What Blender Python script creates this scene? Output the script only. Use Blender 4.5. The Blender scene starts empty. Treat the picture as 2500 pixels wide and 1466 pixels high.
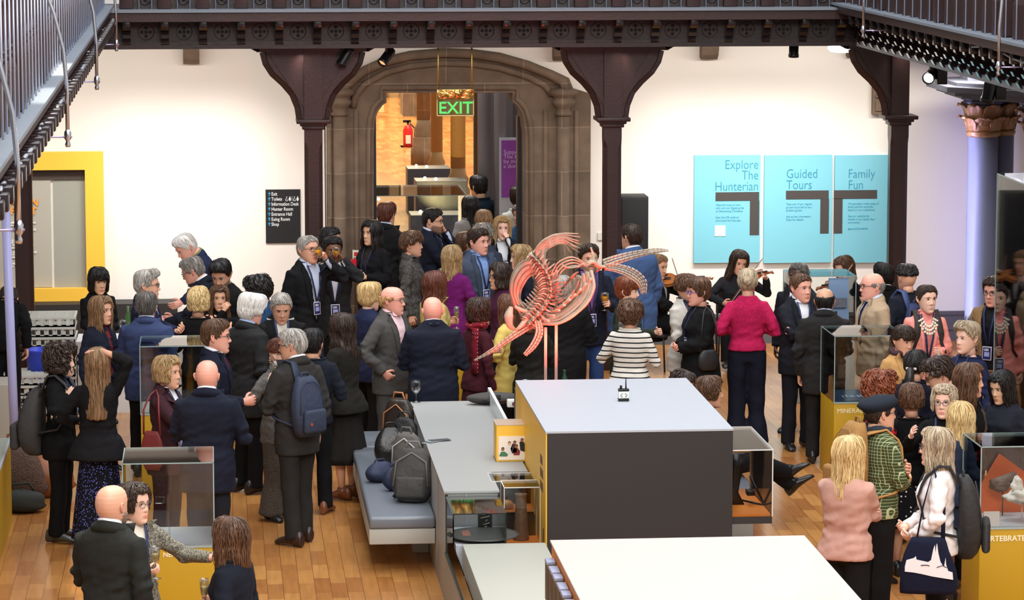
import bpy, bmesh, math, random
import numpy as np
from mathutils import Vector, Matrix, Euler
from mathutils.bvhtree import BVHTree
PI = math.pi
random.seed(7)
RS = np.random.RandomState(11)
SC = bpy.context.scene
COL = SC.collection
# ------------------------------------------------------------------ camera
FPX, HC = 8000.0, 5.65
TH = math.atan(1063.0 / FPX)                       # looking down from the opposite gallery
PSI = math.atan((1250 - 515) * math.cos(TH) / FPX)  # turned a little to the right of the hall axis
cam = bpy.data.cameras.new('camera'); camo = bpy.data.objects.new('camera', cam); COL.objects.link(camo)
cam.sensor_fit = 'HORIZONTAL'; cam.sensor_width = 36; cam.lens = 36 * FPX / 2500
cam.clip_end = 400
camo.location = (0, 0, HC)
camo.rotation_euler = (PI / 2 - TH, 0, -PSI)
SC.camera = camo
cam.dof.use_dof = True; cam.dof.focus_distance = 29.5; cam.dof.aperture_fstop = 16
# ------------------------------------------------------------------ world, lights, exposure
w = bpy.data.worlds.new('hall_daylight'); SC.world = w; w.use_nodes = True
w.node_tree.nodes['Background'].inputs[0].default_value = (0.93, 0.95, 1.0, 1)
w.node_tree.nodes['Background'].inputs[1].default_value = 0.42
vs = SC.view_settings
vs.view_transform = 'Standard'; vs.look = 'None'; vs.gamma = 1; vs.exposure = 0.58; vs.use_curve_mapping = False

def lamp(kind, name, loc, power, color=(1, 1, 1), target=None, **kw):
    l = bpy.data.lights.new(name, kind); l.energy = power; l.color = color
    for k, v in kw.items(): setattr(l, k, v)
    o = bpy.data.objects.new(name, l); COL.objects.link(o); o.location = loc
    if target is not None:
        o.rotation_euler = (Vector(target) - Vector(loc)).to_track_quat('-Z', 'Y').to_euler()
    return o
# the hall's roof light and the upper gallery's lamps
lamp('AREA', 'roof_light', (3.2, 26, 12.5), 1700, (0.95, 0.97, 1.0), (3.2, 28, 0), shape='RECTANGLE', size=9, size_y=26)
lamp('AREA', 'gallery_light', (3.0, 10, 10.5), 1000, (1.0, 0.95, 0.88), (3.0, 32, 1.0), shape='RECTANGLE', size=9, size_y=3)
# track spots washing the white wall, plus added unseen fill strips behind the beam
for (x, wd_, e) in ((-1.4, 4.4, 34), (2.7, 3.0, 12), (6.0, 3.4, 30), (8.4, 1.6, 20)):
    lamp('AREA', 'hidden_wall_fill', (x, 36.5, 3.74), e, (1.0, 0.92, 0.82), (x, 38.3, 1.1), shape='RECTANGLE', size=wd_, size_y=.12)
for x, e in ((-3.0, 60), (-2.2, 60), (-1.4, 60), (-.6, 70), (.2, 70), (1.0, 40), (4.5, 40), (5.3, 60), (6.1, 70), (6.9, 80), (7.7, 60), (8.5, 45)):
    lamp('SPOT', 'track_wash_light', (x, 36.35, 3.62), e * 1.55, (1.0, 0.95, 0.89), (x, 38.2, .9), spot_size=1.45, spot_blend=1.0, shadow_soft_size=.15)
# spots from the side galleries onto the floor and the show cases
for (p, t, e, c, sz) in (((-1.0, 22, 7.5), (-0.6, 21.5, 0), 950, (1.0, 0.92, 0.76), 0.55),
                      ((-1.0, 24, 7.5), (-1.5, 25.2, 0), 1500, (1.0, 0.88, 0.66), 0.5),
                      ((6.4, 21, 7.5), (3.0, 21, 1.2), 330, (1.0, 0.93, 0.86), 0.6),
                      ((6.6, 24, 7.5), (5.2, 23.2, 1.0), 300, (1.0, 0.94, 0.86), 0.5),
                      ((6.6, 30, 7.5), (4.6, 33, 0.5), 380, (1.0, 0.92, 0.8), 0.6),
                      ((-1.0, 29, 7.5), (1.2, 30.5, 1.0), 450, (1.0, 0.94, 0.88), 0.7)):
    lamp('SPOT', 'gallery_spot_light', p, e, c, t, spot_size=sz, spot_blend=0.6, shadow_soft_size=0.1)
lamp('SPOT', 'right_key_light', (7.5, 34.1, 3.5), 120, (1.0, .95, .88), (6.2, 28.5, 1.2), spot_size=1.3, spot_blend=.6, shadow_soft_size=.06)
lamp('SPOT', 'right_key_light', (7.6, 29.5, 3.6), 70, (1.0, .95, .88), (7.3, 31.6, 1.2), spot_size=1.4, spot_blend=.6, shadow_soft_size=.06)  # added lamp without a fitting, brightens the man by the column
# purple-blue up-lights on the stone columns
_l = lamp('AREA', 'column_strip_light', (8.50, 36.95, 1.45), 17, (0.45, 0.42, 1.0), (9.0, 37.15, 1.45), shape='RECTANGLE', size=.06, size_y=2.7)
_l.rotation_euler = (PI / 2, 0, -PI / 2 + .35)
lamp('SPOT', 'column_uplight', (9.3, 36.0, 2.2), 26, (0.45, 0.45, 1.0), (8.9, 37.4, 3.9), spot_size=1.3, spot_blend=0.7, shadow_soft_size=0.08)
# ------------------------------------------------------------------ where things stand
_cr = camo.rotation_euler.to_matrix()
def ray(u, v):
    return _cr @ Vector(((u - 1250) / FPX, -(v - 733) / FPX, -1))
def PY(u, v, Y):
    d = ray(u, v); t = Y / d.y
    return Vector((0, 0, HC)) + d * t
def PZ(u, v, z):
    d = ray(u, v); t = (z - HC) / d.z
    return Vector((0, 0, HC)) + d * t
def PX(u, v, X):
    d = ray(u, v); t = X / d.x
    return Vector((0, 0, HC)) + d * t
# ------------------------------------------------------------------ object bookkeeping
_later = []
def reg(o):
    _later.append(o); return o
def tag(o, label=None, cat=None, group=None, kind=None):
    if label: o['label'] = label
    if cat: o['category'] = cat
    if group: o['group'] = group
    if kind: o['kind'] = kind
    return o
def thing(name, label, cat, loc=(0, 0, 0), rz=0, group=None, kind=None):
    o = bpy.data.objects.new(name, None); o.location = loc; o.rotation_euler = (0, 0, rz); o.empty_display_size = 0.1
    return tag(reg(o), label, cat, group, kind)
def copy_tree(o, parent=None):
    c = o.copy(); reg(c); c.parent = parent
    for ch in [x for x in _later if x.parent == o]: copy_tree(ch, c)
    return c
# ------------------------------------------------------------------ mesh gathering
class MB:
    def __init__(s): s.v = []; s.f = []; s.m = []; s.n = 0; s.sm = []
    def add(s, verts, faces, mi=0, smooth=False):
        b = s.n
        s.v.extend([tuple(x) for x in verts]); s.n += len(verts)
        s.f.extend([tuple(i + b for i in f) for f in faces]); s.m.extend([mi] * len(faces)); s.sm.extend([smooth] * len(faces))
        return s
    def box(s, a, b, mi=0, M=None):
        x0, y0, z0 = a; x1, y1, z1 = b
        vs_ = [(x0, y0, z0), (x1, y0, z0), (x1, y1, z0), (x0, y1, z0), (x0, y0, z1), (x1, y0, z1), (x1, y1, z1), (x0, y1, z1)]
        if M is not None: vs_ = [tuple(M @ Vector(p)) for p in vs_]
        return s.add(vs_, [(0, 3, 2, 1), (4, 5, 6, 7), (0, 1, 5, 4), (1, 2, 6, 5), (2, 3, 7, 6), (3, 0, 4, 7)], mi)
    def rbox(s, a, b, r=0.01, mi=0, M=None):     # box with chamfered edges
        bm = bmesh.new(); x0, y0, z0 = a; x1, y1, z1 = b
        bmesh.ops.create_cube(bm, size=1)
        for v in bm.verts: v.co = Vector(((x0 + x1) / 2 + v.co.x * (x1 - x0), (y0 + y1) / 2 + v.co.y * (y1 - y0), (z0 + z1) / 2 + v.co.z * (z1 - z0)))
        bmesh.ops.bevel(bm, geom=list(bm.edges), offset=r, segments=3, profile=0.5, affect='EDGES')
        bm.verts.index_update()
        vv = [v.co if M is None else M @ v.co for v in bm.verts]
        s.add(vv, [[v.index for v in f.verts] for f in bm.faces], mi, True); bm.free(); return s
    def loft(s, rings, mi=0, cap=True, smooth=True, closed=True):
        n = len(rings[0]); vs_ = [p for r in rings for p in r]; fs = []
        for i in range(len(rings) - 1):
            for j in range(n if closed else n - 1):
                k = (j + 1) % n
                fs.append((i * n + j, i * n + k, (i + 1) * n + k, (i + 1) * n + j))
        s.add(vs_, fs, mi, smooth)
        if cap and closed:
            b = s.n - len(vs_)
            s.f.append(tuple(b + j for j in reversed(range(n)))); s.m.append(mi); s.sm.append(False)
            s.f.append(tuple(b + (len(rings) - 1) * n + j for j in range(n))); s.m.append(mi); s.sm.append(False)
        return s
    def tube(s, pts, rad, n=8, mi=0, cap=True, flat=None, smooth=True):
        pts = [Vector(p) for p in pts]
        if not isinstance(rad, (list, tuple)): rad = [rad] * len(pts)
        rings = []; up = None
        for i, p in enumerate(pts):
            t = (pts[min(i + 1, len(pts) - 1)] - pts[max(i - 1, 0)])
            t = t.normalized() if t.length > 1e-9 else Vector((0, 0, 1))
            if up is None:
                up = Vector((0, 0, 1)) if abs(t.z) < 0.9 else Vector((0, 1, 0))
            a = t.cross(up)
            if a.length < 1e-6: a = t.orthogonal()
            a.normalize(); b = a.cross(t).normalized(); up = b
            fl = flat if flat else 1.0
            rings.append([p + a * (math.cos(2 * PI * j / n) * rad[i]) + b * (math.sin(2 * PI * j / n) * rad[i] * fl) for j in range(n)])
        return s.loft(rings, mi, cap, smooth)
    def lathe(s, prof, c=(0, 0, 0), n=20, mi=0, axis=None, cap=True):
        c = Vector(c); rings = []
        for r, z in prof:
            rings.append([c + Vector((r * math.cos(2 * PI * j / n), r * math.sin(2 * PI * j / n), z)) for j in range(n)])
        if axis is not None:
            R = Vector((0, 0, 1)).rotation_difference(Vector(axis)).to_matrix()
            rings = [[c + R @ (p - c) for p in r] for r in rings]
        return s.loft(rings, mi, cap, True)
    def prism(s, poly, d0, d1, axis='y', mi=0, smooth=False):   # poly in the plane across axis
        def mk(p, d):
            if axis == 'y': return (p[0], d, p[1])
            if axis == 'x': return (d, p[0], p[1])
            return (p[0], p[1], d)
        n = len(poly)
        vs_ = [mk(p, d0) for p in poly] + [mk(p, d1) for p in poly]
        fs = [tuple(range(n)), tuple(reversed(range(n, 2 * n)))] + [(i, n + i, n + (i + 1) % n, (i + 1) % n) for i in range(n)]
        return s.add(vs_, fs, mi, smooth)
    def ball(s, c, r, mi=0, nu=12, nv=8, M=None):
        if not isinstance(r, (tuple, list)): r = (r, r, r)
        c = Vector(c); rings = []
        for i in range(nv + 1):
            a = -PI / 2 + PI * i / nv; a = max(-PI / 2 + .02, min(PI / 2 - .02, a))
            rr = []
            for j in range(nu):
                q = Vector((r[0] * math.cos(a) * math.cos(2 * PI * j / nu), r[1] * math.cos(a) * math.sin(2 * PI * j / nu), r[2] * math.sin(a)))
                rr.append(c + (M @ q if M is not None else q))
            rings.append(rr)
        return s.loft(rings, mi, True, True)
    def mesh(s, name, mats):
        me = bpy.data.meshes.new(name); me.from_pydata(s.v, [], s.f)
        for m in mats: me.materials.append(m)
        me.polygons.foreach_set('material_index', s.m); me.polygons.foreach_set('use_smooth', s.sm)
        bm = bmesh.new(); bm.from_mesh(me); bmesh.ops.recalc_face_normals(bm, faces=bm.faces); bm.to_mesh(me); bm.free()
        me.update(); return me
    def build(s, name, mats, parent=None, loc=None, rz=None):
        if not isinstance(mats, (list, tuple)): mats = [mats]
        o = bpy.data.objects.new(name, s.mesh(name, mats)); reg(o)
        if parent is not None: o.parent = parent
        if loc is not None: o.location = loc
        if rz is not None: o.rotation_euler = (0, 0, rz)
        return o
# ------------------------------------------------------------------ materials
_mc = {}
def nt(m): return m.node_tree.nodes, m.node_tree.links
def M(key, col=(.5, .5, .5), rough=.6, metal=0, bump=None, var=None, emit=None, trans=0, coat=0, spec=None, sheen=0):
    if key in _mc: return _mc[key]
    m = bpy.data.materials.new(key); m.use_nodes = True; N, L = nt(m); b = N['Principled BSDF']
    b.inputs['Base Color'].default_value = (*col, 1); b.inputs['Roughness'].default_value = rough; b.inputs['Metallic'].default_value = metal
    if spec is not None: b.inputs['Specular IOR Level'].default_value = spec
    if sheen: b.inputs['Sheen Weight'].default_value = sheen
    if coat: b.inputs['Coat Weight'].default_value = coat
    tc = N.new('ShaderNodeTexCoord')
    if var:      # (scale, amount)
        n = N.new('ShaderNodeTexNoise'); n.inputs['Scale'].default_value = var[0]; n.inputs['Detail'].default_value = 4
        L.new(tc.outputs['Object'], n.inputs['Vector'])
        mx = N.new('ShaderNodeMix'); mx.data_type = 'RGBA'; a = var[1]
        mx.inputs[6].default_value = (*[c * (1 - a) for c in col], 1); mx.inputs[7].default_value = (*[min(1, c * (1 + a)) for c in col], 1)
        L.new(n.outputs['Fac'], mx.inputs[0]); L.new(mx.outputs[2], b.inputs['Base Color'])
    if bump:     # (scale, strength, distance)
        n = N.new('ShaderNodeTexNoise'); n.inputs['Scale'].default_value = bump[0]; n.inputs['Detail'].default_value = 3
        L.new(tc.outputs['Object'], n.inputs['Vector'])
        bp = N.new('ShaderNodeBump'); bp.inputs['Strength'].default_value = bump[1]; bp.inputs['Distance'].default_value = bump[2] if len(bump) > 2 else .02
        L.new(n.outputs['Fac'], bp.inputs['Height']); L.new(bp.outputs['Normal'], b.inputs['Normal'])
    if emit: b.inputs['Emission Color'].default_value = (*emit[0], 1); b.inputs['Emission Strength'].default_value = emit[1]
    if trans: b.inputs['Transmission Weight'].default_value = trans; b.inputs['IOR'].default_value = 1.45
    _mc[key] = m; return m
def S(r, g, b):      # sRGB 0-255 -> linear
    f = lambda c: (c / 255) / 12.92 if c <= 10 else (((c / 255) + .055) / 1.055) ** 2.4
    return (f(r), f(g), f(b))
def glass_mat(key, tint=(.965, .98, .975), fres=1.5, mx=.9):
    if key in _mc: return _mc[key]
    m = bpy.data.materials.new(key); m.use_nodes = True; N, L = nt(m); N.remove(N['Principled BSDF'])
    t = N.new('ShaderNodeBsdfTransparent'); t.inputs[0].default_value = (*tint, 1)
    g = N.new('ShaderNodeBsdfGlossy'); g.inputs['Roughness'].default_value = .03
    f = N.new('ShaderNodeFresnel'); f.inputs[0].default_value = fres
    ms = N.new('ShaderNodeMixShader'); L.new(f.outputs[0], ms.inputs[0]); L.new(t.outputs[0], ms.inputs[1]); L.new(g.outputs[0], ms.inputs[2])
    L.new(ms.outputs[0], N['Material Output'].inputs[0]); _mc[key] = m; return m
WOOD = M('dark_wood', S(52, 30, 28), .42, bump=(30, .15, .01), var=(3, .35))
WOOD2 = M('worn_dark_wood', S(40, 27, 27), .38, bump=(20, .2, .01), var=(5, .3))
GREYPAINT = M('ledge_grey', S(120, 128, 138), .45, var=(6, .12), bump=(14, .1, .01))
PLASTER = M('white_plaster', S(236, 232, 226), .9, var=(1.2, .02), bump=(60, .08, .004))
STEEL = M('steel', (.62, .63, .68), .28, 1)
BLACKM = M('black_metal', (.012, .012, .014), .35, .3)
CASEG = glass_mat('case_glass')
ACRYL = glass_mat('acrylic', (.93, .93, .93), 1.35)
YELLOW = M('yellow_panel', S(240, 188, 62), .5)
OLIVE = M('olive_yellow', S(184, 146, 22), .45)
GREYL = M('light_grey_board', S(158, 160, 158), .5, bump=(40, .04, .003))
GREYM = M('mid_grey_board', S(150, 152, 148), .5)
CHAR = M('charcoal_board', S(44, 42, 43), .6)
WHITEB = M('white_board', S(176, 181, 189), .5)
def stone_mat():
    m = bpy.data.materials.new('brown_stone'); m.use_nodes = True; N, L = nt(m); b = N['Principled BSDF']; b.inputs['Roughness'].default_value = .85
    tc = N.new('ShaderNodeTexCoord'); mp = N.new('ShaderNodeMapping'); L.new(tc.outputs['Object'], mp.inputs[0])
    mp.inputs['Rotation'].default_value = (PI / 2, 0, 0)
    br = N.new('ShaderNodeTexBrick'); L.new(mp.outputs[0], br.inputs['Vector']); br.inputs['Scale'].default_value = 1
    br.inputs['Color1'].default_value = (*S(122, 104, 88), 1); br.inputs['Color2'].default_value = (*S(104, 88, 75), 1); br.inputs['Mortar'].default_value = (*S(140, 124, 106), 1)
    br.inputs['Mortar Size'].default_value = .006; br.inputs['Brick Width'].default_value = .9; br.inputs['Row Height'].default_value = .52
    n = N.new('ShaderNodeTexNoise'); n.inputs['Scale'].default_value = 5; n.inputs['Detail'].default_value = 8; L.new(tc.outputs['Object'], n.inputs['Vector'])
    mx = N.new('ShaderNodeMix'); mx.data_type = 'RGBA'; mx.blend_type = 'MULTIPLY'; mx.inputs[0].default_value = .6
    cr = N.new('ShaderNodeValToRGB'); cr.color_ramp.elements[0].position = .3; cr.color_ramp.elements[0].color = (.5, .48, .46, 1); cr.color_ramp.elements[1].color = (1.1, 1.08, 1.05, 1); cr.color_ramp.elements[1].position = .7
    L.new(n.outputs['Fac'], cr.inputs[0]); L.new(br.outputs['Color'], mx.inputs[6]); L.new(cr.outputs[0], mx.inputs[7]); L.new(mx.outputs[2], b.inputs['Base Color'])
    bp = N.new('ShaderNodeBump'); bp.inputs['Strength'].default_value = .4; bp.inputs['Distance'].default_value = .01; L.new(n.outputs['Fac'], bp.inputs['Height']); L.new(bp.outputs[0], b.inputs['Normal'])
    _mc['brown_stone'] = m; return m
STONE = stone_mat()
def floor_mat():
    m = bpy.data.materials.new('oak_parquet'); m.use_nodes = True; N, L = nt(m); b = N['Principled BSDF']
    b.inputs['Roughness'].default_value = .28; b.inputs['Coat Weight'].default_value = .25; b.inputs['Coat Roughness'].default_value = .12
    tc = N.new('ShaderNodeTexCoord'); mp = N.new('ShaderNodeMapping'); L.new(tc.outputs['Object'], mp.inputs[0]); mp.inputs['Rotation'].default_value = (0, 0, PI / 2)
    br = N.new('ShaderNodeTexBrick'); L.new(mp.outputs[0], br.inputs['Vector']); br.inputs['Scale'].default_value = 1
    br.offset = .37; br.inputs['Brick Width'].default_value = .52; br.inputs['Row Height'].default_value = .125; br.inputs['Mortar Size'].default_value = .0016
    br.inputs['Color1'].default_value = (*S(204, 146, 82), 1); br.inputs['Color2'].default_value = (*S(168, 108, 56), 1); br.inputs['Mortar'].default_value = (*S(90, 50, 22), 1); br.inputs['Bias'].default_value = -.1
    n = N.new('ShaderNodeTexNoise'); n.inputs['Scale'].default_value = 3; n.inputs['Detail'].default_value = 6
    mp2 = N.new('ShaderNodeMapping'); mp2.inputs['Scale'].default_value = (9, .9, 1); L.new(tc.outputs['Object'], mp2.inputs[0]); L.new(mp2.outputs[0], n.inputs['Vector'])
    mx = N.new('ShaderNodeMix'); mx.data_type = 'RGBA'; mx.blend_type = 'MULTIPLY'; mx.inputs[0].default_value = .5
    cr = N.new('ShaderNodeValToRGB'); cr.color_ramp.elements[0].position = .3; cr.color_ramp.elements[0].color = (.62, .55, .5, 1); cr.color_ramp.elements[1].position = .7; cr.color_ramp.elements[1].color = (1.1, 1.05, 1, 1)
    L.new(n.outputs['Fac'], cr.inputs[0]); L.new(br.outputs['Color'], mx.inputs[6]); L.new(cr.outputs[0], mx.inputs[7]); L.new(mx.outputs[2], b.inputs['Base Color'])
    return m
_txt = {}
def text_mesh(s, size, mat, name='lettering', align='LEFT', depth=.0015, bold=0):
    c = bpy.data.curves.new('t', 'FONT'); c.body = s; c.size = size; c.align_x = align; c.extrude = depth; c.offset = bold; c.resolution_u = 3
    o = bpy.data.objects.new('t', c); COL.objects.link(o); bpy.context.view_layer.update()
    me = bpy.data.meshes.new_from_object(o.evaluated_get(bpy.context.evaluated_depsgraph_get())); bpy.data.objects.remove(o)
    me.materials.clear(); me.materials.append(mat); return me
def text(s, size, mat, parent, loc, rot=(PI / 2, 0, 0), name='lettering', align='LEFT', depth=.0015, bold=0, sx=1):
    o = bpy.data.objects.new(name, text_mesh(s, size, mat, name, align, depth, bold)); reg(o)
    o.parent = parent; o.location = loc; o.rotation_euler = rot; o.scale = (sx, 1, 1); return o
# ================================================================== THE HALL
WY = 38.2            # face of the white rear wall
PSY = 36.39          # line of the wooden posts
XL, XR = -1.22, 7.1 # inner edges of the side galleries (lower beam)
def st(mb, name, mats, smooth=None):
    o = mb.build(name, mats); o['kind'] = 'structure'; return o
st(MB().box((-12, -2, -.2), (26, 110, 0)), 'floor', floor_mat())
def wp(u, v, Y=WY):
    p = PY(u, v, Y); return (p.x, p.z)
# stone doorway outline on the wall
def path(px, Y=WY): return [wp(u, v, Y) for u, v in px]
out_px = [(797, 980), (797, 640), (797, 300), (806, 240), (822, 215), (850, 190), (890, 160), (940, 138), (1000, 124), (1080, 117), (1150, 119), (1220, 128), (1290, 148), (1350, 172), (1388, 190), (1398, 215), (1440, 228), (1440, 640), (1440, 980)]
in_px = [(912, 980), (912, 640), (912, 330), (914, 295), (922, 272), (934, 256), (943, 250), (943, 226), (1010, 226), (1095, 226), (1170, 226), (1230, 226), (1250, 226), (1251, 249), (1262, 256), (1274, 275), (1282, 330), (1283, 640), (1283, 980)]
oz = path(out_px); iz = path(in_px)
def to_floor(p): return [(p[0][0], 0.0)] + p[1:-1] + [(p[-1][0], 0.0)]
oz = to_floor(oz); iz = to_floor(iz)
# wall: left piece, right piece, piece over the arch, all with thickness
mb = MB()
xl, xr, ztop = -7.0, 9.65, 4.6
mb.box((xl, WY, 0), (oz[0][0], WY + .5, ztop)); mb.box((oz[-1][0], WY, 0), (xr, WY + .5, ztop))
top = oz[1:-1]
for i in range(len(top) - 1):
    a, b = top[i], top[i + 1]
    if b[0] - a[0] < 1e-4: continue
    mb.prism([a, b, (b[0], ztop), (a[0], ztop)], WY, WY + .5)
st(mb, 'wall_back', PLASTER)
st(MB().box((xl, WY - .035, 0), (oz[0][0] - .03, WY, .16)).box((xl, WY - .02, .16), (oz[0][0] - .03, WY, .2)), 'baseboard_back_left', M('grey_skirting', S(92, 92, 96), .5))
st(MB().box((oz[-1][0] + .03, WY - .035, 0), (xr, WY, .14)).box((oz[-1][0] + .03, WY - .05, .14), (xr, WY, .2)).box((oz[-1][0] + .03, WY - .03, .2), (xr, WY, .32)).box((oz[-1][0] + .03, WY - .045, .32), (xr, WY, .36)), 'baseboard_back_right', _mc['grey_skirting'])
st(MB().box((-7, 35.8, 3.98), (9.6, WY, 4.06)), 'ceiling', M('gallery_soffit', S(70, 60, 58), .7))
# upper floor back wall, glimpsed between the balusters
st(MB().box((-7, 39.0, 4.06), (12, 39.2, 9)), 'wall_upper', M('upper_wall', S(90, 92, 104), .8))
st(MB().box((9.65, 14, 0), (9.9, 38.2, 4.0)), 'wall_right', PLASTER)
st(MB().box((-4.4, 14, 0), (-4.2, 38.2, 4.0)), 'wall_left', PLASTER)
# ---- stone door surround
dr = thing('stone_doorway', 'brown sandstone arched doorway with moulded jambs in the rear wall', 'doorway')
mb = MB()
for i in range(len(oz) - 1):
    a, b, c, d = oz[i], oz[i + 1], iz[i + 1], iz[i]
    mb.prism([a, b, c, d], WY - .06, WY + .62)
mb.build('surround', STONE, dr)
def sweep(mb, pts, y, r, n=10):
    mb.tube([(p[0], y, p[1]) for p in pts], r, n)
arch = path([(830, 250), (832, 228), (850, 204), (890, 172), (940, 150), (1000, 136), (1080, 129), (1150, 131), (1220, 141), (1290, 160), (1345, 183), (1374, 200), (1380, 225)], WY - .1)
mb = MB(); sweep(mb, arch, WY - .12, .055); mb.build('hood_mould', STONE, dr)
arch2 = path([(862, 262), (866, 236), (890, 206), (940, 178), (1000, 162), (1080, 154), (1150, 156), (1220, 166), (1290, 188), (1330, 208), (1346, 232)], WY - .06)
mb = MB(); sweep(mb, arch2, WY - .07, .04); mb.build('arch_moulding', STONE, dr)
inner = path([(900, 980), (900, 330), (903, 292), (912, 262), (926, 247), (932, 243), (932, 214), (1010, 214), (1180, 214), (1262, 214), (1262, 243), (1270, 248), (1284, 266), (1294, 300), (1297, 340), (1297, 980)], WY - .06)
inner = [(inner[0][0], 0)] + inner[1:-1] + [(inner[-1][0], 0)]
mb = MB(); sweep(mb, inner, WY - .065, .032); mb.build('inner_moulding', STONE, dr)
for (u, nm) in ((830, 1), (1373, -1)):
    x = wp(u, 500)[0]; zc = wp(u, 262)[1]
    mb = MB(); mb.lathe([(.085, 0), (.085, .5), (.075, .55), (.075, zc)], (x, WY - .1, 0), 18); mb.build('engaged_shaft', STONE, dr)
    mb = MB(); mb.lathe([(.075, -.1), (.1, -.08), (.1, -.06), (.08, -.04), (.085, 0), (.13, .04), (.14, .08), (.11, .1), (.12, .13), (.165, .155), (.175, .19), (.15, .22), (.1, .23)], (x, WY - .1, zc), 20); mb.build('ring_capital', STONE, dr)
for uu in (805, 870, 1330, 1405):
    x = wp(uu, 500)[0]; z1 = wp(uu, 268)[1]
    mb = MB(); mb.lathe([(.03, 0), (.03, z1)], (x, WY - .065, 0), 10); mb.build('roll_moulding', STONE, dr)
st(MB().box((wp(910, 0)[0], WY + .45, 0), (wp(921, 0)[0], WY + .62, wp(0, 300)[1])).box((wp(1272, 0)[0], WY + .45, 0), (wp(1285, 0)[0], WY + .62, wp(0, 300)[1])), 'door_1', M('door_edge', (.012, .013, .018), .4))
# ---- stone corbels under the ceiling
for k, (u, v0, v1) in enumerate(((467, 112, 155), (1368, 112, 147), (1728, 112, 144), (2085, 110, 140))):
    x0, z1 = wp(u - 20, v0); x1, z0 = wp(u + 20, v1)
    mb = MB(); mb.prism([(WY, z0 + .02), (WY - .1, z0), (WY - .2, z0 + .06), (WY - .24, z0 + .14), (WY - .24, z1 + .3), (WY, z1 + .3)], x0, x1, 'x')
    o = mb.build('stone_corbel', STONE)
    tag(o, ['brown stone corbel high on the wall left of the doorway', 'brown stone corbel beside the bracket of the middle wooden post', 'brown stone corbel above the left cyan panel', 'brown stone corbel by the rightmost wooden post bracket'][k], 'corbel', 'stone corbels under the gallery')
# ---- wooden posts with curved brackets
def post(x, label, sides=(-1, 1), top=True):
    t = thing('wooden_post', label, 'post', (x, PSY, 0), 0, 'dark wooden gallery posts')
    z0 = 2.84; hw = .1
    MB().rbox((-.15, -.15, 0), (.15, .15, .3), .02).rbox((-.13, -.13, .3), (.13, .13, .38), .02).build('post_base', WOOD, t)
    mb = MB()
    def octr(r, c, z): return [Vector((a, b, z)) for a, b in ((-r, -c), (-c, -r), (c, -r), (r, -c), (r, c), (c, r), (-c, r), (-r, c))]
    mb.loft([octr(hw, hw * .98, .38), octr(hw, hw * .98, .46), octr(hw, hw * .6, .56), octr(hw, hw * .6, 2.52), octr(hw, hw * .98, 2.62), octr(hw, hw * .98, z0)], smooth=False)
    mb.box((-.1, -.1, z0), (.1, .1, 3.66)); mb.build('shaft', WOOD, t)
    mb = MB()
    for (z, r) in ((z0 - .07, .125), (z0 - .03, .15), (z0, .19)): mb.rbox((-r, -r, z - .03), (r, r, z + .015), .01)
    mb.build('post_cap', WOOD, t)
    for s in sides:
        prof = [(.08, z0 + .02), (.13, z0 + .02), (.15, z0 + .15), (.21, z0 + .3), (.31, z0 + .42), (.43, z0 + .53), (.5, z0 + .64), (.53, z0 + .76), (.53, 3.62), (.08, 3.62)]
        MB().prism([(s * a, b) for a, b in prof], -.05, .05).build('curved_bracket', WOOD, t)
        MB().tube([(s * a, 0, b) for a, b in prof[1:8]], .058, 4, smooth=False).build('bracket_edge', WOOD, t)
        MB().prism([(s * .1, 3.08), (s * .42, 3.6), (s * .5, 3.6), (s * .1, 2.98)], -.07, .07).build('bracket_strut', WOOD, t)
    if top:
        mb = MB(); mb.box((-.62 if -1 in sides else -.12, -.09, 3.6), (.62 if 1 in sides else .12, .09, 3.67))
        for s in sides:
            for q in range(4): mb.tube([(s * (.62 + .025 * q), -.09, 3.635 + .01 * q), (s * (.62 + .025 * q), .09, 3.635 + .01 * q)], .03 - .003 * q, 8)
            mb.box((s * .62, -.09, 3.65), (s * .76, .09, 3.67))
        mb.build('head_board', WOOD, t)
    return t
post(-2.11, 'dark wooden post at the far left beside the yellow framed panel', (-1, 1))
post(1.096, 'dark wooden post with curved brackets left of the stone doorway')
post(4.437, 'dark wooden post with curved brackets beside the black loudspeaker')
post(7.694, 'dark wooden post right of the cyan panels, bracket on one side', (-1,))
# ---- rear gallery
BRAC = [(0, 0), (-.02, .0), (-.06, -.015), (-.075, -.05), (-.06, -.085), (-.085, -.1), (-.11, -.13), (-.105, -.165), (-.16, -.18), (-.21, -.2), (-.235, -.24)]
def bracket(mb, w, H_=.3, D=.24):
    # side profile (depth out, height): deep at the top, scrolled down to the wall plate
    p = [(0, 0), (.05, 0), (.05, .02), (.075, .05), (.06, .09), (.1, .1), (.12, .14), (.105, .18), (.16, .19), (.2, .22), (.2, .3), (0, .3)]
    return [(a * D / .2, b * H_ / .3) for a, b in p]
gal = thing('gallery_balcony', 'dark wooden rear gallery front with carved frieze above the doorway', 'balcony')
ZB = 3.66
MB().box((XL - .3, 35.9, ZB), (XR + .4, 36.12, ZB + .045)).box((XL - .3, 35.93, ZB + .045), (XR + .4, 36.12, ZB + .08)).build('lower_beam', WOOD2, gal)
MB().box((XL - .3, 35.96, ZB + .08), (XR + .4, 36.1, 3.99)).build('frieze_board', M('frieze_wood', S(38, 26, 26), .5, bump=(20, .2, .01)), gal)
MB().box((XL + .1, 35.62, 3.97), (XR - .1, 36.1, 4.07)).build('upper_beam', WOOD, gal)
MB().box((XL + .1, 35.58, 4.07), (XR - .1, 36.1, 4.1)).build('ledge', GREYPAINT, gal)
bx0 = PY(309, 80, 35.8).x; sp = (PY(2018, 80, 35.8).x - bx0) / 18.6
k = 0
HOLE = M('hole_black', (.004, .004, .004), .8)
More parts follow.
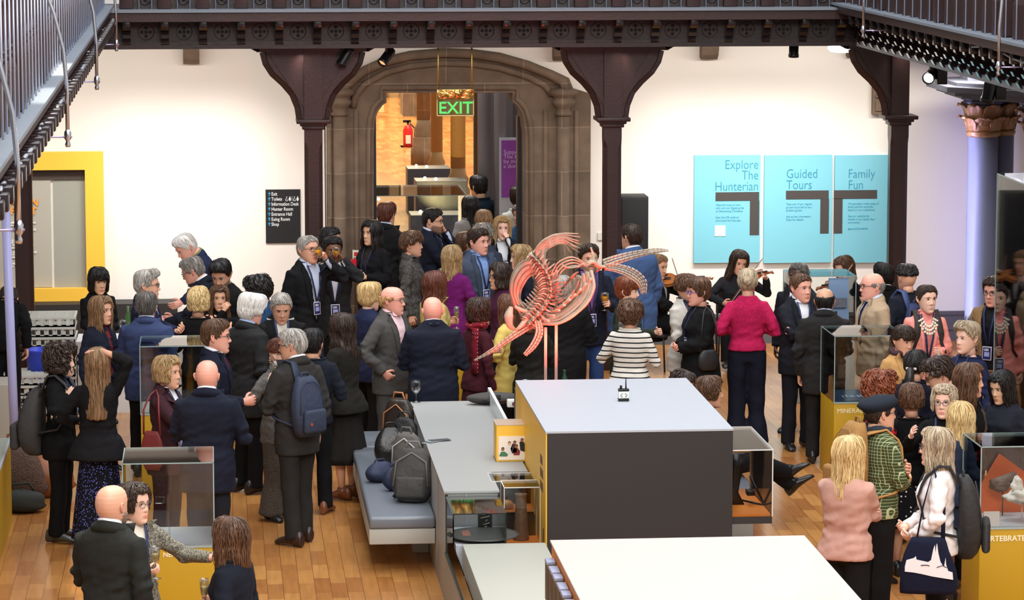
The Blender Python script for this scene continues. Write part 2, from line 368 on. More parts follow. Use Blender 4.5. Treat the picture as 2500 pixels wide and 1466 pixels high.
while True:
    x = bx0 + k * sp
    if x > XR - .15: break
    br = MB(); pr = bracket(None, .09); br.prism([(35.97 - a, 3.68 + b) for a, b in pr], x - .042, x + .042, 'x'); br.rbox((x - .045, 35.66, 3.9), (x + .045, 35.8, 3.975), .008)
    br.build('bracket', M('gloss_wood', S(36, 26, 28), .18), gal)
    xc = x + sp / 2
    ro = MB(); ro.tube([(xc + .085 * math.cos(a), 35.957, 3.845 + .085 * math.sin(a)) for a in [i * PI / 12 for i in range(25)]], .006, 6)
    ro.build('rosette_ring', WOOD2, gal)
    for (a, b) in ((0, 0), (.045, 0), (-.045, 0), (0, .045), (0, -.045)): MB().lathe([(.019, 0), (.019, .006)], (xc + a, 35.958, 3.845 + b), 10, axis=(0, -1, 0)).build('rosette_hole', HOLE, gal)
    # balustrade above
    MB().rbox((x - .075, 35.8, 4.1), (x + .075, 35.93, 4.7), .01).build('baluster', WOOD, gal)
    MB().box((xc - .13, 35.86, 4.1), (xc + .13, 35.9, 4.6)).tube([(xc + .05 * math.cos(a), 35.855, 4.2 + .05 * math.sin(a)) for a in [i * PI / 8 for i in range(17)]], .012, 6).ball((xc, 35.855, 4.2), .02).build('rosette_panel', WOOD2, gal)
    for s in (-.068, .068): MB().tube([(xc + s, 35.79, 4.09), (xc + s, 35.79, 4.8)], .006, 6).build('pale_rod', M('pale_rod', S(190, 195, 215), .35, .6), gal)
    k += 1
MB().box((XL, 35.78, 4.7), (XR, 35.96, 4.8)).build('handrail', WOOD, gal)
# ---- side galleries
def baluster_mesh():
    mb = MB()
    def sq(r, z): return [Vector((a, b, z)) for a, b in ((-r, -r), (r, -r), (r, r), (-r, r))]
    mb.loft([sq(.05, 0), sq(.05, .3), sq(.03, .36)], smooth=False)
    mb.lathe([(.022, .36), (.045, .375), (.045, .39), (.024, .4), (.042, .415), (.042, .43), (.02, .44), (.03, .5), (.032, .6), (.02, .7), (.042, .715), (.042, .73), (.022, .745), (.042, .76), (.042, .775), (.02, .79)], n=10)
    mb.loft([sq(.03, .79), sq(.05, .84), sq(.05, 1.0)], smooth=False)
    return mb.mesh('baluster', [WOOD])
BALM = baluster_mesh()
def bracket_mesh():
    mb = MB()
    p = [(0, 0), (.05, 0), (.065, .02), (.08, .05), (.06, .08), (.07, .1), (.11, .11), (.13, .15), (.1, .18), (.13, .2), (.2, .21), (.215, .26), (.2, .34), (0, .34)]
    mb.prism([(a, b) for a, b in p], -.045, .045, 'y'); mb.rbox((.1, -.052, .24), (.235, .052, .335), .01)
    return mb.mesh('bracket', [M('gloss_wood')])
BRM = bracket_mesh()
def side_gallery(x, s, label, y0, y1, lo, bo):
    # s = +1: hall lies towards +x (left gallery); -1: right gallery
    g = thing('gallery_balcony', label, 'balcony')
    def bx(a, b, z0, z1, name, m, ya=y0, yb=y1):
        xa, xb = sorted((x + s * a, x + s * b)); return MB().box((xa, ya, z0), (xb, yb, z1)).build(name, m, g)
    bx(-.25, .0, 3.66, 3.72, 'lower_beam', GREYPAINT if s < 0 else WOOD2)
    bx(-.25, -.04, 3.72, 4.05, 'frieze_board', WOOD2)
    bx(-.25, lo - .03, 4.04, 4.12, 'upper_beam', WOOD)
    bx(-.25, lo, 4.12, 4.145, 'ledge', GREYPAINT)
    bx(-1.9, -.2, 3.98, 4.06, 'gallery_deck', M('gallery_soffit'))
    ys = y1 - .18; n = 0
    while ys > y0:
        o = reg(bpy.data.objects.new('bracket', BRM)); o.parent = g; o.location = (x - s * .04, ys, 3.69); o.rotation_euler = (0, 0, 0 if s > 0 else PI)
        if n % 7 == 5:
            MB().rbox((x + s * bo - .07, ys - .07, 4.15), (x + s * bo + .07, ys + .07, 5.2), .012).build('newel_post', WOOD, g)
        else:
            o = reg(bpy.data.objects.new('baluster', BALM)); o.parent = g; o.location = (x + s * bo, ys, 4.145)
        MB().tube([(x + s * (bo + .07), ys - .17, 4.14), (x + s * (bo + .07), ys - .17, 5.1)], .006, 6).build('pale_rod', M('pale_rod'), g)
        ys -= .385; n += 1
    bx(bo - .1, bo + .1, 5.145, 5.24, 'handrail', WOOD)
    return g
gl = side_gallery(XL, 1, 'dark wooden gallery balustrade running along the left side', 15.0, 35.9, .15, -.01)
gr = side_gallery(XR, -1, 'dark wooden gallery balustrade running along the right side', 23.0, 35.9, .30, .12)
MB().tube([(XL + .145 + .02 * math.sin(i * .9), 35.6 - i * .55, 4.0 + .02 * math.sin(i * 1.7)) for i in range(36)], .012, 6).build('cable', M('grey_cable', S(150, 155, 165), .5), gl)
MB().tube([(XR - .19 + .02 * math.sin(i * .9), 29.5 - i * .5, 4.0 + .03 * math.sin(i * 1.3)) for i in range(12)], .01, 6).build('cable', M('grey_cable'), gr)
def arm(x, y, z, s, label):
    # s: direction towards the gallery
    t = thing('steel_arm', label, 'steel arm', (x, y, z), 0, 'curved steel arms on the galleries')
    MB().tube([(0, 0, -.02), (0, 0, .35), (s * .02, 0, .6), (s * .08, 0, .85), (s * .17, 0, 1.1), (s * .3, 0, 1.32), (s * .4, 0, 1.4)], .014, 8).build('curved_rod', STEEL, t)
    MB().tube([(-s * .03, 0, 0), (s * .3, 0, 0)], .007, 6).build('cross_rod', M('violet_steel', S(170, 160, 205), .3, .7), t)
    MB().lathe([(.016, -.07), (.02, -.05), (.012, -.03), (.024, -.01), (.024, .03), (.014, .05)], (0, 0, 0), 10).build('end_fitting', STEEL, t)
for i, (x, y, z, s, lb) in enumerate(((-1.0, 34.3, 3.8, -1, 'curved steel arm on the left gallery nearest the rear corner'), (-1.0, 28.4, 3.8, -1, 'curved steel arm hanging in front of the white wall, left gallery'),
                      (-1.0, 22.6, 3.8, -1, 'curved steel arm ending above the yellow framed panel'), (-1.0, 16.8, 3.8, -1, 'curved steel arm ending by the far left wooden post'),
                      (6.7, 33.5, 3.95, 1, 'curved steel arm on the right gallery nearest the rear corner'), (6.7, 27.6, 3.93, 1, 'curved steel arm on the right gallery at the picture edge'))):
    arm(x, y, z, s, lb)
# ---- spotlights under the galleries
def spotlight(p, target, label, lit=None, size=1.0, box=False):
    t = thing('track_spotlight', label, 'spotlight', p, 0, 'black track spotlights')
    d = (Vector(target) - Vector(p)).normalized()
    R = Vector((0, 0, 1)).rotation_difference(d).to_matrix().to_4x4()
    mb = MB()
    vv = [(.045, -.12), (.055, -.1), (.055, .06), (.06, .065), (.06, .1), (.052, .1), (.05, .07)]
    mb.lathe([(r * size, z * size) for r, z in vv], n=16, axis=d); mb.build('lamp_housing', BLACKM, t)
    MB().box((-.012, -.02, 0), (.012, .02, max(.16, (3.98 if p[1] > 36.15 or p[0] > 7.2 else 3.68) - p[2]))).box((-.06, -.03, .13), (.06, .03, .17)).build('mounting_arm', BLACKM, t)
    if box: MB().rbox((.06, -.06, -.09), (.17, .06, .1), .01).build('driver_box', BLACKM, t)
    m = M('lens_dark', (.1, .05, .04), .15) if lit is None else M('lens_' + label[:8], lit[0], .3, emit=lit)
    MB().lathe([(.048 * size, .072 * size), (.03 * size, .085 * size), (.001, .09 * size)], n=16, axis=d).build('lens', m, t)
p1 = PY(843, 140, 36.2); p2 = PY(943, 140, 36.2); p3 = PY(1938, 118, 36.3); p4 = PY(2272, 185, 34.2); p5 = PY(2415, 222, 33.2)
spotlight(p1, p1 + Vector((-.35, .1, -.6)), 'black spotlight hanging in front of the left post bracket')
spotlight(p2, p2 + Vector((-.4, -.35, -.5)), 'black spotlight with an orange lens just right of the post bracket', ((1, .25, .1), 1.6))
spotlight(p3, p3 + Vector((0, .1, -1)), 'black spotlight under the beam above the cyan panels')
spotlight(p4, p4 + Vector((-.5, -1, -.25)), 'brightly lit spotlight under the right gallery beam', ((1, .98, .92), 14), 1.1, True)
spotlight(p5, p5 + Vector((-.15, .2, -1)), 'black boxy spotlight above the gold column capitals', None, 1.2, True)
# dome light beside the post
mb = MB(); pp = PY(2055, 118, 36.9); mb.lathe([(.16, .02), (.16, -.01), (.12, -.04), (.05, -.05), (.001, -.052)], pp, 20)
tag(mb.build('ceiling_light', M('dome_light', (1, 1, 1), .4, emit=((1, .97, .92), 5))), 'flat round lit ceiling light at the right end of the rear gallery', 'light')
# ---- carved stone relief high on the wall by the right post
rl = thing('stone_relief', 'brown carved stone relief panel high on the wall behind the right post', 'relief')
x0, z0 = wp(2127, 278); x1, z1 = wp(2185, 190)
mb = MB(); mb.box((x0, WY - .09, z0), (x1, WY, z1)); mb.build('panel', STONE, rl)
mb = MB(); mb.box((x0 + .03, WY - .11, z0 + .04), (x1 - .03, WY - .09, z0 + .16)); mb.box((x0 + .03, WY - .12, z0 + .2), (x1 - .03, WY - .09, z0 + .23))
for a in range(6): mb.tube([((x0 + x1) / 2 + .09 * math.cos(a), WY - .1, z0 + .33 + .05 * math.sin(a * 2)), ((x0 + x1) / 2 + .02, WY - .1, z0 + .3 + .02 * a)], .012, 6)
mb.build('carving', STONE, rl)
# ---- stone columns on the right, painted grey, gold capitals, grey entablature
COLM = M('grey_painted_column', S(112, 118, 124), .45, var=(3, .1), bump=(8, .15, .01))
GOLD = M('gilded_leaf', S(150, 110, 62), .42, .25, bump=(30, .4, .01))
SLATE = M('slate_stone', S(96, 98, 112), .6, bump=(25, .2, .01))
def column(x, y, r, label):
    t = thing('stone_column', label, 'column', (x, y, 0), 0, 'grey columns with gilded capitals')
    MB().lathe([(r * 1.3, 0), (r * 1.3, .15), (r * 1.15, .2), (r, .26), (r, 2.56)], n=32).build('shaft', COLM, t)
    MB().lathe([(r, 2.54), (r * 1.12, 2.56), (r * 1.14, 2.59), (r, 2.61)], n=32).build('necking_ring', GOLD, t)
    mb = MB(); mb.lathe([(r * .98, 2.6), (r * 1.02, 2.74), (r * 1.15, 2.89)], n=24)
    for lv, (zb, ht, rr, n, off) in enumerate(((2.61, .16, 1.03, 7, 0), (2.67, .25, 1.1, 7, .5))):
        for q in range(n):
            a = (q + off) / n * 2 * PI; rings = []
            for (tt, w_, o_) in ((0, .17, 0), (.5, .2, .01), (.8, .2, .035), (.95, .16, .075), (1.0, .1, .105), (.9, .05, .12)):
                z = zb + ht * tt; R_ = r * rr + o_; ww = w_ * r / .17 * .5
                rings.append([Vector((R_ * math.cos(a) - ww * sgn * math.sin(a), R_ * math.sin(a) + ww * sgn * math.cos(a), z + (.0 if abs(sgn) > .5 else .015))) for sgn in (-1, -.4, .4, 1)] +
                             [Vector(((R_ - .02) * math.cos(a) - ww * sgn * math.sin(a), (R_ - .02) * math.sin(a) + ww * sgn * math.cos(a), z)) for sgn in (1, -1)])
            mb.loft(rings)
    mb.build('leaf_capital', GOLD, t)
    mb = MB()
    for z, k_ in ((2.87, 1.2), (2.92, 1.35), (2.97, 1.5)): mb.lathe([(r * k_, z), (r * k_ * 1.04, z + .02), (r * k_, z + .045)], n=8)
    mb.build('abacus', SLATE, t)
column(8.84, 37.1, .175, 'grey round column lit blue at its left side, right of the white wall')
column(9.12, 37.3, .13, 'slimmer grey column tucked behind the front right column')
column(9.3, 36.2, .175, 'grey column at the right picture edge with gold capital')
en = thing('stone_entablature', 'blue-grey moulded stone cornice on top of the gilded capitals', 'cornice')
mb = MB()
for z0_, z1_, o_ in ((3.01, 3.05, .08), (3.05, 3.1, .18), (3.1, 3.16, .3), (3.16, 3.2, .16)):
    mb.prism([(8.55 - o_, 36.7 - o_), (9.6, 35.2 - o_), (9.6, 37.9), (8.55 - o_, 37.5)], z0_, z1_, 'z')
mb.build('cornice', SLATE, en)
MB().box((8.6, 36.9, 3.2), (9.0, 37.3, 3.97)).build('pier', SLATE, en)
mb = MB(); mb.prism([(7.75, 37.5), (8.6, 36.95), (9.6, 36.3), (9.6, 36.6), (8.6, 37.25), (7.75, 37.8)], 3.5, 3.97, 'z'); mb.build('architrave', SLATE, en)
mb = MB()
for i in range(26):
    f = i / 25; x = 7.85 + f * 1.7; y = 37.42 - f * 1.12
    if 8.55 < x < 9.05: continue
    mb.box((x, y - .02, 3.56), (x + .035, y + .02, 3.6))
for i in range(7):
    x = 7.9 + i * .24; y = 37.39 - (x - 7.85) * .66
    mb.tube([(x + .07 * math.cos(a), y - .01, 3.75 + .08 * math.sin(a)) for a in [j * PI / 6 for j in range(13)]], .01, 5)
mb.build('carved_ornament', SLATE, en)
# ================================================================== beyond the doorway: the far hall
BEY = 39.0
st(MB().box((3.44, 42.0, 0), (6.5, 42.4, 9)).box((3.62, 41.6, 0), (3.8, 42.0, 9)), 'wall_far_right', M('far_grey_wall', S(104, 102, 104), .7))
st(MB().box((-6, 96, 0), (26, 96.4, 12)), 'wall_far_back', M('far_dark_wall', S(96, 84, 70), .8))
st(MB().box((-1.5, 40, 0), (-1.2, 96, 9)), 'wall_far_left', M('far_left_wall', S(150, 130, 100), .7))
for (u0, u1, Y) in ((1166, 1200, 41.2), (1206, 1236, 41.0)):
    a = PY(u0, 400, Y); b = PY(u1, 400, Y); 
    tag(MB().lathe([((b.x - a.x) / 2, 0), ((b.x - a.x) / 2, 7)], ((a.x + b.x) / 2, Y, 0), 24).build('grey_shaft', M('far_grey_shaft', S(128, 127, 132), .5)), 'tall grey clustered shaft beyond the doorway, %s' % ('left one' if u0 < 1200 else 'next to the purple banner'), 'column')
st(MB().box((PY(1157, 300, 41.5).x, 41.5, 0), (PY(1168, 300, 41.5).x, 41.6, 8)), 'trim_1', M('brown_frame', S(84, 58, 36), .5))
def far_col(u, Y, r, label, mat=STONE):
    x = PY(u, 300, Y).x
    t = thing('far_column', label, 'column', (x, Y, 0), 0, 'columns in the far hall')
    MB().lathe([(r, .8), (r * .97, 9)], n=20).build('shaft', mat, t)
    MB().lathe([(r * 1.9, 0), (r * 1.9, .3), (r * 1.6, .35), (r * 1.65, .5), (r * 1.3, .56), (r * 1.45, .68), (r * 1.1, .75), (r, .85)], n=20).build('column_base', mat, t)
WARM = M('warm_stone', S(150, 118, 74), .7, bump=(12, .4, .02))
far_col(1034, 62, .13, 'stone column in the far hall beside the fire extinguisher')
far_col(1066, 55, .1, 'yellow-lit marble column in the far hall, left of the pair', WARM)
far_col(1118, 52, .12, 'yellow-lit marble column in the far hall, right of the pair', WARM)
x0 = PY(984, 300, 74).x; x1 = PY(1030, 300, 74).x
st(MB().box((x0, 74, 0), (x1 + 6, 75, 12)), 'wall_far_pier', STONE)
x0 = PY(921, 300, 90).x; x1 = PY(984, 300, 90).x
st(MB().box((PY(921, 0, 80).x - 1, 80.0, 0), (PY(940, 0, 80).x, 80.5, 1.9)), 'trim_2', M('far_counter', S(70, 68, 60), .6))
st(MB().box((PY(950, 0, 84).x, 84.0, 0), (PY(972, 0, 84).x, 84.5, 12)), 'trim_3', M('far_white_wall', S(205, 190, 150), .8))
lamp('AREA', 'far_hall_light', (2.5, 68, 9), 5000, (1.0, .80, .5), (3, 66, 0), shape='RECTANGLE', size=5, size_y=30)
lamp('SPOT', 'far_column_light', (3.4, 50, .5), 80, (1.0, .75, .3), (3.9, 52.5, 1.3), spot_size=1.2, spot_blend=.5)
lamp('AREA', 'passage_light', (2.3, 41.5, 6.5), 260, (.95, .93, 1.0), (2.4, 41, 0), shape='RECTANGLE', size=2.5, size_y=4)
# fire extinguisher on its stand
pe = PY(996, 362, 66)
fe = thing('fire_extinguisher', 'red fire extinguisher on a grey stand in the far hall', 'fire extinguisher', (pe.x, 66, pe.z - .05))
MB().lathe([(.09, 0), (.1, .03), (.1, .42), (.06, .5), (.03, .53)], n=16).build('cylinder_body', M('red_paint', S(190, 30, 28), .35), fe)
MB().box((-.02, -.02, .5), (.02, .02, .6)).box((-.1, -.02, .57), (.06, .02, .62)).tube([(.04, 0, .55), (.14, 0, .45), (.13, 0, .2)], .015).build('valve_handle', BLACKM, fe)
MB().box((-.05, -.105, .15), (.05, -.09, .32)).build('paper_label', M('paper', S(230, 228, 220), .6), fe)
tag(MB().rbox((pe.x - .15, 65.8, 0), (pe.x + .2, 66.2, pe.z - .05), .01).build('extinguisher_stand', M('stand_grey', S(86, 90, 84), .6)), 'small grey stand under the fire extinguisher', 'stand')
tag(MB().rbox((PY(1002, 250, 62).x, 73.9, PY(1002, 274, 74).z), (PY(1002, 250, 62).x + .12, 74.02, PY(1002, 245, 74).z), .01).build('door_intercom', M('cream_plastic', S(205, 200, 150), .5)), 'pale wall intercom plate high on the far stone pier', 'intercom')
# low grey plinths with lit tops in the far hall
for (u, v, Y, ww, hh, lb) in ((1045, 408, 54, .35, .75, 'left far plinth, behind the glass case'), (1075, 438, 50, .4, .75, 'middle far plinth, behind the glass case'), (1085, 520, 44.5, .5, .7, 'nearest far plinth, seen through the glass case')):
    q = PZ(u, v, hh)
    pl = thing('lit_plinth', 'blue-grey plinth with small lights, ' + lb, 'plinth', (q.x, q.y, 0), 0, 'plinths in the far hall')
    MB().rbox((-ww, -.3, 0), (ww, .3, hh), .01).build('plinth_body', M('slate_panel', S(58, 62, 72), .5), pl)
    for s in (-.1, .06): MB().ball((s - ww + .25, -.2 - s, hh + .03), .025).build('small_lamp', M('tiny_lamp', (1, .95, .8), .3, emit=((1, .85, .55), 5)), pl)
# glass case beyond the doorway
def vitrine(x0, x1, y0, y1, zb, zt, label, base, basemat, inset=0, glass=CASEG, group='glass show cases', edge=.004, tilt=None):
    t = thing('glass_case', label, 'display case', ((x0 + x1) / 2, (y0 + y1) / 2, 0), 0, group)
    hx, hy = (x1 - x0) / 2, (y1 - y0) / 2
    if base: MB().rbox((-hx + inset, -hy + inset, 0), (hx - inset, hy - inset, zb), .006).build('plinth_body', basemat, t)
    g = .006
    MB().box((-hx, -hy, zb), (hx, -hy + g, zt)).box((-hx, hy - g, zb), (hx, hy, zt)).box((-hx, -hy + g, zb), (-hx + g, hy - g, zt)).box((hx - g, -hy + g, zb), (hx, hy - g, zt)).box((-hx, -hy, zt), (hx, hy, zt + g)).build('glass_hood', glass, t)
    mb = MB(); e = edge
    for sx in (-hx, hx):
        for sy in (-hy, hy): mb.box((sx - e, sy - e, zb), (sx + e, sy + e, zt + e))
        mb.box((sx - e, -hy, zt - e), (sx + e, hy, zt + e))
    for sy in (-hy, hy): mb.box((-hx, sy - e, zt - e), (hx, sy + e, zt + e)); mb.box((-hx, sy - e * 1.5, zb - .006), (hx, sy + e * 1.5, zb + .008))
    mb.build('glass_edge', M('glass_edge', S(150, 172, 170), .2, spec=.8), t)
    return t
q0 = PY(926, 440, 41.6); q1 = PY(1150, 440, 41.6)
v1 = vitrine(1.95, 3.05, 39.6, 40.9, .5, 1.66, 'large glass case standing beyond the stone doorway', True, M('slate_panel'))
MB().ball((-.52, -.62, 1.62), .02).build('small_lamp', M('violet_lamp', (.5, .4, 1), .3, emit=((.5, .4, 1), 4)), v1)
MB().ball((.5, .6, 1.62), .02).build('small_lamp', M('violet_lamp'), v1)
# purple donation banner
bn = thing('donation_banner', 'purple upright banner board seen through the right of the doorway', 'sign')
YB = 40.9
a = PY(1219, 337, YB); b = PY(1310, 600, YB)
MB().box((a.x, YB, 0), (b.x, YB + .04, a.z)).build('banner_frame', WHITEB, bn)
a2 = PY(1224, 343, YB); b2 = PY(1310, 482, YB)
MB().box((a2.x, YB - .006, b2.z), (b.x, YB, a2.z)).build('purple_face', M('purple_face', S(132, 56, 150), .5), bn)
for i, s in enumerate(('Support', 'The Hunterian', 'by making', 'a donation')):
    p = PY(1229, 376 + i * 11.5, YB); text(s, .075, M('lilac_text', S(205, 175, 222), .6), bn, (p.x, YB - .008, p.z))
# ================================================================== SIGNS ON THE REAR WALL
def wallbox(u0, v0, u1, v1, d, name, mat, parent=None, Y=WY):
    a = PY(u0, v0, Y); b = PY(u1, v1, Y); return MB().box((a.x, Y - d, b.z), (b.x, Y, a.z)).build(name, mat, parent)
sg = thing('directory_sign', 'black directory sign with white room names and blue arrows', 'sign')
wallbox(648, 463, 734, 593, .02, 'sign_board', M('sign_black', S(24, 24, 27), .5), sg)
WT = M('sign_white', S(235, 238, 240), .5); BT = M('sign_blue', S(70, 170, 220), .5)
YS = WY - .022
for i, s in enumerate(('Exit', 'Toilets', 'Information Desk', 'Hunter Room', 'Entrance Hall', 'Euing Room', 'Shop')):
    v = 478 + i * 12.3; p = PY(662.5, v, YS); text(s, .0565, WT, sg, (p.x, YS, p.z), bold=.0006, sx=.79)
    p = PY(657.5, v - 4, YS)
    MB().box((p.x - .004, YS - .002, p.z - .02), (p.x + .004, YS, p.z + .018)).prism([(p.x - .016, p.z + .004), (p.x - .011, p.z - .001), (p.x, p.z + .013), (p.x + .011, p.z - .001), (p.x + .016, p.z + .004), (p.x, p.z + .024)], YS - .002, YS).build('arrow', BT, sg)
for u in (703, 722):
    p = PY(u, 486, YS)
    m_ = MB(); m_.tube([(p.x - .014 + .014 * math.cos(a), YS - .001, p.z - .01 + .014 * math.sin(a)) for a in [.4 - i * .55 for i in range(9)]], .0035, 5)
    m_.box((p.x - .018, YS - .002, p.z - .002), (p.x - .012, YS, p.z + .014)).ball((p.x - .015, YS - .001, p.z + .022), .006)
    m_.prism([(p.x + .016, p.z - .024), (p.x + .028, p.z - .024), (p.x + .036, p.z + .002), (p.x + .03, p.z + .016), (p.x + .014, p.z + .016), (p.x + .008, p.z + .002)], YS - .002, YS).ball((p.x + .022, YS - .001, p.z + .024), .006)
    m_.build('toilet_symbol', WT, sg)
p = PY(713, 486, YS); MB().box((p.x - .0015, YS - .002, p.z - .025), (p.x + .0015, YS, p.z + .03)).build('divider', WT, sg)
# fire call point notice near the door
fc = thing('fire_notice', 'small white fire notice with red symbol on the left stone jamb', 'notice')
YJ = WY - .17
def jb(u0, v0, u1, v1, d, name, mat):
    a = PY(u0, v0, YJ); b = PY(u1, v1, YJ); MB().box((a.x, YJ - d, b.z), (b.x, YJ + (.11 if d < .01 else 0), a.z)).build(name, mat, fc)
jb(861, 613, 876, 655, .006, 'notice_board', M('notice_paper', S(225, 222, 205), .6))
jb(864, 616, 873, 626, .008, 'red_symbol', M('notice_red', S(190, 50, 45), .6))
jb(863, 629, 875, 633, .008, 'green_strip', M('notice_green', S(40, 110, 80), .6))
for v in (637, 644): jb(866, v, 871, v + 4, .008, 'green_symbol', M('notice_green'))
# cyan information panels
CY = M('cyan_panel', S(120, 192, 211), .55); DK = M('panel_charcoal', S(66, 62, 60), .6); TL = M('teal_text', S(52, 138, 165), .6); TS = M('small_teal_text', S(70, 160, 185), .6)
def cyan(u0, u1, label):
    t = thing('cyan_panel', label, 'information panel', group='cyan information panels')
    wallbox(u0, 379, u1, 640, .05, 'panel_board', CY, t); return t
YC = WY - .052
def bar(t, u0, v0, u1, v1, name='letter_bar', mat=DK):
    a = PY(u0, v0, YC); b = PY(u1, v1, YC); MB().box((a.x, YC - .003, b.z), (b.x, YC, a.z)).build(name, mat, t)
def tx(t, s, u, v, size, align='LEFT', mat=TL, bold=-.0012):
    p = PY(u, v, YC); text(s, size, mat, t, (p.x, YC, p.z), align=align, bold=bold, sx=.83 if size > .1 else .9)
c1 = cyan(1694, 1853, 'left cyan panel reading Explore The Hunterian, on the white wall')
for s, v in (('Explore', 412), ('The', 438), ('Hunterian', 465)): tx(c1, s, 1852, v, .155, 'RIGHT')
bar(c1, 1747, 470, 1853, 490); bar(c1, 1831, 490, 1853, 574)
c2 = cyan(1865, 2027, 'middle cyan panel reading Guided Tours, on the white wall')
for s, v in (('Guided', 435), ('Tours', 462)): tx(c2, s, 1919, v, .155)
bar(c2, 1919, 466, 2023, 486); bar(c2, 2003, 486, 2023, 570)
c3 = cyan(2037, 2169, 'right cyan panel reading Family Fun, beside the wooden post')
for s, v in (('Family', 435), ('Fun', 462)): tx(c3, s, 2070, v, .155)
bar(c3, 2036, 465, 2141, 485); bar(c3, 2036, 485, 2056, 570)
for t, u, v0, rows in ((c1, 1747, 503, ('Make the most of your', 'visit with our digital guide', 'on Bloomberg Connects.', '', 'Scan the QR code to', 'download the free app.')),
                       (c2, 1919, 501, ('Take one of our regular', 'guided tours led by our', 'student guides.', '', 'Ask at the Information', 'Desk for details.')),
                       (c3, 2070, 500, ('We provide a wide range of', 'family and fun activities', 'based on our collections.', '', 'See our website for', 'details of our family days', 'and events.', '', 'gla.ac.uk/hunterian'))):
    for i, s in enumerate(rows):
        if s: tx(t, s, u, v0 + i * 7.6, .036, mat=TS, bold=0)
bar(c1, 1745, 551, 1771, 577, 'pale_square', M('pale_square', S(205, 216, 218), .6))
# light switch
tag(wallbox(1459, 568, 1480, 586, .02, 'light_switch', M('white_plastic', S(225, 222, 215), .4)), 'white double switch plate on the wall left of the middle post', 'switch')
# yellow framed wall display at the left
yf = thing('framed_display', 'large yellow framed grey text display on the left of the rear wall', 'wall display')
Y0 = WY
def yb(u0, v0, u1, v1, d, name, mat, d0=0):
    a = PY(u0, v0, Y0); b = PY(u1, v1, Y0); return MB().box((a.x, Y0 - d, b.z), (b.x, Y0 - d0, a.z)).build(name, mat, yf)
a = PY(-160, 372, Y0); b = PY(258, 748, Y0); c = PY(-110, 415, Y0); d = PY(213, 701, Y0)
MB().box((a.x, Y0 - .14, c.z), (b.x, Y0, a.z)).box((a.x, Y0 - .14, b.z), (b.x, Y0, d.z)).box((a.x, Y0 - .14, d.z), (c.x, Y0, c.z)).box((d.x, Y0 - .14, d.z), (b.x, Y0, c.z)).build('yellow_frame', YELLOW, yf)
yb(-110, 415, 128, 701, .03, 'grey_text_panel', M('warm_grey_panel', S(168, 166, 156), .5), .0)
yb(129, 415, 213, 701, .02, 'grey_side_panel', M('side_grey_panel', S(150, 152, 144), .5), .0)
yb(-110, 415, 213, 437, .045, 'dark_head_strip', M('head_strip', S(64, 54, 48), .6), .03)
OT = M('orange_text', S(240, 152, 48), .6); WW = M('white_text', S(240, 240, 235), .6)
for s, u, v in (('A', 24, 501), ('N', 76, 501), ('F', 26, 522), ('T', 76, 522)):
    p = PY(u, v, Y0); text(s, .11, OT, yf, (p.x, Y0 - .047, p.z), bold=.004)
for u, v, s in ((27, 545, 'ation'), (27, 551, 'such'), (27, 562, 'he'), (27, 588, 'ut also'), (27, 594, 'of the'), (27, 600, 'f the w'), (27, 606, 'lace of'), (27, 617, 'n to be'), (27, 623, 'with the'), (27, 629, 'mains'), (27, 645, 'been, w'), (27, 651, 'ne'),
                (77, 545, 'ons'), (77, 562, 'and'), (77, 589, 'is'), (77, 595, 'A'), (77, 600, 'to'), (79, 617, 'and'), (78, 628, 'r'), (78, 645, 's.')):
    p = PY(u, v, Y0); text(s, .036, WW, yf, (p.x, Y0 - .047, p.z), bold=.001)
# dark plinth band below it
tag(MB().box((-4.2, WY - .45, 0), (-.45, WY - .03, .62)).build('wall_bench', M('band_dark', S(34, 32, 34), .6)), 'long dark low counter below the yellow framed display', 'counter')
# loudspeaker on stand
sp_ = thing('loudspeaker', 'tall black loudspeaker standing against the wall by the middle post', 'loudspeaker')
a = PY(1513, 478, 37.3); b = PY(1580, 620, 37.3)
MB().rbox((a.x, 37.2, b.z - .25), (b.x, 37.55, a.z), .015).build('cabinet', M('speaker_black', S(20, 20, 22), .6), sp_)
MB().rbox((a.x + .015, 37.185, b.z - .2), (b.x - .015, 37.2, a.z - .03), .004).build('grille', M('speaker_grille', S(28, 28, 31), .8, bump=(200, .5, .004)), sp_)
MB().tube([((a.x + b.x) / 2, 37.38, 0), ((a.x + b.x) / 2, 37.38, b.z - .2)], .03).build('stand_pole', BLACKM, sp_)
# EXIT sign hanging by two brass rods
ex = thing('exit_sign', 'green-lettered glass EXIT sign hanging on two brass rods', 'sign')
YE = 35.95; BR = M('brass', S(196, 160, 84), .3, .9)
z1 = PY(1112, 114, YE).z
for u in (1070, 1152):
    p = PY(u, 218, YE); MB().tube([(p.x, YE, p.z), (p.x, YE, z1)], .009, 8).build('brass_rod', BR, ex)
a = PY(1066, 218, YE); b = PY(1157, 242, YE)
MB().rbox((a.x, YE - .04, b.z), (b.x, YE + .04, a.z), .006).build('brass_housing', M('hammered_brass', S(190, 152, 84), .22, .9, bump=(9, 1.0, .04)), ex)
b2 = PY(1157, 282, YE)
MB().box((a.x + .01, YE - .005, b2.z), (b.x - .003, YE + .005, b.z)).build('glass_plate', glass_mat('sign_glass', (.72, .78, .66)), ex)
mb = MB(); e = .005
for (xa, xb, za, zb_) in ((a.x, b.x, b2.z - e, b2.z + e), (a.x, a.x + 2 * e, b2.z, b.z), (b.x - 2 * e, b.x, b2.z, b.z)): mb.box((xa, YE - .008, za), (xb, YE + .008, zb_))
mb.build('plate_edge', M('plate_edge', S(205, 200, 130), .3), ex)
p = PY(1070, 277, YE); text('EXIT', .185, M('exit_green', S(70, 190, 90), .4, emit=(S(70, 200, 90), .5)), ex, (p.x, YE - .012, p.z), bold=.003)
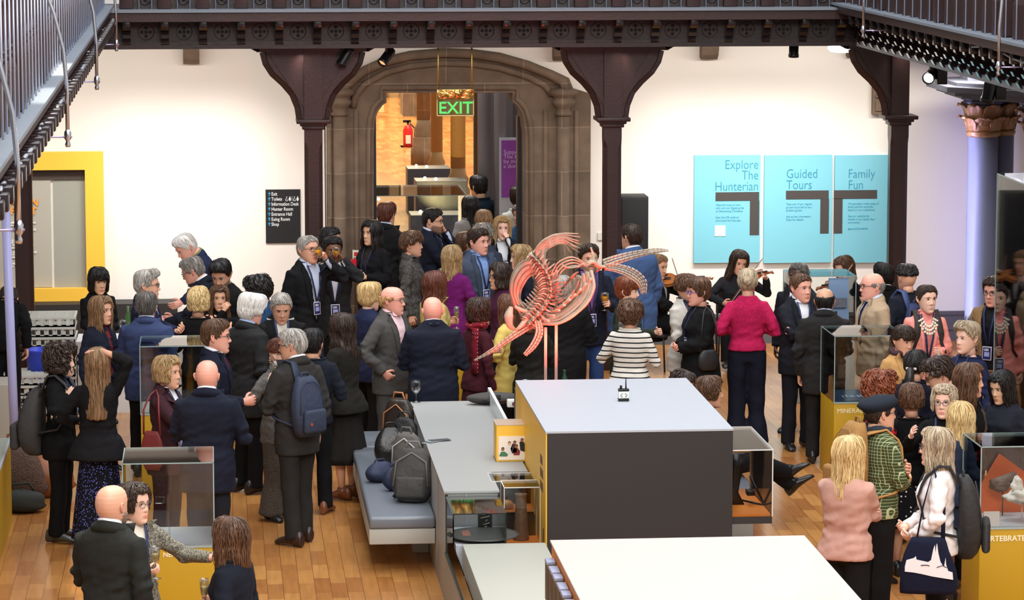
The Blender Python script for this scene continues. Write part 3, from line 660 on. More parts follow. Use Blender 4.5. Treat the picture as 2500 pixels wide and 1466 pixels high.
# ================================================================== SHOW CASES AND FURNITURE
CW = .655
vB = vitrine(-.69, -.035, 23.5, 24.15, .73, 1.35, 'front left glass case on an olive yellow plinth, in front of the burgundy suit', True, OLIVE)
vA = vitrine(-.69, -.035, 29.35, 30.0, .73, 1.35, 'rear left glass case behind the blonde woman in burgundy', True, OLIVE)
vC = vitrine(5.66, 6.315, 29.42, 30.1, .73, 1.35, 'glass case on an olive plinth lettered MINERALS, right of the suited men', True, OLIVE)
vD = vitrine(5.66, 6.6, 23.62, 24.2, .73, 1.35, 'front right glass case with a fossil on an olive plinth', True, OLIVE)
vE = vitrine(6.05, 6.72, 33.8, 34.4, .73, 1.35, 'far glass case with an upright text card, in front of the musicians', True, GREYM)
def local(t, p): return Vector(p) - t.location
LT = M('cream_letters', S(238, 232, 200), .5)
MB().box((-.325, -.322, .72), (.325, .322, .75)).build('white_top', WHITEB, vB)
text('NEAN / A', .048, LT, vB, (-.045, -.327, .66), bold=.0008)
MB().tube([(0, 0, .75), (0, 0, .93), (-.05, -.02, 1.02)], .006).rbox((-.1, -.05, 1.0), (-.03, -.03, 1.05), .004).build('acrylic_stand', ACRYL, vB)
MB().box((-.32, -.325, .7), (.32, .325, .745)).build('blue_top', M('dark_blue_top', S(42, 66, 92), .3), vC)
text('MINERALS', .06, LT, vC, (-.3, -.342, .635))
mb = MB()
for i in range(9): mb.box((-.2 + i * .035, -.12, .746), (-.19 + i * .035 + .01 * (i % 3), -.02 + .03 * (i % 2), .748))
mb.build('light_stripes', M('stripe_pale', S(150, 175, 200), .5), vC)
MB().tube([(.2, .05, .75), (.2, .05, .86), (.24, .05, .9), (.3, .05, .87)], .01).ball((.2, .05, .9), .02).rbox((.15, -.02, .745), (.29, .12, .765), .004).build('small_specimen', BLACKM, vC)
MB().box((-.32, -.32, .7), (.32, .32, .745)).build('grey_top', GREYL, vA)
# front right case contents
MB().box((-.465, -.285, .71), (.465, .285, .745)).build('white_top', WHITEB, vD)
text('VERTEBRATE EVOLUTION', .058, LT, vD, (-.455, -.292, .635), bold=.0012)
MB().prism([(-.47 + .0, .745), (-.2, 1.2), (.05, 1.02), (.1, .745)], .235, .255).build('orange_cone_panel', M('orange_panel', S(214, 92, 40), .5), vD)
fs = MB(); rr = random.Random(3)
def blob(mb, c, r, mi=0, rough=.25, seed=1, n=14):
    q = random.Random(seed); ph = [q.uniform(0, 6) for _ in range(6)]; rings = []
    for i in range(n + 1):
        a = -PI / 2 + PI * i / n; rw = []
        for j in range(n + 4):
            b = 2 * PI * j / (n + 4)
            k_ = 1 + rough * (math.sin(3 * b + ph[0] + 2 * a) * .5 + math.sin(5 * a + ph[1] + b) * .4 + math.sin(7 * b - 4 * a + ph[2]) * .3)
            ca = max(.02, math.cos(a))
            rw.append(Vector((c[0] + r[0] * ca * math.cos(b) * k_, c[1] + r[1] * ca * math.sin(b) * k_, c[2] + r[2] * math.sin(a) * k_)))
        rings.append(rw)
    return mb.loft(rings, mi)
blob(fs, (-.1, -.08, .93), (.12, .1, .05), 0, .3, 2); blob(fs, (-.13, -.05, 1.0), (.045, .04, .07), 0, .3, 5); blob(fs, (.0, -.08, .97), (.05, .04, .05), 0, .3, 8)
fs.tube([(-.1, -.08, .745), (-.1, -.08, .9)], .005, 6).tube([(-.04, -.08, .745), (-.04, -.08, .9)], .005, 6)
tag(fs.build('fossil_bone', M('fossil_white', S(205, 200, 192), .7, bump=(25, .8, .02), var=(8, .4)), None, vD.location), 'pale knobbly fossil bone on two pins inside the front right case', 'fossil')
f2 = MB(); blob(f2, (-.22, .12, .98), (.08, .05, .045), 0, .35, 4); f2.tube([(-.2, .12, .745), (-.2, .12, .96)], .006, 6).tube([(-.3, .1, 1.0), (-.2, .12, 1.01), (-.1, .12, 1.06)], [.03, .045, .03], 8)
tag(f2.build('dark_fossil', M('fossil_dark', S(84, 70, 64), .6, bump=(25, .8, .02)), None, vD.location), 'dark mottled fossil bone behind the pale one in the front right case', 'fossil')
cd = MB(); cd.prism([(-.28, .745), (-.2, .745), (-.28, .86)], -.44, -.32, 'x'); o = cd.build('label_card', M('card_white', S(232, 232, 232), .5), vD)
for q_ in range(4): MB().box((-.43, -.285 + q_ * .012 + .01, .82 - q_ * .018), (-.34, -.28 + q_ * .012 + .01, .824 - q_ * .018)).build('text_line', M('line_grey', S(120, 120, 120), .6), vD)
# far case text card
cr = MB(); cr.prism([(-.28, .73), (-.13, .73), (-.2, 1.32), (-.23, 1.32)], .06, .27, 'x'); cr.build('text_card', M('blue_card', S(150, 178, 222), .5), vE)
MB().box((.09, -.315, 1.02), (.24, -.29, 1.12)).build('card_picture', M('card_pic', S(84, 90, 104), .6, var=(30, .6)), vE)
# tall wall case at the right picture edge
tc_ = vitrine(7.05, 8.25, 27.6, 29.0, .8, 2.88, 'tall glass wall case cut by the right picture edge', True, GREYM)
MB().box((-.50, .6, .85), (.58, .64, 2.8)).build('lit_back_board', M('lit_board', S(236, 232, 222), .6), tc_)
MB().box((-.58, .58, 1.6), (-.5, .64, 2.8)).build('cyan_side_print', M('cyan_print', S(120, 200, 215), .4), tc_)
mb = MB()
for i in range(16): mb.box((-.575, .572, 1.62 + i * .035), (-.52 - .012 * (i % 3), .58, 1.63 + i * .035))
mb.build('white_text_lines', WW, tc_)
MB().prism([(-.85, .8), (-.5, .8), (-.5, 1.6)], -.55, .5, 'x').build('oak_stand', M('orange_oak', S(176, 96, 44), .45, var=(6, .3)), tc_)
MB().prism([(-.87, .82), (-.86, .8), (-.66, 1.22), (-.67, 1.24)], -.4, .5, 'x').build('white_label_panel', M('card_white'), tc_)
# left-edge plinth
lp = thing('yellow_plinth', 'olive yellow plinth with grey-green top cut by the left picture edge', 'plinth')
MB().box((-2.6, 22.8, 0), (-1.785, 28.2, .715)).build('plinth_body', OLIVE, lp)
MB().box((-2.62, 22.78, .715), (-1.78, 28.22, .735)).build('white_trim', WHITEB, lp)
MB().box((-2.6, 22.8, .735), (-1.8, 28.19, .74)).build('green_grey_top', M('grey_green_top', S(152, 160, 148), .4), lp)
q = PZ(5, 1420, .0)
tag(MB().rbox((q.x - .3, 22.05, 0), (PY(18, 1400, 22.1).x, 22.3, .33), .01).build('black_floor_box', M('speaker_black')), 'small black box on the floor at the lower left picture edge', 'box')
# pole at far left, its lavender lighting put into the base colour
pb = PY(15, 480, 33)
tag(MB().tube([(PY(27, 480, 29).x, 29.0, 0), (PY(10, 480, 29).x, 29, 3.2)], .04, 14).build('lilac_pole', M('lilac_light_tint', S(190, 192, 246), .35)), 'pale lilac lit pole standing at the left picture edge', 'pole')
# ---- the long grey display counter, bench
ct = thing('display_counter', 'long light grey display counter beside the grey bench', 'counter')
MB().rbox((1.735, 25.58, .0), (2.44, 29.05, .845), .004).rbox((1.735, 24.8, .0), (2.15, 25.6, .845), .004).build('counter_body', GREYL, ct)
MB().prism([(1.73, 24.78), (2.16, 24.78), (2.16, 25.57), (2.455, 25.57), (2.455, 29.06), (1.73, 29.06)], .845, .86, 'z').build('counter_top', GREYL, ct)
MB().box((1.735, 20.5, 0), (1.81, 24.06, .37)).box((1.735, 24.06, 0), (2.15, 24.8, .37)).build('counter_base', GREYM, ct)
MB().box((1.77, 24.08, .37), (2.14, 24.78, .58)).box((1.9, 24.78, .6), (1.905, 24.785, .84)).build('case_floor', WHITEB, ct)
MB().box((1.745, 24.06, .37), (1.755, 24.78, .82)).box((1.745, 24.06, .82), (2.15, 24.78, .828)).box((2.14, 24.06, .37), (2.15, 24.78, .82)).box((1.745, 20.5, .37), (1.752, 24.06, .59)).build('glass_hood', CASEG, ct)
MB().box((1.74, 24.74, .37), (1.76, 24.79, .83)).box((1.735, 20.5, .37), (1.765, 24.79, .385)).box((1.74, 24.06, .81), (1.76, 24.79, .83)).build('hood_edge', M('green_glass_edge', S(70, 84, 80), .3), ct)
pl = thing('low_plinth', 'low grey-white plinth in front of the display counter, under the vase case', 'plinth')
MB().rbox((1.815, 20.0, 0), (2.44, 24.04, .6), .005).build('plinth_body', M('pale_grey_plinth', S(176, 176, 164), .5), pl)
pt = MB(); pt.lathe([(.02, 0), (.1, .01), (.24, .015), (.28, .03), (.24, .03), (.05, .02)], (2.0, 24.34, .582), 28)
tag(pt.build('dark_dish', M('dark_dish', S(60, 62, 58), .4)), 'round dark dish lying inside the glass end of the counter', 'dish')
tb = MB(); tb.rbox((1.98, 24.62, .582), (2.09, 24.64, .80), .01)
for i in range(7): tb.tube([(2.00 + .02 * (i % 3), 24.615, .6 + .026 * i), (2.05 + .02 * (i % 2), 24.615, .615 + .026 * i)], .005, 5, 1)
tag(tb.build('inscribed_tablet', [M('dark_tablet', S(52, 52, 48), .6), M('scratch', S(150, 150, 140), .6)]), 'dark upright tablet with pale markings inside the counter case', 'tablet')
t2 = MB(); t2.box((1.84, 24.3, .581), (1.9, 24.5, .61))
tag(t2.build('wooden_object', M('reddish_wood', S(120, 74, 58), .6)), 'small reddish piece lying inside the counter case', 'artefact')
t2 = MB(); blob(t2, (1.783, 23.4, .42), (.022, .09, .04), 0, .2, 6)
tag(t2.build('violet_specimen', M('violet_spec', S(170, 130, 180), .4)), 'violet glossy specimen low behind the counter glass', 'specimen')
be = thing('bench', 'long grey bench with padded leather seat beside the counter', 'bench')
MB().rbox((1.2, 25.79, .24), (1.73, 29.85, .365), .006).box((1.6, 26.6, 0), (1.73, 29.8, .24)).build('bench_base', M('bench_white', S(176, 176, 168), .5), be)
GL = M('grey_leather', S(112, 118, 126), .32, bump=(25, .15, .006))
MB().rbox((1.2, 25.78, .365), (1.73, 29.0, .465), .025).build('seat_cushion', GL, be)
MB().rbox((1.2, 29.01, .365), (1.73, 29.84, .465), .025).build('seat_cushion', GL, be)
# ---- black display block with yellow side
bb = thing('display_block', 'large charcoal display block with white top and yellow left side', 'display block')
bx_, by_, bX, bY = 2.47, 24.3, 3.9, 26.8
MB().box((bx_ + .01, by_ + .0, 0), (bX, bY, 1.385)).build('charcoal_body', CHAR, bb)
MB().box((bx_, by_ + .003, 0), (bx_ + .012, bY, 1.386)).build('yellow_side', YELLOW, bb)
MB().box((bx_ - .002, by_ - .002, 1.385), (bX + .002, bY, 1.4)).build('white_top', WHITEB, bb)
for i, (z_, n_) in enumerate(((1.16, 4), (1.06, 5), (.96, 5))):
    for q_ in range(n_): MB().prism([(24.70 - q_ * .045 - .02, z_ - .07 + .01 * (q_ % 2)), (24.70 - q_ * .045 - .004, z_ - .07), (24.70 - q_ * .045 + .012, z_), (24.70 - q_ * .045, z_)], bx_ - .003, bx_ - .0005, 'x').build('worn_letter', M('dark_brown_text', S(96, 66, 34), .6), bb)
for i in range(10): MB().box((bx_ - .002, 24.5 - .0 - i * .006, .34 + .0), (bx_, 24.503 - i * .006, .62)).build('small_text_line', M('dark_brown_text'), bb)
# radio unit on it
ru = thing('radio_unit', 'small black and white radio unit with antenna on the block top', 'radio unit')
q = PZ(1523, 981, 1.4)
MB().rbox((q.x - .043, q.y, 1.4), (q.x + .043, q.y + .05, 1.425), .004).rbox((q.x - .043, q.y, 1.48), (q.x + .043, q.y + .05, 1.5), .004).tube([(q.x - .02, q.y + .03, 1.5), (q.x - .02, q.y + .03, 1.525)], .01).tube([(q.x + .02, q.y + .03, 1.5), (q.x + .02, q.y + .03, 1.58)], [.006, .004]).build('radio_case', BLACKM, ru)
MB().rbox((q.x - .041, q.y - .001, 1.425), (q.x + .041, q.y + .048, 1.48), .003).build('white_front', M('plastic_white', S(222, 222, 216), .5), ru)
mb = MB()
for s in (-1, 1): mb.tube([(q.x + s * .012, q.y - .003, 1.435), (q.x + s * .026, q.y - .003, 1.45), (q.x + s * .02, q.y - .003, 1.458), (q.x + s * .008, q.y - .003, 1.466)], .0028, 5)
mb.build('grey_emblem', M('line_grey'), ru)
# glass on block edge behind + bottle
def lathe_glass(kind='wine'):
    mb = MB()
    if kind == 'flute': prof = [(.001, 0), (.034, .001), (.034, .003), (.006, .008), (.004, .03), (.004, .075), (.012, .088), (.021, .11), (.026, .15), (.027, .2), (.0262, .2), (.0250, .15), (.020, .112), (.01, .092), (.001, .09)]
    elif kind == 'tumbler': prof = [(.001, 0), (.03, 0), (.036, .1), (.035, .1), (.029, .006), (.001, .006)]
    else: prof = [(.001, 0), (.034, .001), (.034, .003), (.006, .008), (.004, .02), (.004, .065), (.02, .078), (.036, .1), (.041, .125), (.037, .155), (.033, .17), (.0322, .17), (.036, .154), (.040, .125), (.035, .101), (.018, .08), (.001, .076)]
    mb.lathe(prof, n=18, cap=False); return mb
GLM = None
def drink_mat():
    m = bpy.data.materials.new('clear_glass'); m.use_nodes = True; N, L = nt(m); N.remove(N['Principled BSDF'])
    t = N.new('ShaderNodeBsdfTransparent'); t.inputs[0].default_value = (.9, .92, .92, 1); g = N.new('ShaderNodeBsdfGlossy'); g.inputs['Roughness'].default_value = .06
    lw = N.new('ShaderNodeLayerWeight'); lw.inputs[0].default_value = .35; ms = N.new('ShaderNodeMixShader')
    L.new(lw.outputs['Facing'], ms.inputs[0]); L.new(t.outputs[0], ms.inputs[1]); L.new(g.outputs[0], ms.inputs[2]); L.new(ms.outputs[0], N['Material Output'].inputs[0]); return m
GLM = drink_mat()
GM = {k: lathe_glass(k).mesh('glass_' + k, [GLM]) for k in ('wine', 'flute', 'tumbler')}
def fill_mesh(kind, lvl):
    mb = MB()
    if kind == 'flute': mb.lathe([(.001, .092), (.018, .112), (.0225, .13), (.024, .13 + .05 * lvl)], n=14)
    else: mb.lathe([(.001, .079), (.018, .083), (.033, .103), (.037, .115 + .03 * lvl)], n=14)
    return mb
def glass(kind, loc, label, drink=None, tilt=None, lvl=.5, sc=1.0, cat='glass'):
    o = bpy.data.objects.new('wine_glass' if kind == 'wine' else ('champagne_flute' if kind == 'flute' else 'tumbler'), GM[kind]); reg(o)
    o.location = loc; o.scale = (sc,) * 3
    if tilt: o.rotation_euler = tilt
    tag(o, label, cat)
    if drink and kind != 'tumbler':
        fill_mesh(kind, lvl).build('drink', M('drink_' + drink, dict(juice=S(245, 160, 20), white=S(222, 205, 140), water=S(200, 205, 205), red=S(90, 20, 26))[drink], .15, trans=.0 if drink == 'juice' else .6), o)
    return o
q = PZ(1016, 983, .86); glass('wine', (q.x, q.y, .86), 'empty wine glass standing on the far left corner of the grey counter', sc=1.15)
MB().box((2.5, 26.8, 0), (3.88, 27.25, 1.27)).build('rear_ledge', CHAR, bb)
q = PZ(1283, 930, 1.4); glass('tumbler', (q.x + .02, 27.0, 1.27), 'small glass just showing behind the left rear edge of the block', sc=1)
# green bottle behind block
bt = MB(); bt.lathe([(.025, 0), (.025, .1), (.011, .14), (.011, .17), (.013, .18)], n=14); q = PY(1378, 925, 27.0)
tag(bt.build('bottle', M('green_glass', (.01, .06, .03), .1), None, (q.x, 27.0, 1.27)), 'dark green bottle neck showing behind the block', 'bottle')
# leaflets on the counter
for i in range(4):
    q = PZ(1052 + i * 7, 1080 - i * 1.5, .86 + i * .002)
    tag(MB().box((-.045, -.09, .001), (.045, .09, .003)).build('leaflet', M('leaflet_dark' if i % 2 else 'leaflet_pale', S(70, 74, 78) if i % 2 else S(150, 160, 160), .5), None, (q.x, q.y, q.z), -.5 - .25 * i), ['leftmost dark leaflet of the fan on the grey counter', 'second leaflet from the left in the fan on the counter', 'third leaflet from the left in the fan on the counter', 'rightmost leaflet of the fan on the grey counter'][i], 'leaflet', 'fanned leaflets on the counter')
# white riser and small device
wr = MB(); a = PZ(1226, 1016, .98); wr.box((a.x, 26.85, .86), (2.45, 29.0, .99)); tag(wr.build('white_riser', M('white_glossy', S(232, 236, 236), .3)), 'narrow white riser between the counter and the block', 'riser')
dv = thing('white_device', 'small white device with a round dark dial on the riser', 'device'); q = PZ(1251, 996, .99)
MB().rbox((q.x - .045, q.y, .99), (q.x + .05, q.y + .06, 1.06), .01).build('device_case', M('plastic_white'), dv); MB().lathe([(.016, 0), (.016, .008)], (q.x + .012, q.y - .006, 1.025), 14, axis=(0, -1, 0)).build('dial', M('dial_dark', S(110, 60, 70), .4), dv)
# ---- small cases on the yellow side
def side_case(y0, y1, x0, zb, zt, label, inner=True):
    t = thing('side_vitrine', label, 'display case', (0, 0, 0), 0, 'small cases on the yellow side of the block')
    xb = bx_
    MB().box((x0, y0, zb), (xb, y1, zb + .055)).build('dark_shelf', CHAR, t)
    g = .005
    MB().box((x0, y0, zb + .055), (xb, y0 + g, zt)).box((x0, y1 - g, zb + .055), (xb, y1, zt)).box((x0, y0, zb + .055), (x0 + g, y1, zt)).box((x0, y0, zt), (xb, y1, zt + g)).build('acrylic_hood', ACRYL, t)
    mb = MB(); e = .003
    for yy in (y0, y1): mb.box((x0 - e, yy - e, zb + .05), (x0 + e, yy + e, zt + .005)); mb.box((x0, yy - e, zt), (xb, yy + e, zt + .007)); mb.box((xb - .006, yy - e, zb + .05), (xb, yy + e, zt))
    mb.box((x0 - e, y0, zt), (x0 + e, y1, zt + .007)); mb.build('hood_edge', M('bright_edge', S(225, 225, 222), .3), t)
    if inner: MB().box((x0 + g, y0 + g, zb + .055), (xb, y1 - g, zb + .07)).build('orange_base', M('orange_base', S(236, 140, 52), .5), t)
    return t
# photo cube
YQ = 26.0
a = PY(1211, 1040, YQ); b = PY(1286, 1127, YQ); c = PY(1286, 1143, YQ)
ph = thing('photo_cube', 'yellow cube with a group photograph on the yellow side of the block', 'display case')
MB().box((a.x, YQ, c.z), (bx_, YQ + .28, b.z)).build('dark_shelf', CHAR, ph)
MB().box((a.x + .004, YQ + .003, b.z), (bx_, YQ + .28, a.z)).build('yellow_cube', YELLOW, ph)
MB().box((a.x, YQ, a.z), (bx_, YQ + .28, a.z + .006)).build('acrylic_top', M('rosy_acrylic', S(200, 178, 160), .2), ph)
pa = PY(1217, 1066, YQ); pb_ = PY(1281, 1123, YQ)
MB().box((pa.x, YQ - .004, pb_.z), (pb_.x, YQ + .002, pa.z)).build('photograph', M('photo_cream', S(240, 226, 210), .4), ph)
def px(u, v): p = PY(u, v, YQ); return (p.x, p.z)
def fig(name, pts, col):
    MB().prism([px(*p) for p in pts], YQ - .006, YQ - .003).build(name, M('photo_' + name, col, .5), ph)
fig('green_shirt', [(1219, 1112), (1223, 1104), (1232, 1103), (1240, 1110), (1238, 1115), (1219, 1115)], S(70, 120, 80))
fig('dark_figure', [(1250, 1085), (1256, 1081), (1260, 1088), (1262, 1104), (1250, 1108), (1246, 1096)], S(60, 34, 34))
fig('white_shirt', [(1233, 1092), (1244, 1088), (1250, 1094), (1250, 1108), (1238, 1110)], S(225, 220, 215))
fig('red_shirt', [(1252, 1097), (1262, 1092), (1270, 1102), (1268, 1112), (1254, 1112)], S(130, 46, 48))
fig('black_jacket', [(1268, 1080), (1276, 1076), (1281, 1084), (1281, 1104), (1270, 1100)], S(28, 26, 30))
for k_, (u, v) in enumerate(((1227, 1098), (1243, 1084), (1256, 1082), (1260, 1091), (1274, 1076))):
    p = px(u, v); MB().lathe([(.0125, 0), (.0125, .003)], (p[0], YQ - .004, p[1]), 10, axis=(0, -1, 0)).build('face', M('photo_face', S(150, 98, 74), .6) if k_ != 1 else M('photo_face2', S(215, 170, 140), .6), ph)
    MB().lathe([(.0135, 0), (.0135, .003)], (p[0] + .002, YQ - .002, p[1] + .006), 10, axis=(0, -1, 0)).build('hair', M('photo_hair', S(40, 28, 24), .6), ph)
c2 = side_case(25.15, 25.5, PY(1200, 1180, 25.15).x, PY(1262, 1273, 25.15).z, PY(1199, 1178, 25.15).z, 'clear case holding a yellow gourd, on the yellow side of the block')
c2y = 26.0
go = MB(); rings = []
for i in range(11):
    a_ = -PI / 2 + PI * i / 10; rr_ = max(.004, .058 * math.cos(a_)); rings.append([Vector((rr_ * (1 + .07 * abs(math.sin(4 * b))) * math.cos(b), rr_ * (1 + .07 * abs(math.sin(4 * b))) * math.sin(b), .05 * math.sin(a_))) for b in [2 * PI * j / 32 for j in range(32)]])
go.loft(rings); go.tube([(0, 0, .045), (.005, 0, .075)], .006, 6, 1)
q = PY(1236, 1236, 25.32)
tag(go.build('gourd', [M('gourd_amber', S(214, 150, 60), .35), WOOD], None, (q.x, 25.32, q.z)), 'round ribbed amber gourd inside the small clear case', 'gourd')
c3 = side_case(24.7, 25.0, PY(1231, 1190, 24.7).x, PY(1262, 1350, 24.7).z, PY(1231, 1193, 24.7).z, 'tall clear case holding a brown vase, lowest on the yellow side')
q = PY(1272, 1319, 24.85); z1 = PY(1272, 1207, 24.85).z; hh = z1 - q.z
tag(MB().lathe([(.02, 0), (.062, 0), (.064, .01), (.055, .3 * hh), (.045, .7 * hh), (.042, .9 * hh), (.048, .985 * hh), (.05, hh), (.035, hh), (.032, .9 * hh)], n=26).build('vase', M('brown_vase', S(112, 84, 62), .5, bump=(30, .6, .01), var=(10, .3)), None, (q.x, 24.85, q.z)), 'tall tapering brown vase inside the clear case', 'vase')
# right side case with dark object
t = thing('side_vitrine', 'clear case on the right side of the charcoal block, orange base', 'display case', (0, 0, 0), 0, 'small cases on the sides of the block')
ya, yb2 = 24.32, 25.35; xa, xb = bX, PY(1886, 1180, 24.32).x; zb = PY(1886, 1279, 24.32).z; zm = PY(1886, 1262, 24.32).z; zt = PY(1886, 1099, 24.32).z
MB().box((xa, ya, zb), (xb, yb2, zm)).build('dark_shelf', CHAR, t); MB().box((xa, ya + .01, zm), (xb - .01, yb2, zm + .02)).build('orange_base', M('orange_base'), t)
g = .006
MB().box((xa, ya, zm), (xb, ya + g, zt)).box((xb - g, ya, zm), (xb, yb2, zt)).box((xa, yb2 - g, zm), (xb, yb2, zt)).box((xa, ya, zt), (xb, yb2, zt + g)).build('acrylic_hood', ACRYL, t)
mb = MB(); e = .004
mb.box((xb - e, ya - e, zm), (xb + e, ya + e, zt)).box((xa, ya - e, zt - e), (xb, ya + e, zt + e)).box((xb - e, ya, zt - e), (xb + e, yb2, zt + e)).box((xb - e, yb2 - e, zm), (xb + e, yb2 + e, zt)).box((xa, yb2 - e, zt - e), (xb, yb2 + e, zt + e)); mb.build('hood_edge', M('bright_edge'), t)
dk = MB(); dk.loft([[Vector((xa + .03 + a, 24.7 + b, z)) for a, b in ((0, 0), (w_, 0), (w_, .05), (0, .05))] for z, w_ in ((zm + .02, .13), (zm + .12, .08), (zm + .3, .11), (zm + .42, .13))])
tag(dk.build('dark_vessel', M('black_glossy', (.02, .017, .016), .25)), 'tall dark glossy object standing inside the right side case', 'artefact')
d2 = MB(); d2.tube([(xa + .2, 24.7, zm + .25), (xa + .31, 24.66, zm + .02)], .01, 8).tube([(xa + .31, 24.66, zm + .02), (xa + .1, 24.8, zm + .05)], .008, 6).rbox((xa + .17, 24.64, zm + .1), (xa + .23, 24.74, zm + .14), .006)
tag(d2.build('black_stand', BLACKM), 'thin black leaning stand inside the right side case', 'stand')
# ---- front table block
fb = thing('display_block', 'foreground display block with pinkish white top and orange side', 'display block')
MB().box((2.2, 17.2, 0), (3.89, 21.25, 1.185)).build('block_body', M('orange_side', S(226, 136, 40), .5), fb)
MB().box((2.19, 17.19, 1.185), (3.9, 21.26, 1.2)).build('white_top', M('pinkish_white', S(196, 184, 177), .45), fb)
for i in range(9):
    y = 20.95 - i * .245
    t = thing('hanging_board', ('farthest' if i == 0 else ('second', 'third', 'fourth', 'fifth', 'sixth', 'seventh', 'eighth')[i - 1] + ' farthest' if i < 8 else 'nearest') + ' brown board hanging on the orange side of the front block', 'board', (2.165, y, .85), 0, 'brown boards on the orange side of the front block')
    MB().rbox((-.03, -.1, 0), (.025, .1, .25), .006).build('board_body', M('board_brown', S(92, 70, 48), .6, var=(9, .4)), t)
    MB().rbox((-.032, -.085 if i % 2 else -.02, .25), (.028, .1, .275), .005).build('pale_clip', M('clip_pale', S(150, 156, 182), .4), t)
# ---- low glass-box stool right of block etc.
# ================================================================== crates, bins and bags at the left
CR = M('crate_white', S(214, 214, 206), .45)
def crate_mesh():
    mb = MB(); W_, D_, H_ = .25, .25, .105
    mb.box((-W_, -D_, 0), (W_, D_, .012))
    for z0_, z1_ in ((0, .022), (.082, H_)):
        mb.box((-W_, -D_, z0_), (W_, -D_ + .012, z1_)).box((-W_, D_ - .012, z0_), (W_, D_, z1_)).box((-W_, -D_, z0_), (-W_ + .012, D_, z1_)).box((W_ - .012, -D_, z0_), (W_, D_, z1_))
    for i in range(6):
        a = -W_ + .0 + i * (2 * W_ - .05) / 5
        w_ = .05
        for yy in (-D_, D_ - .012): mb.box((a, yy, 0), (a + w_, yy + .012, H_))
        for xx in (-W_, W_ - .012): mb.box((xx, a, 0), (xx + .012, a + w_, H_))
    mb.box((-W_ - .012, -D_ - .012, H_ - .025), (W_ + .012, -D_, H_)).box((-W_ - .012, D_, H_ - .025), (W_ + .012, D_ + .012, H_)).box((-W_ - .012, -D_, H_ - .025), (-W_, D_, H_)).box((W_, -D_, H_ - .025), (W_ + .012, D_, H_))
    for i in range(1, 5): mb.box((-W_, -D_ + i * .1 - .004, .06), (W_, -D_ + i * .1 + .004, H_ - .01)).box((-W_ + i * .1 - .004, -D_, .06), (-W_ + i * .1 + .004, D_, H_ - .01))
    return mb.mesh('glass_crate', [CR])
CRM = crate_mesh()
def stack(x, y, n, z0, where):
    for i in range(n):
        o = reg(bpy.data.objects.new('glass_crate', CRM)); o.location = (x + RS.uniform(-.006, .006), y, z0 + i * .108)
        tag(o, 'white plastic crate, ' + ('topmost' if i == n - 1 else '%s from floor' % ('lowest', 'second', 'third', 'fourth', 'fifth', 'sixth', 'seventh', 'eighth', 'ninth', 'tenth', 'eleventh')[i]) + ', stack ' + where, 'crate', 'white crates stacked ' + where)
q = PY(127, 765, 35.2); stack(q.x, 35.2, int((q.z) / .108), 0.0, 'right of the far left post')
q = PY(-20, 820, 34.5); stack(q.x, 34.5, int((q.z) / .108), 0.0, 'cut by the left picture edge')
q = PZ(98, 935, .35); stack(q.x, q.y + .25, 4, 0.0, 'behind the woman with backpack')
tag(MB().lathe([(.13, 0), (.17, .36), (.18, .38), (.165, .38), (.12, .02)], n=20).build('blue_bin', M('blue_plastic', S(52, 74, 210), .35), None, (PY(103, 900, 34.2).x, 34.2, .25)), 'bright blue plastic tub beside the far left post', 'tub')
tag(MB().rbox((-2.6, 34.0, 0), (-1.7, 34.6, .25), .01).build('low_table', M('low_table_oak', S(130, 84, 50), .5)), 'low brown table carrying the blue tub by the far left post', 'table')
tag(MB().rbox((PY(-30, 900, 31).x, 31, 0), (PY(24, 900, 31).x, 31.5, PY(0, 940, 31).z), .01).build('cardboard_box', M('box_grey', S(170, 164, 152), .7)), 'pale box with orange band at the left picture edge', 'box')
def bag_on_floor(u, v, Y, w_, d_, h_, label, mat, strap=None, name='shoulder_bag'):
    q = PY(u, v, Y); t = thing(name, label, 'bag', (q.x, Y, 0))
    mb = MB(); blob(mb, (0, 0, h_ / 2), (w_ / 2, d_ / 2, h_ / 2 * 1.05), 0, .07, int(u) % 17, 16)
    for i, p in enumerate(mb.v): mb.v[i] = (p[0] * (1.0 if p[2] > h_ * .3 else 1.15), p[1], max(p[2], 0.005))
    mb.build('bag_body', mat, t)
    MB().tube([(-w_ * .3, 0, h_ * .85), (-w_ * .2, 0, h_ * 1.25), (w_ * .15, .02, h_ * 1.3), (w_ * .3, 0, h_ * .85)], .012, 6).build('handle', strap or mat, t)
    return t
TAN = M('tan_leather', S(150, 88, 48), .5, bump=(12, .3, .02))
bag_on_floor(95, 1100, 29.3, .62, .35, .36, 'large tan leather bag on the floor behind the curly-haired woman', TAN)
bag_on_floor(45, 1080, 29.0, .46, .3, .5, 'brown knitted patterned bag on the floor at the far left', M('knit_brown', S(96, 74, 62), .9, bump=(60, 1, .02), var=(60, .7)), TAN, 'knitted_bag')
bag_on_floor(52, 1110, 28.6, .4, .25, .2, 'dark green cloth bag lying below the knitted bag', M('dark_green_cloth', S(46, 50, 44), .8))
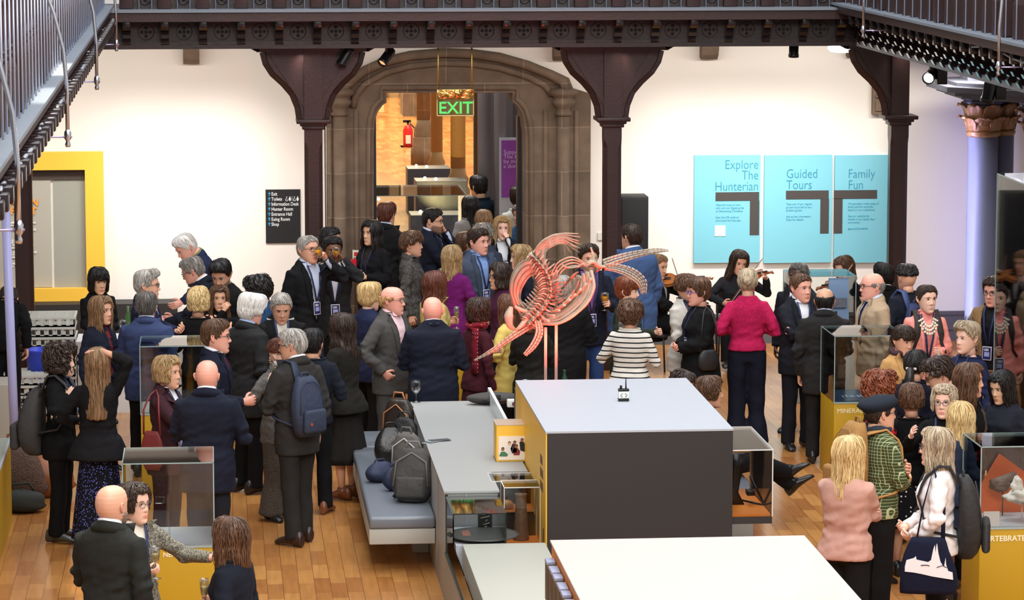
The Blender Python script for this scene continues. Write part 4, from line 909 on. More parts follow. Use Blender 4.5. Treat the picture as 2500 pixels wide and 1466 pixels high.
# table with glasses at the left under guests' hands
dt = thing('drinks_table', 'drinks table with white cloth against the white wall at the left', 'table', (PY(400, 800, 34.2).x, 34.2, 0))
MB().box((-.9, -.35, .72), (.75, .25, .75)).box((-.9, -.35, .0), (.75, -.34, .72)).box((-.9, .24, .0), (.75, .25, .72)).box((-.9, -.35, .0), (-.89, .25, .72)).box((.74, -.35, .0), (.75, .25, .72)).build('table_cloth', M('white_cloth', S(236, 236, 234), .8), dt)
for u, k_ in ((300, None), (420, 'juice'), (432, 'juice')):
    q = PY(u, 790, 34.1); glass('wine', (q.x, 34.1 + (u % 7) * .02, .751), 'glass on the drinks table, ' + ('empty, at its left end' if k_ is None else 'orange juice, %s' % ('left of the pair' if u == 420 else 'right of the pair')), k_)
for k_ in range(2):
    tag(MB().lathe([(.035, 0), (.035, .17), (.014, .23), (.014, .29)], n=14).build('bottle', M('green_bottle', S(60, 96, 50), .15), None, (PY(312 + k_ * 12, 730, 34.4).x, 34.4, .751)), 'pale green bottle on the drinks table, %s' % ('left one' if k_ == 0 else 'right one'), 'bottle')
yb_ = thing('yellow_bench', 'low yellow bench against the wall at the right', 'bench')
a = PY(2285, 860, 36.8); MB().rbox((a.x, 36.6, 0), (8.3, 37.2, .42), .01).build('bench_base', YELLOW, yb_)
MB().rbox((a.x - .02, 36.58, .42), (8.32, 37.22, .47), .01).build('seat', WHITEB, yb_)
# ================================================================== PEOPLE
def _np(p): return np.array(p, float)
HEADZ = np.array([-.120, -.115, -.105, -.090, -.070, -.045, -.020, .005, .030, .055, .080, .098, .110, .115])
HEADA = np.array([.010, .030, .044, .055, .0635, .0695, .0735, .0765, .0775, .0745, .066, .052, .032, .004])
HEADF = np.array([.066, .082, .088, .090, .0905, .091, .091, .091, .094, .091, .082, .066, .042, .012])
HEADB = np.array([-.045, -.025, .005, .030, .055, .080, .095, .101, .102, .097, .086, .070, .048, .012])
def skull(z):
    return np.interp(z, HEADZ, HEADA), -np.interp(z, HEADZ, HEADF), np.interp(z, HEADZ, HEADB)
def skull_pt(phi, z, t=0.0):
    """phi 0 = face, +-pi = back; z array; returns xyz offset outward by t"""
    a, f, b = skull(z); c = (f + b) / 2 + 0.0; ry = (b - f) / 2
    s, k = np.sin(phi), np.cos(phi); e = 0.9
    x = (a + t) * np.sign(s) * np.abs(s) ** e; y = c - (ry + t) * np.sign(k) * np.abs(k) ** e
    return x, y
def head_arrays(fem=False, smile=False, beard=False, old=False):
    NU, NZ = 64, 46
    u = np.linspace(0, 1, NU, endpoint=False)
    phi = 2 * PI * u - .62 * np.sin(2 * PI * u)
    zz = np.concatenate([np.linspace(-.120, .06, 36), np.linspace(.068, .115, 10)])
    Z, P = np.meshgrid(zz, phi, indexing='ij')
    X, Y = skull_pt(P, Z)
    front = np.clip(-np.cos(P) * -1, 0, 1) * (Y < 0)
    g = lambda x, s: np.exp(-(x / s) ** 2)
    # nose
    nz = np.interp(Z, [-.042, -.034, -.026, -.01, .008, .022], [0, .8, 1.0, .62, .3, 0.0])
    wid = np.interp(Z, [-.045, -.03, -.02, .02], [.0155, .0155, .011, .008])
    D = -(.0195 if fem else .0235) * nz * np.exp(-(X / wid) ** 2) * front
    # sockets, brow, cheeks, mouth, chin
    D += .0075 * (g(X - .030, .015) + g(X + .030, .015)) * g(Z - .012, .012) * front
    D += -.004 * (g(X - .028, .022) + g(X + .028, .022)) * g(Z - .031, .008) * front * (.5 if fem else 1)
    D += -.004 * (g(X - .042, .018) + g(X + .042, .018)) * g(Z + .028, .018) * front
    D += -.006 * g(X, .024) * (g(Z + .060, .0065) + g(Z + .072, .006)) * front
    D += .0035 * g(X, .03) * g(Z + .066, .0028) * front
    D += .003 * g(X, .03) * g(Z + .083, .006) * front
    D += -.006 * g(X, .022) * g(Z + .103, .013) * front
    Y = Y + D
    if fem: X = X * np.interp(Z, [-.12, -.04, .02], [.86, .94, 1.0])
    if beard: 
        m = ((Z < -.04) & (Y < .01) & ~((np.abs(X) < .022) & (Z > -.078) & (Z < -.055)))
        X = np.where(m, X * 1.05, X); Y = np.where(m, Y * 1.04 - .002, Y)
    V = np.stack([X, Y, Z], -1).reshape(-1, 3)
    F = []; mi = []
    xs, zs, ys = X, Z, Y
    for i in range(len(zz) - 1):
        for j in range(NU):
            k = (j + 1) % NU; F.append((i * NU + j, i * NU + k, (i + 1) * NU + k, (i + 1) * NU + j))
            cx = (xs[i, j] + xs[i, k]) / 2; cz = (zs[i, j] + zs[i + 1, j]) / 2; cy = ys[i, j]
            m = 0
            if cy < -.05:
                if abs(cx) < .0225 and -.0765 < cz < -.0555 and abs(cz + .066) < .0105 * (1 - (abs(cx) / .027) ** 2): m = 1
                if smile and abs(cx) < .019 and abs(cz + .0655 - .25 * abs(cx)) < .0026: m = 2
            if beard and cy < -.0 and cz < -.045 + .35 * max(0, abs(cx) - .03) and m == 0: m = 5
            if beard and cy < -.05 and abs(cx) < .028 and -.055 < cz < -.045: m = 5
            mi.append(m)
    n = len(V)
    F.append(tuple(range(NU))); mi.append(0); F.append(tuple(reversed(range(n - NU, n)))); mi.append(0)
    mb = MB(); mb.add(V, F, 0, True); mb.m = mi[:]
    for s in (-1, 1):
        # eye: white, iris, upper lid
        mb.ball((s * .0305, -.0795, .010), (.0148, .0078, .0068), 2, 12, 8)
        mb.ball((s * .0305, -.0845, .0105), (.0064, .0038, .0062), 3, 10, 6)
        mb.tube([(s * .0175, -.083, .0125), (s * .024, -.0875, .0168), (s * .031, -.0885, .0178), (s * .038, -.086, .0165), (s * .0435, -.080, .0125)], [.0014, .0026, .0030, .0026, .0014], 6, 3)
        mb.tube([(s * .013, -.0905, .0285), (s * .021, -.0945, .0325), (s * .030, -.0935, .0345), (s * .039, -.0885, .0330), (s * .047, -.0800, .0275)], [r_ * (.7 if fem else 1.05) for r_ in (.0026, .0034, .0034, .0028, .0014)], 6, 4)
        # ear
        ex = s * .0755
        mb.tube([(ex, .006, -.026), (ex + s * .004, .014, -.018), (ex + s * .010, .024, 0), (ex + s * .013, .027, .014), (ex + s * .011, .020, .026), (ex + s * .006, .008, .026), (ex + s * .002, .002, .012)], [.005, .006, .0055, .005, .005, .0045, .004], 7, 0)
        mb.ball((ex + s * .002, .014, .004), (.006, .012, .022), 0, 8, 6)
    return mb
_hc = {}
def head_mb(**k):
    key = tuple(sorted(k.items()))
    if key not in _hc: _hc[key] = head_arrays(**k)
    return _hc[key]

def ellring(c, rx, ry, z, n=28, p=2.4, tx=None):
    out = []
    for j in range(n):
        a = 2 * PI * j / n; ca, sa = math.cos(a), math.sin(a)
        x = rx * math.copysign(abs(ca) ** (2 / p), ca); y = ry * math.copysign(abs(sa) ** (2 / p), sa)
        out.append(Vector((c[0] + x, c[1] + y, z)))
    return out
# torso profile (unit stature 1.75): z, rx, ry, yoff
TM = [(.74, .172, .118, .012), (.88, .178, .122, .012), (.96, .170, .114, .01), (1.06, .158, .102, .0), (1.16, .166, .106, -.002), (1.26, .182, .116, 0), (1.33, .186, .112, .004), (1.38, .178, .100, .010), (1.42, .150, .084, .016), (1.45, .112, .070, .018), (1.475, .084, .062, .016), (1.50, .068, .058, .014)]
TF = [(.74, .172, .122, .014), (.88, .178, .126, .014), (.96, .165, .112, .01), (1.06, .136, .090, .0), (1.15, .142, .100, -.006), (1.25, .156, .120, -.014), (1.32, .160, .106, .0), (1.37, .152, .092, .010), (1.41, .124, .076, .016), (1.445, .088, .062, .018), (1.47, .068, .054, .014), (1.495, .056, .050, .014)]

class Pose:
    pass
def ik(sh, hand, l1, l2, pole):
    sh, hand, pole = Vector(sh), Vector(hand), Vector(pole)
    d = hand - sh; L = d.length
    if L > (l1 + l2) * .995: d = d.normalized() * (l1 + l2) * .995; hand = sh + d; L = d.length
    if L < .12: d = d.normalized() * .12; hand = sh + d; L = .12
    a = (l1 * l1 - l2 * l2 + L * L) / (2 * L); h = math.sqrt(max(0, l1 * l1 - a * a))
    dn = d.normalized(); pp = pole - dn * pole.dot(dn)
    if pp.length < 1e-4: pp = Vector((0, 1, 0))
    return sh + dn * a + pp.normalized() * h, hand
# arm presets: hand position (side sign s applied to x), pole, curl, finger style
ARMS = {
    'down':   ((.245, -.02, .80), (.4, .6, -.1), .5),
    'pocket': ((.20, -.06, .90), (.9, .7, 0), .8),
    'glass':  ((.12, -.32, 1.14), (.6, .5, -.9), 1.0),
    'glassl': ((.20, -.28, 1.06), (.6, .6, -.9), 1.0),
    'drink':  ((.05, -.215, 1.545), (.8, -.1, -1), 1.0),
    'chin':   ((.03, -.18, 1.50), (.5, -.1, -1), .7),
    'mouth':  ((.02, -.185, 1.525), (.6, -.1, -1), .7),
    'cross':  ((-.14, -.19, 1.14), (.9, -.2, -.6), .6),
    'clasp':  ((.02, -.25, 1.00), (.8, .5, -.5), .9),
    'lowclasp':((.02, -.2, .88), (.8, .5, -.2), .8),
    'gesture':((.17, -.34, 1.22), (.6, .4, -.9), .35),
    'point':  ((.16, -.46, 1.12), (.5, .3, -.9), .4),
    'headtop':((.02, .01, 1.79), (1, .1, .5), .2),
    'reach':  ((.3, -.48, 1.16), (.5, .4, -.9), .6),
    'phone':  ((.05, -.30, 1.10), (.7, .5, -.7), .9),
    'side':   ((.36, -.12, 1.05), (.8, .5, -.6), .5),
    'back':   ((.16, .14, 1.0), (.9, .4, 0), .5),
    'lap':    ((.12, -.34, .98), (.7, .4, -.6), .6),
    'bow':    ((.16, -.38, 1.12), (.9, .1, -.3), .9),
    'neckv':  ((.22, -.50, 1.34), (.6, .1, -1), .9),
    'strap':  ((.15, -.14, 1.30), (.8, .2, -1), .9),
    'table':  ((.16, -.44, .98), (.6, .5, -.4), .4),
}
def hand_parts(mb, wrist, dirv, palmn, side, curl, k=1.0, mi=0, style=None):
    """palm + four fingers + thumb; dirv along fingers, palmn = palm normal"""
    d = dirv.normalized(); n = (palmn - d * palmn.dot(d))
    n = n.normalized() if n.length > 1e-4 else d.orthogonal().normalized()
    s = d.cross(n).normalized() * side          # towards the thumb
    def ring(c, w, t, m=10): return [c + s * (w * math.cos(2 * PI * j / m)) + n * (t * math.sin(2 * PI * j / m)) for j in range(m)]
    mb.loft([ring(wrist - d * .03 * k, .026 * k, .021 * k), ring(wrist, .027 * k, .02 * k), ring(wrist + d * .03 * k, .037 * k, .018 * k), ring(wrist + d * .07 * k, .041 * k, .015 * k), ring(wrist + d * .088 * k, .036 * k, .011 * k)], mi)
    for i, (off, L) in enumerate(((.030, .072), (.010, .080), (-.011, .074), (-.030, .058))):
        c = curl * (1.0 + .06 * i) if style != 'point' or i else .05
        p = wrist + d * (.082 * k - abs(off) * .12) + s * off * k; pts = [p - d * .012 * k]; ang = .1
        pts.append(p); dd = d
        for q, fr in enumerate((.42, .33, .25)):
            ang += c * (.75, 1.0, .7)[q]
            dd = (d * math.cos(ang) + n * math.sin(ang)); p = p + dd * (L * fr * k) + s * (off * .04); pts.append(p)
        mb.tube(pts, [.0095 * k, .0098 * k, .009 * k, .0082 * k, .0068 * k], 7, mi)
    p = wrist + d * .022 * k + s * .026 * k; q1 = p + (s * .8 + d * .55 + n * .25 * (1 + curl)).normalized() * .036 * k
    q2 = q1 + (s * .25 + d * .8 + n * (.2 + .7 * curl)).normalized() * .030 * k; q3 = q2 + (-s * .3 * curl + d * .8 + n * (.2 + .7 * curl)).normalized() * .022 * k
    mb.tube([p - s * .01, p, q1, q2, q3], [.013 * k, .0125 * k, .0115 * k, .010 * k, .0075 * k], 7, mi)
    return wrist + d * .075 * k + n * .035 * k, s

_tmpo = bpy.data.objects.new('tmp', bpy.data.meshes.new('tmp')); COL.objects.link(_tmpo)
_rm = _tmpo.modifiers.new('r', 'REMESH'); _rm.mode = 'VOXEL'; _rm.use_smooth_shade = True
_sm = _tmpo.modifiers.new('s', 'SMOOTH'); _sm.factor = .5; _sm.iterations = 5
def remesh(mb, voxel=.014, it=5):
    """joins the overlapping solids of one garment or body into a single continuous skin"""
    me = bpy.data.meshes.new('m'); me.from_pydata(mb.v, [], mb.f); me.update()
    bm = bmesh.new(); bm.from_mesh(me); bmesh.ops.recalc_face_normals(bm, faces=bm.faces); bm.to_mesh(me); bm.free()
    _tmpo.data = me; _rm.voxel_size = voxel; _sm.iterations = it
    bpy.context.view_layer.update()
    ev = _tmpo.evaluated_get(bpy.context.evaluated_depsgraph_get()); m2 = ev.to_mesh()
    V = np.empty(len(m2.vertices) * 3); m2.vertices.foreach_get('co', V); V = V.reshape(-1, 3)
    Nn = np.empty(len(m2.vertices) * 3); m2.vertices.foreach_get('normal', Nn); Nn = Nn.reshape(-1, 3)
    F = [tuple(p.vertices) for p in m2.polygons]; ev.to_mesh_clear(); bpy.data.meshes.remove(me) if me.users == 0 else None
    return V, Nn, F

def bendf(lean, twist_z, k, side=0.0, hipz=.95):
    hz = hipz * k
    def f(V):
        V = np.array(V, float).reshape(-1, 3)
        z = V[:, 2]; t = np.clip((z - hz) / (.25 * k), 0, 1); t = t * t * (3 - 2 * t); out = V.copy()
        if lean:
            a = lean * t; dz = z - hz; y = V[:, 1]
            out[:, 1] = np.where(z > hz, y * np.cos(a) - dz * np.sin(a), y)
            out[:, 2] = np.where(z > hz, hz + dz * np.cos(a) + y * np.sin(a), z)
        if side:
            a = side * t; dz = out[:, 2] - hz; x = out[:, 0].copy()
            out[:, 0] = x * np.cos(a) + dz * np.sin(a) * (dz > 0); out[:, 2] = np.where(dz > 0, hz + dz * np.cos(a) - x * np.sin(a), out[:, 2])
        return out
    return f
SKIN = {'pale': S(236, 190, 168), 'fair': S(224, 170, 142), 'pink': S(232, 168, 148), 'mid': S(214, 162, 130), 'asian': S(226, 180, 146), 'brown': S(128, 82, 58), 'dark': S(70, 46, 38), 'tan': S(216, 162, 134)}
def skin_mat(key):
    k = 'skin_' + key
    if k in _mc: return _mc[k]
    m = M(k, SKIN[key], .48, bump=(120, .06, .002), var=(14, .06)); b = m.node_tree.nodes['Principled BSDF']
    b.inputs['Subsurface Weight'].default_value = .12; b.inputs['Subsurface Radius'].default_value = (.012, .005, .003); b.inputs['Subsurface Scale'].default_value = .5
    return m
def hair_mat(key, c1, c2, rough=.42):
    k = 'hair_' + key
    if k in _mc: return _mc[k]
    m = bpy.data.materials.new(k); m.use_nodes = True; N, L = nt(m); b = N['Principled BSDF']; b.inputs['Roughness'].default_value = rough
    at = N.new('ShaderNodeAttribute'); at.attribute_name = 'strand'
    n = N.new('ShaderNodeTexNoise'); n.inputs['Scale'].default_value = 1; n.inputs['Detail'].default_value = 4; L.new(at.outputs['Vector'], n.inputs['Vector'])
    cr = N.new('ShaderNodeValToRGB'); cr.color_ramp.elements[0].position = .36; cr.color_ramp.elements[0].color = (*c1, 1); cr.color_ramp.elements[1].position = .64; cr.color_ramp.elements[1].color = (*c2, 1)
    L.new(n.outputs['Fac'], cr.inputs[0]); L.new(cr.outputs[0], b.inputs['Base Color'])
    bp = N.new('ShaderNodeBump'); bp.inputs['Strength'].default_value = .55; bp.inputs['Distance'].default_value = .006; L.new(n.outputs['Fac'], bp.inputs['Height']); L.new(bp.outputs[0], b.inputs['Normal'])
    _mc[k] = m; return m
HAIR = {'black': (S(14, 12, 13), S(34, 29, 28)), 'darkbrown': (S(34, 23, 18), S(66, 46, 34)), 'brown': (S(66, 43, 30), S(112, 78, 54)), 'lightbrown': (S(104, 76, 50), S(160, 124, 88)), 'dirtyblond': (S(130, 100, 62), S(196, 164, 118)),
        'blond': (S(176, 140, 84), S(232, 206, 152)), 'grey': (S(92, 86, 80), S(158, 150, 142)), 'silver': (S(128, 122, 116), S(196, 190, 182)), 'white': (S(205, 200, 192), S(245, 242, 238)), 'auburn': (S(82, 36, 20), S(150, 78, 44)),
        'saltpepper': (S(52, 48, 46), S(110, 104, 98)), 'strawberry': (S(150, 110, 66), S(212, 172, 118)), 'redbrown': (S(60, 30, 22), S(112, 62, 44)), 'ashblond': (S(140, 120, 96), S(205, 188, 160))}
_nr = np.random.RandomState(5); _nd = _nr.normal(size=(9, 3)); _nd /= np.linalg.norm(_nd, axis=1)[:, None]; _nd *= _nr.uniform(.7, 1.9, (9, 1)); _np_ = _nr.uniform(0, 6.28, 9)
def n3(x, y, z, s=0):
    r = 0
    for i in range(9): r = r + np.sin(x * _nd[i, 0] + y * _nd[i, 1] + z * _nd[i, 2] + _np_[i] * (1 + .37 * s))
    return r / 3.2
def hair_mesh(style, col, seed=1, part=0, length=None, vol=1.0):
    """style: short, crop, balding, horseshoe, bob, long, longwavy, curly, bun, pony, pixie, updo"""
    long_ = style in ('bob', 'long', 'longwavy', 'curlylong', 'lob')
    L = length if length else {'bob': .20, 'lob': .27, 'long': .40, 'longwavy': .38, 'curlylong': .26}.get(style, 0)
    nph, nt_ = (112, 44) if long_ else (84, 26)
    ph = np.linspace(-PI, PI, nph, endpoint=False); ap = np.abs(ph)
    if long_:
        zend = np.where(ap < .62, .074 - .015 * np.cos(ph * 2), 0.0)
        t = np.clip((ap - .62) / .42, 0, 1); t = t * t * (3 - 2 * t)
        zend = np.where(ap < .62, .072, .072 + (-.115 + .05 - L + .12 - .072) * t)
        if style == 'bob' and length is None: zend = np.where(ap > 2.4, zend + .02, zend)
        if part == 2: zend = np.where(ap < .62, .030, np.minimum(zend, .035))     # fringe
    else:
        hl = {'short': .070, 'crop': .074, 'pixie': .052, 'balding': .10, 'horseshoe': .05, 'curly': .060, 'bun': .076, 'pony': .076, 'updo': .060, 'quiff': .074, 'curlyshort': .07}.get(style, .07)
        if part == 2: hl = .030
        zend = np.interp(ap, [0, .62, .95, 1.25, 1.45, 1.62, 1.9, 2.3, PI], [hl, hl - .004, .050, .012, -.008, .018, -.012, -.060, -.070])
        if style == 'curly': zend = np.interp(ap, [0, .6, .9, 1.2, 1.7, 2.3, PI], [hl, hl - .01, .03, -.02, -.03, -.075, -.085])
        if style in ('bun', 'pony', 'updo'): zend = np.interp(ap, [0, .62, .95, 1.3, 1.5, 1.9, 2.3, PI], [hl, hl - .006, .05, .02, .012, -.02, -.055, -.06])
        if style == 'pixie': zend = np.interp(ap, [0, .62, .95, 1.25, 1.6, 2.3, PI], [hl, hl, .03, -.028, -.02, -.075, -.085])
    zend = zend + .003 * np.sin(ph * 9 + seed)
    tt = np.linspace(0, 1, nt_)
    T, P = np.meshgrid(tt, ph, indexing='ij')
    ze = np.broadcast_to(zend, T.shape)
    ztop = .1147
    Z = ztop + (ze - ztop) * (T ** (1.25 if long_ else 1.15))
    base = {'short': .013, 'crop': .007, 'balding': .006, 'horseshoe': .007, 'bob': .018, 'lob': .018, 'long': .015, 'longwavy': .018, 'curly': .028, 'curlylong': .034, 'bun': .010, 'pony': .010, 'pixie': .018, 'updo': .012, 'quiff': .016, 'curlyshort': .018}[style] * vol
    curl = 'curly' in style
    def surf(P_, T_, ze_, up=0.0):
        Z_ = ztop + (ze_ - ztop) * (T_ ** (1.25 if long_ else 1.15))
        zc_ = np.maximum(Z_, -.020) if long_ else Z_
        topw_ = np.clip((Z_ - .03) / .06, 0, 1)
        th_ = base * np.ones_like(Z_)
        if style in ('short', 'quiff', 'pixie'): th_ = base * (.5 + .75 * topw_)
        if style == 'quiff': th_ = th_ + .014 * topw_ * np.exp(-(P_ / .8) ** 2)
        th_ = th_ * np.clip((1 - T_) / .12 + (.2 if not long_ else .6), 0, 1)
        if long_: th_ = th_ + np.clip(-Z_ - .02, 0, .3) * (.10 if style in ('longwavy', 'curlylong') else .03) * (np.abs(P_) < 2.2)
        X_, Y_ = skull_pt(P_, zc_, th_ + up)
        if long_:
            dr = np.clip(-Z_ - .10, 0, .6)
            Y_ = Y_ + dr * .12 * (np.abs(P_) > 1.6); X_ = X_ * (1 - np.clip(dr, 0, .3) * .3)
            Y_ = np.where(np.abs(P_) < 1.6, Y_ + np.clip((-Z_ - .06) / .12, 0, 1) * .012, Y_)
        if style == 'longwavy' or (style == 'bob' and curl):
            wv = np.sin(Z_ * 50 + 2.2 * np.sin(P_ * 3) + seed) * np.clip(-Z_ * 6 + .2, 0, 1) * .006; r_ = np.sqrt(X_ * X_ + Y_ * Y_) + .03; X_ = X_ * (1 + wv / r_); Y_ = Y_ * (1 + wv / r_)
        Z2_ = Z_ + (th_ + .004 + up) * np.clip((Z_ - .03) / .08, 0, 1) ** 1.2 + .007 * np.clip(1 - np.sqrt(X_ ** 2 + Y_ ** 2) / .055, 0, 1)
        if part == 1: Z2_ = Z2_ - .006 * np.exp(-((X_ - .018) / .006) ** 2) * (Y_ < .02) * topw_
        return X_, Y_, Z2_, th_
    amp = {'curly': .009, 'curlylong': .012, 'longwavy': .004, 'curlyshort': .005, 'short': .0016, 'pixie': .002}.get(style, .0012)
    X, Y, Z2, th = surf(P, T, ze)
    fr = 75 if curl else 40
    nz = n3(X * fr, Y * fr, Z2 * fr * (1 if curl else .3), seed) + (0 if curl else .35) * np.sin(P * 23 + seed + 2.0 * np.sin(Z2 * 21) + 2 * np.sin(P * 5))
    kk = 1 + amp * nz / np.maximum(np.sqrt(X * X + Y * Y), .03)
    X = X * kk; Y = Y * kk
    if curl: Z2 = Z2 + amp * .7 * n3(X * fr + 3, Y * fr, Z2 * fr + 5, seed + 2)
    outer = np.stack([X, Y, Z2], -1).reshape(-1, 3)
    Xi, Yi, Zi, _ = surf(P, T, ze, -.010 if long_ else -.004)
    inner = np.stack([Xi, Yi, Zi - .002], -1).reshape(-1, 3)
    n = len(outer); F = []
    bald = np.zeros((nt_, nph), bool)
    if style == 'balding': bald = (Z > .056 + .010 * np.cos(P)) | (np.abs(P) < .9)
    if style == 'horseshoe': bald = (Z > .040) | (np.abs(P) < 1.15)
    for i in range(nt_ - 1):
        for j in range(nph):
            q = (j + 1) % nph
            if bald[i, j]: continue
            F.append((i * nph + j, i * nph + q, (i + 1) * nph + q, (i + 1) * nph + j))
            if i == nt_ - 2: F.append(((i + 1) * nph + j, (i + 1) * nph + q, n + (i + 1) * nph + q, n + (i + 1) * nph + j))
            if long_ and i > 6: F.append((n + i * nph + j, n + (i + 1) * nph + j, n + (i + 1) * nph + q, n + i * nph + q))
            if bald[max(i - 1, 0), j] : F.append((i * nph + j, n + i * nph + j, n + i * nph + q, i * nph + q))
    if not bald.any(): F.append(tuple(range(nph)))
    V = np.concatenate([outer, inner])
    strand = np.stack([P.ravel() * 16, T.ravel() * 2.2, np.full(n, seed * 3.1)], -1); strand = np.concatenate([strand, strand])
    if curl: strand = np.stack([V[:, 0] * 60, V[:, 1] * 60, V[:, 2] * 60], -1)
    # loose locks laid over the shell
    rs = np.random.RandomState(seed); NS = {'crop': 260, 'balding': 200, 'horseshoe': 170}.get(style, 340 if long_ else 300); NP_ = 12 if long_ else 8
    ps = rs.uniform(-PI, PI, NS); zes = np.interp(ps, ph, zend, period=2 * PI)
    t0 = rs.uniform(0, .75, NS) ** (1.2 if long_ else 1); t1 = np.minimum(1.0, t0 + rs.uniform(.22, .6, NS))
    if style in ('balding', 'horseshoe'): t0 = rs.uniform(.25, .8, NS); t1 = np.minimum(1, t0 + .3)
    f = np.linspace(0, 1, NP_)[None, :]
    TT = t0[:, None] + (t1 - t0)[:, None] * f
    PP_ = ps[:, None] + rs.normal(0, .10 if not curl else .2, (NS, 1)) * f + (.05 * np.sin(f * 5 + rs.uniform(0, 6, (NS, 1))) if long_ else 0)
    ZE = np.broadcast_to(zes[:, None], TT.shape)
    lift = (.0015 + rs.uniform(0, .004, (NS, 1))) * (1.6 if curl else 1) * (np.sin(f * 3.0) + .15)
    lx, ly, lz, _ = surf(PP_, TT, ZE, lift)
    if curl:
        ph0 = rs.uniform(0, 6, (NS, 1)); R_ = .007 * vol if style != 'curlyshort' else .004; om = 9 if style != 'curlyshort' else 5
        lx = lx + R_ * np.cos(f * om + ph0); ly = ly + R_ * np.sin(f * om + ph0); lz = lz + R_ * np.sin(f * om * .8 + ph0 * 2)
    keep = np.ones(NS, bool)
    if style == 'balding': keep = (np.abs(ps) > 1.0) & (lz[:, 0] < .062)
    if style == 'horseshoe': keep = (np.abs(ps) > 1.2) & (lz[:, 0] < .046)
    L3 = np.stack([lx, ly, lz], -1)[keep]; NS = len(L3); zs_ = rs.uniform(0, 40, NS)
    tg = np.gradient(L3, axis=1); tg /= np.linalg.norm(tg, axis=2, keepdims=True) + 1e-9
    rad = L3.copy(); rad[..., 2] = np.maximum(rad[..., 2] * .6, 0); rad /= np.linalg.norm(rad, axis=2, keepdims=True) + 1e-9
    sd = np.cross(tg, rad); sd /= np.linalg.norm(sd, axis=2, keepdims=True) + 1e-9
    wd = ((.0022 if not curl else .0032) + rs.uniform(0, .002, (NS, 1, 1))) * (1.5 if long_ else 1.0) * np.sin(np.clip(f[..., None] * .9 + .1, 0, 1) * PI) ** .5
    A_ = L3 + sd * wd; B_ = L3 + rad * wd * .8; C_ = L3 - sd * wd
    SV = np.stack([A_, B_, C_], 2).reshape(-1, 3)      # (NS, NP, 3)
    base0 = len(V); SF = []
    idx = np.arange(NS * NP_ * 3).reshape(NS, NP_, 3) + base0
    for a_, b_ in ((0, 1), (1, 2), (2, 0)):
        q_ = np.stack([idx[:, :-1, a_], idx[:, :-1, b_], idx[:, 1:, b_], idx[:, 1:, a_]], -1).reshape(-1, 4); SF.extend(map(tuple, q_.tolist()))
    V = np.concatenate([V, SV]); F.extend(SF)
    sst = np.stack([np.repeat(zs_, NP_ * 3), np.tile(np.repeat(np.linspace(0, 1.2, NP_), 3), NS), np.full(NS * NP_ * 3, float(seed))], -1)
    strand = np.concatenate([strand, sst])
    mb = MB(); mb.add(V.tolist(), F, 0, True); st_ = list(map(tuple, strand))
    def extra(f):
        b = mb.n; f(); 
        for p in mb.v[b:]: st_.append((math.atan2(p[0] * 1.0, p[1] - .09) * 6, p[2] * 4, seed))
    if style in ('bun', 'updo'):
        extra(lambda: (mb.ball((0, .115, .035 if style == 'bun' else .0), (.038, .032, .034), 0, 16, 10), mb.tube([(.03 * math.cos(a), .118 + .012 * math.sin(a * 2), (.035 if style == 'bun' else 0) + .032 * math.sin(a)) for a in [i * PI / 6 for i in range(13)]], .011, 8)))
    if style == 'pony':
        PL = length or .34
        extra(lambda: mb.tube([(0, .09, -.01), (0, .125, -.03), (.004, .135, -.09), (.0, .128, -.17), (-.004, .12, -.17 - PL * .5), (0, .115, -.05 - PL)], [.022, .032, .038, .036, .028, .008], 16))
    if style == 'topknot':
        pass
    me = mb.mesh('hair', [hair_mat(col, *HAIR[col])])
    a = me.attributes.new('strand', 'FLOAT_VECTOR', 'POINT'); a.data.foreach_set('vector', np.array(st_, 'f').ravel())
    return me

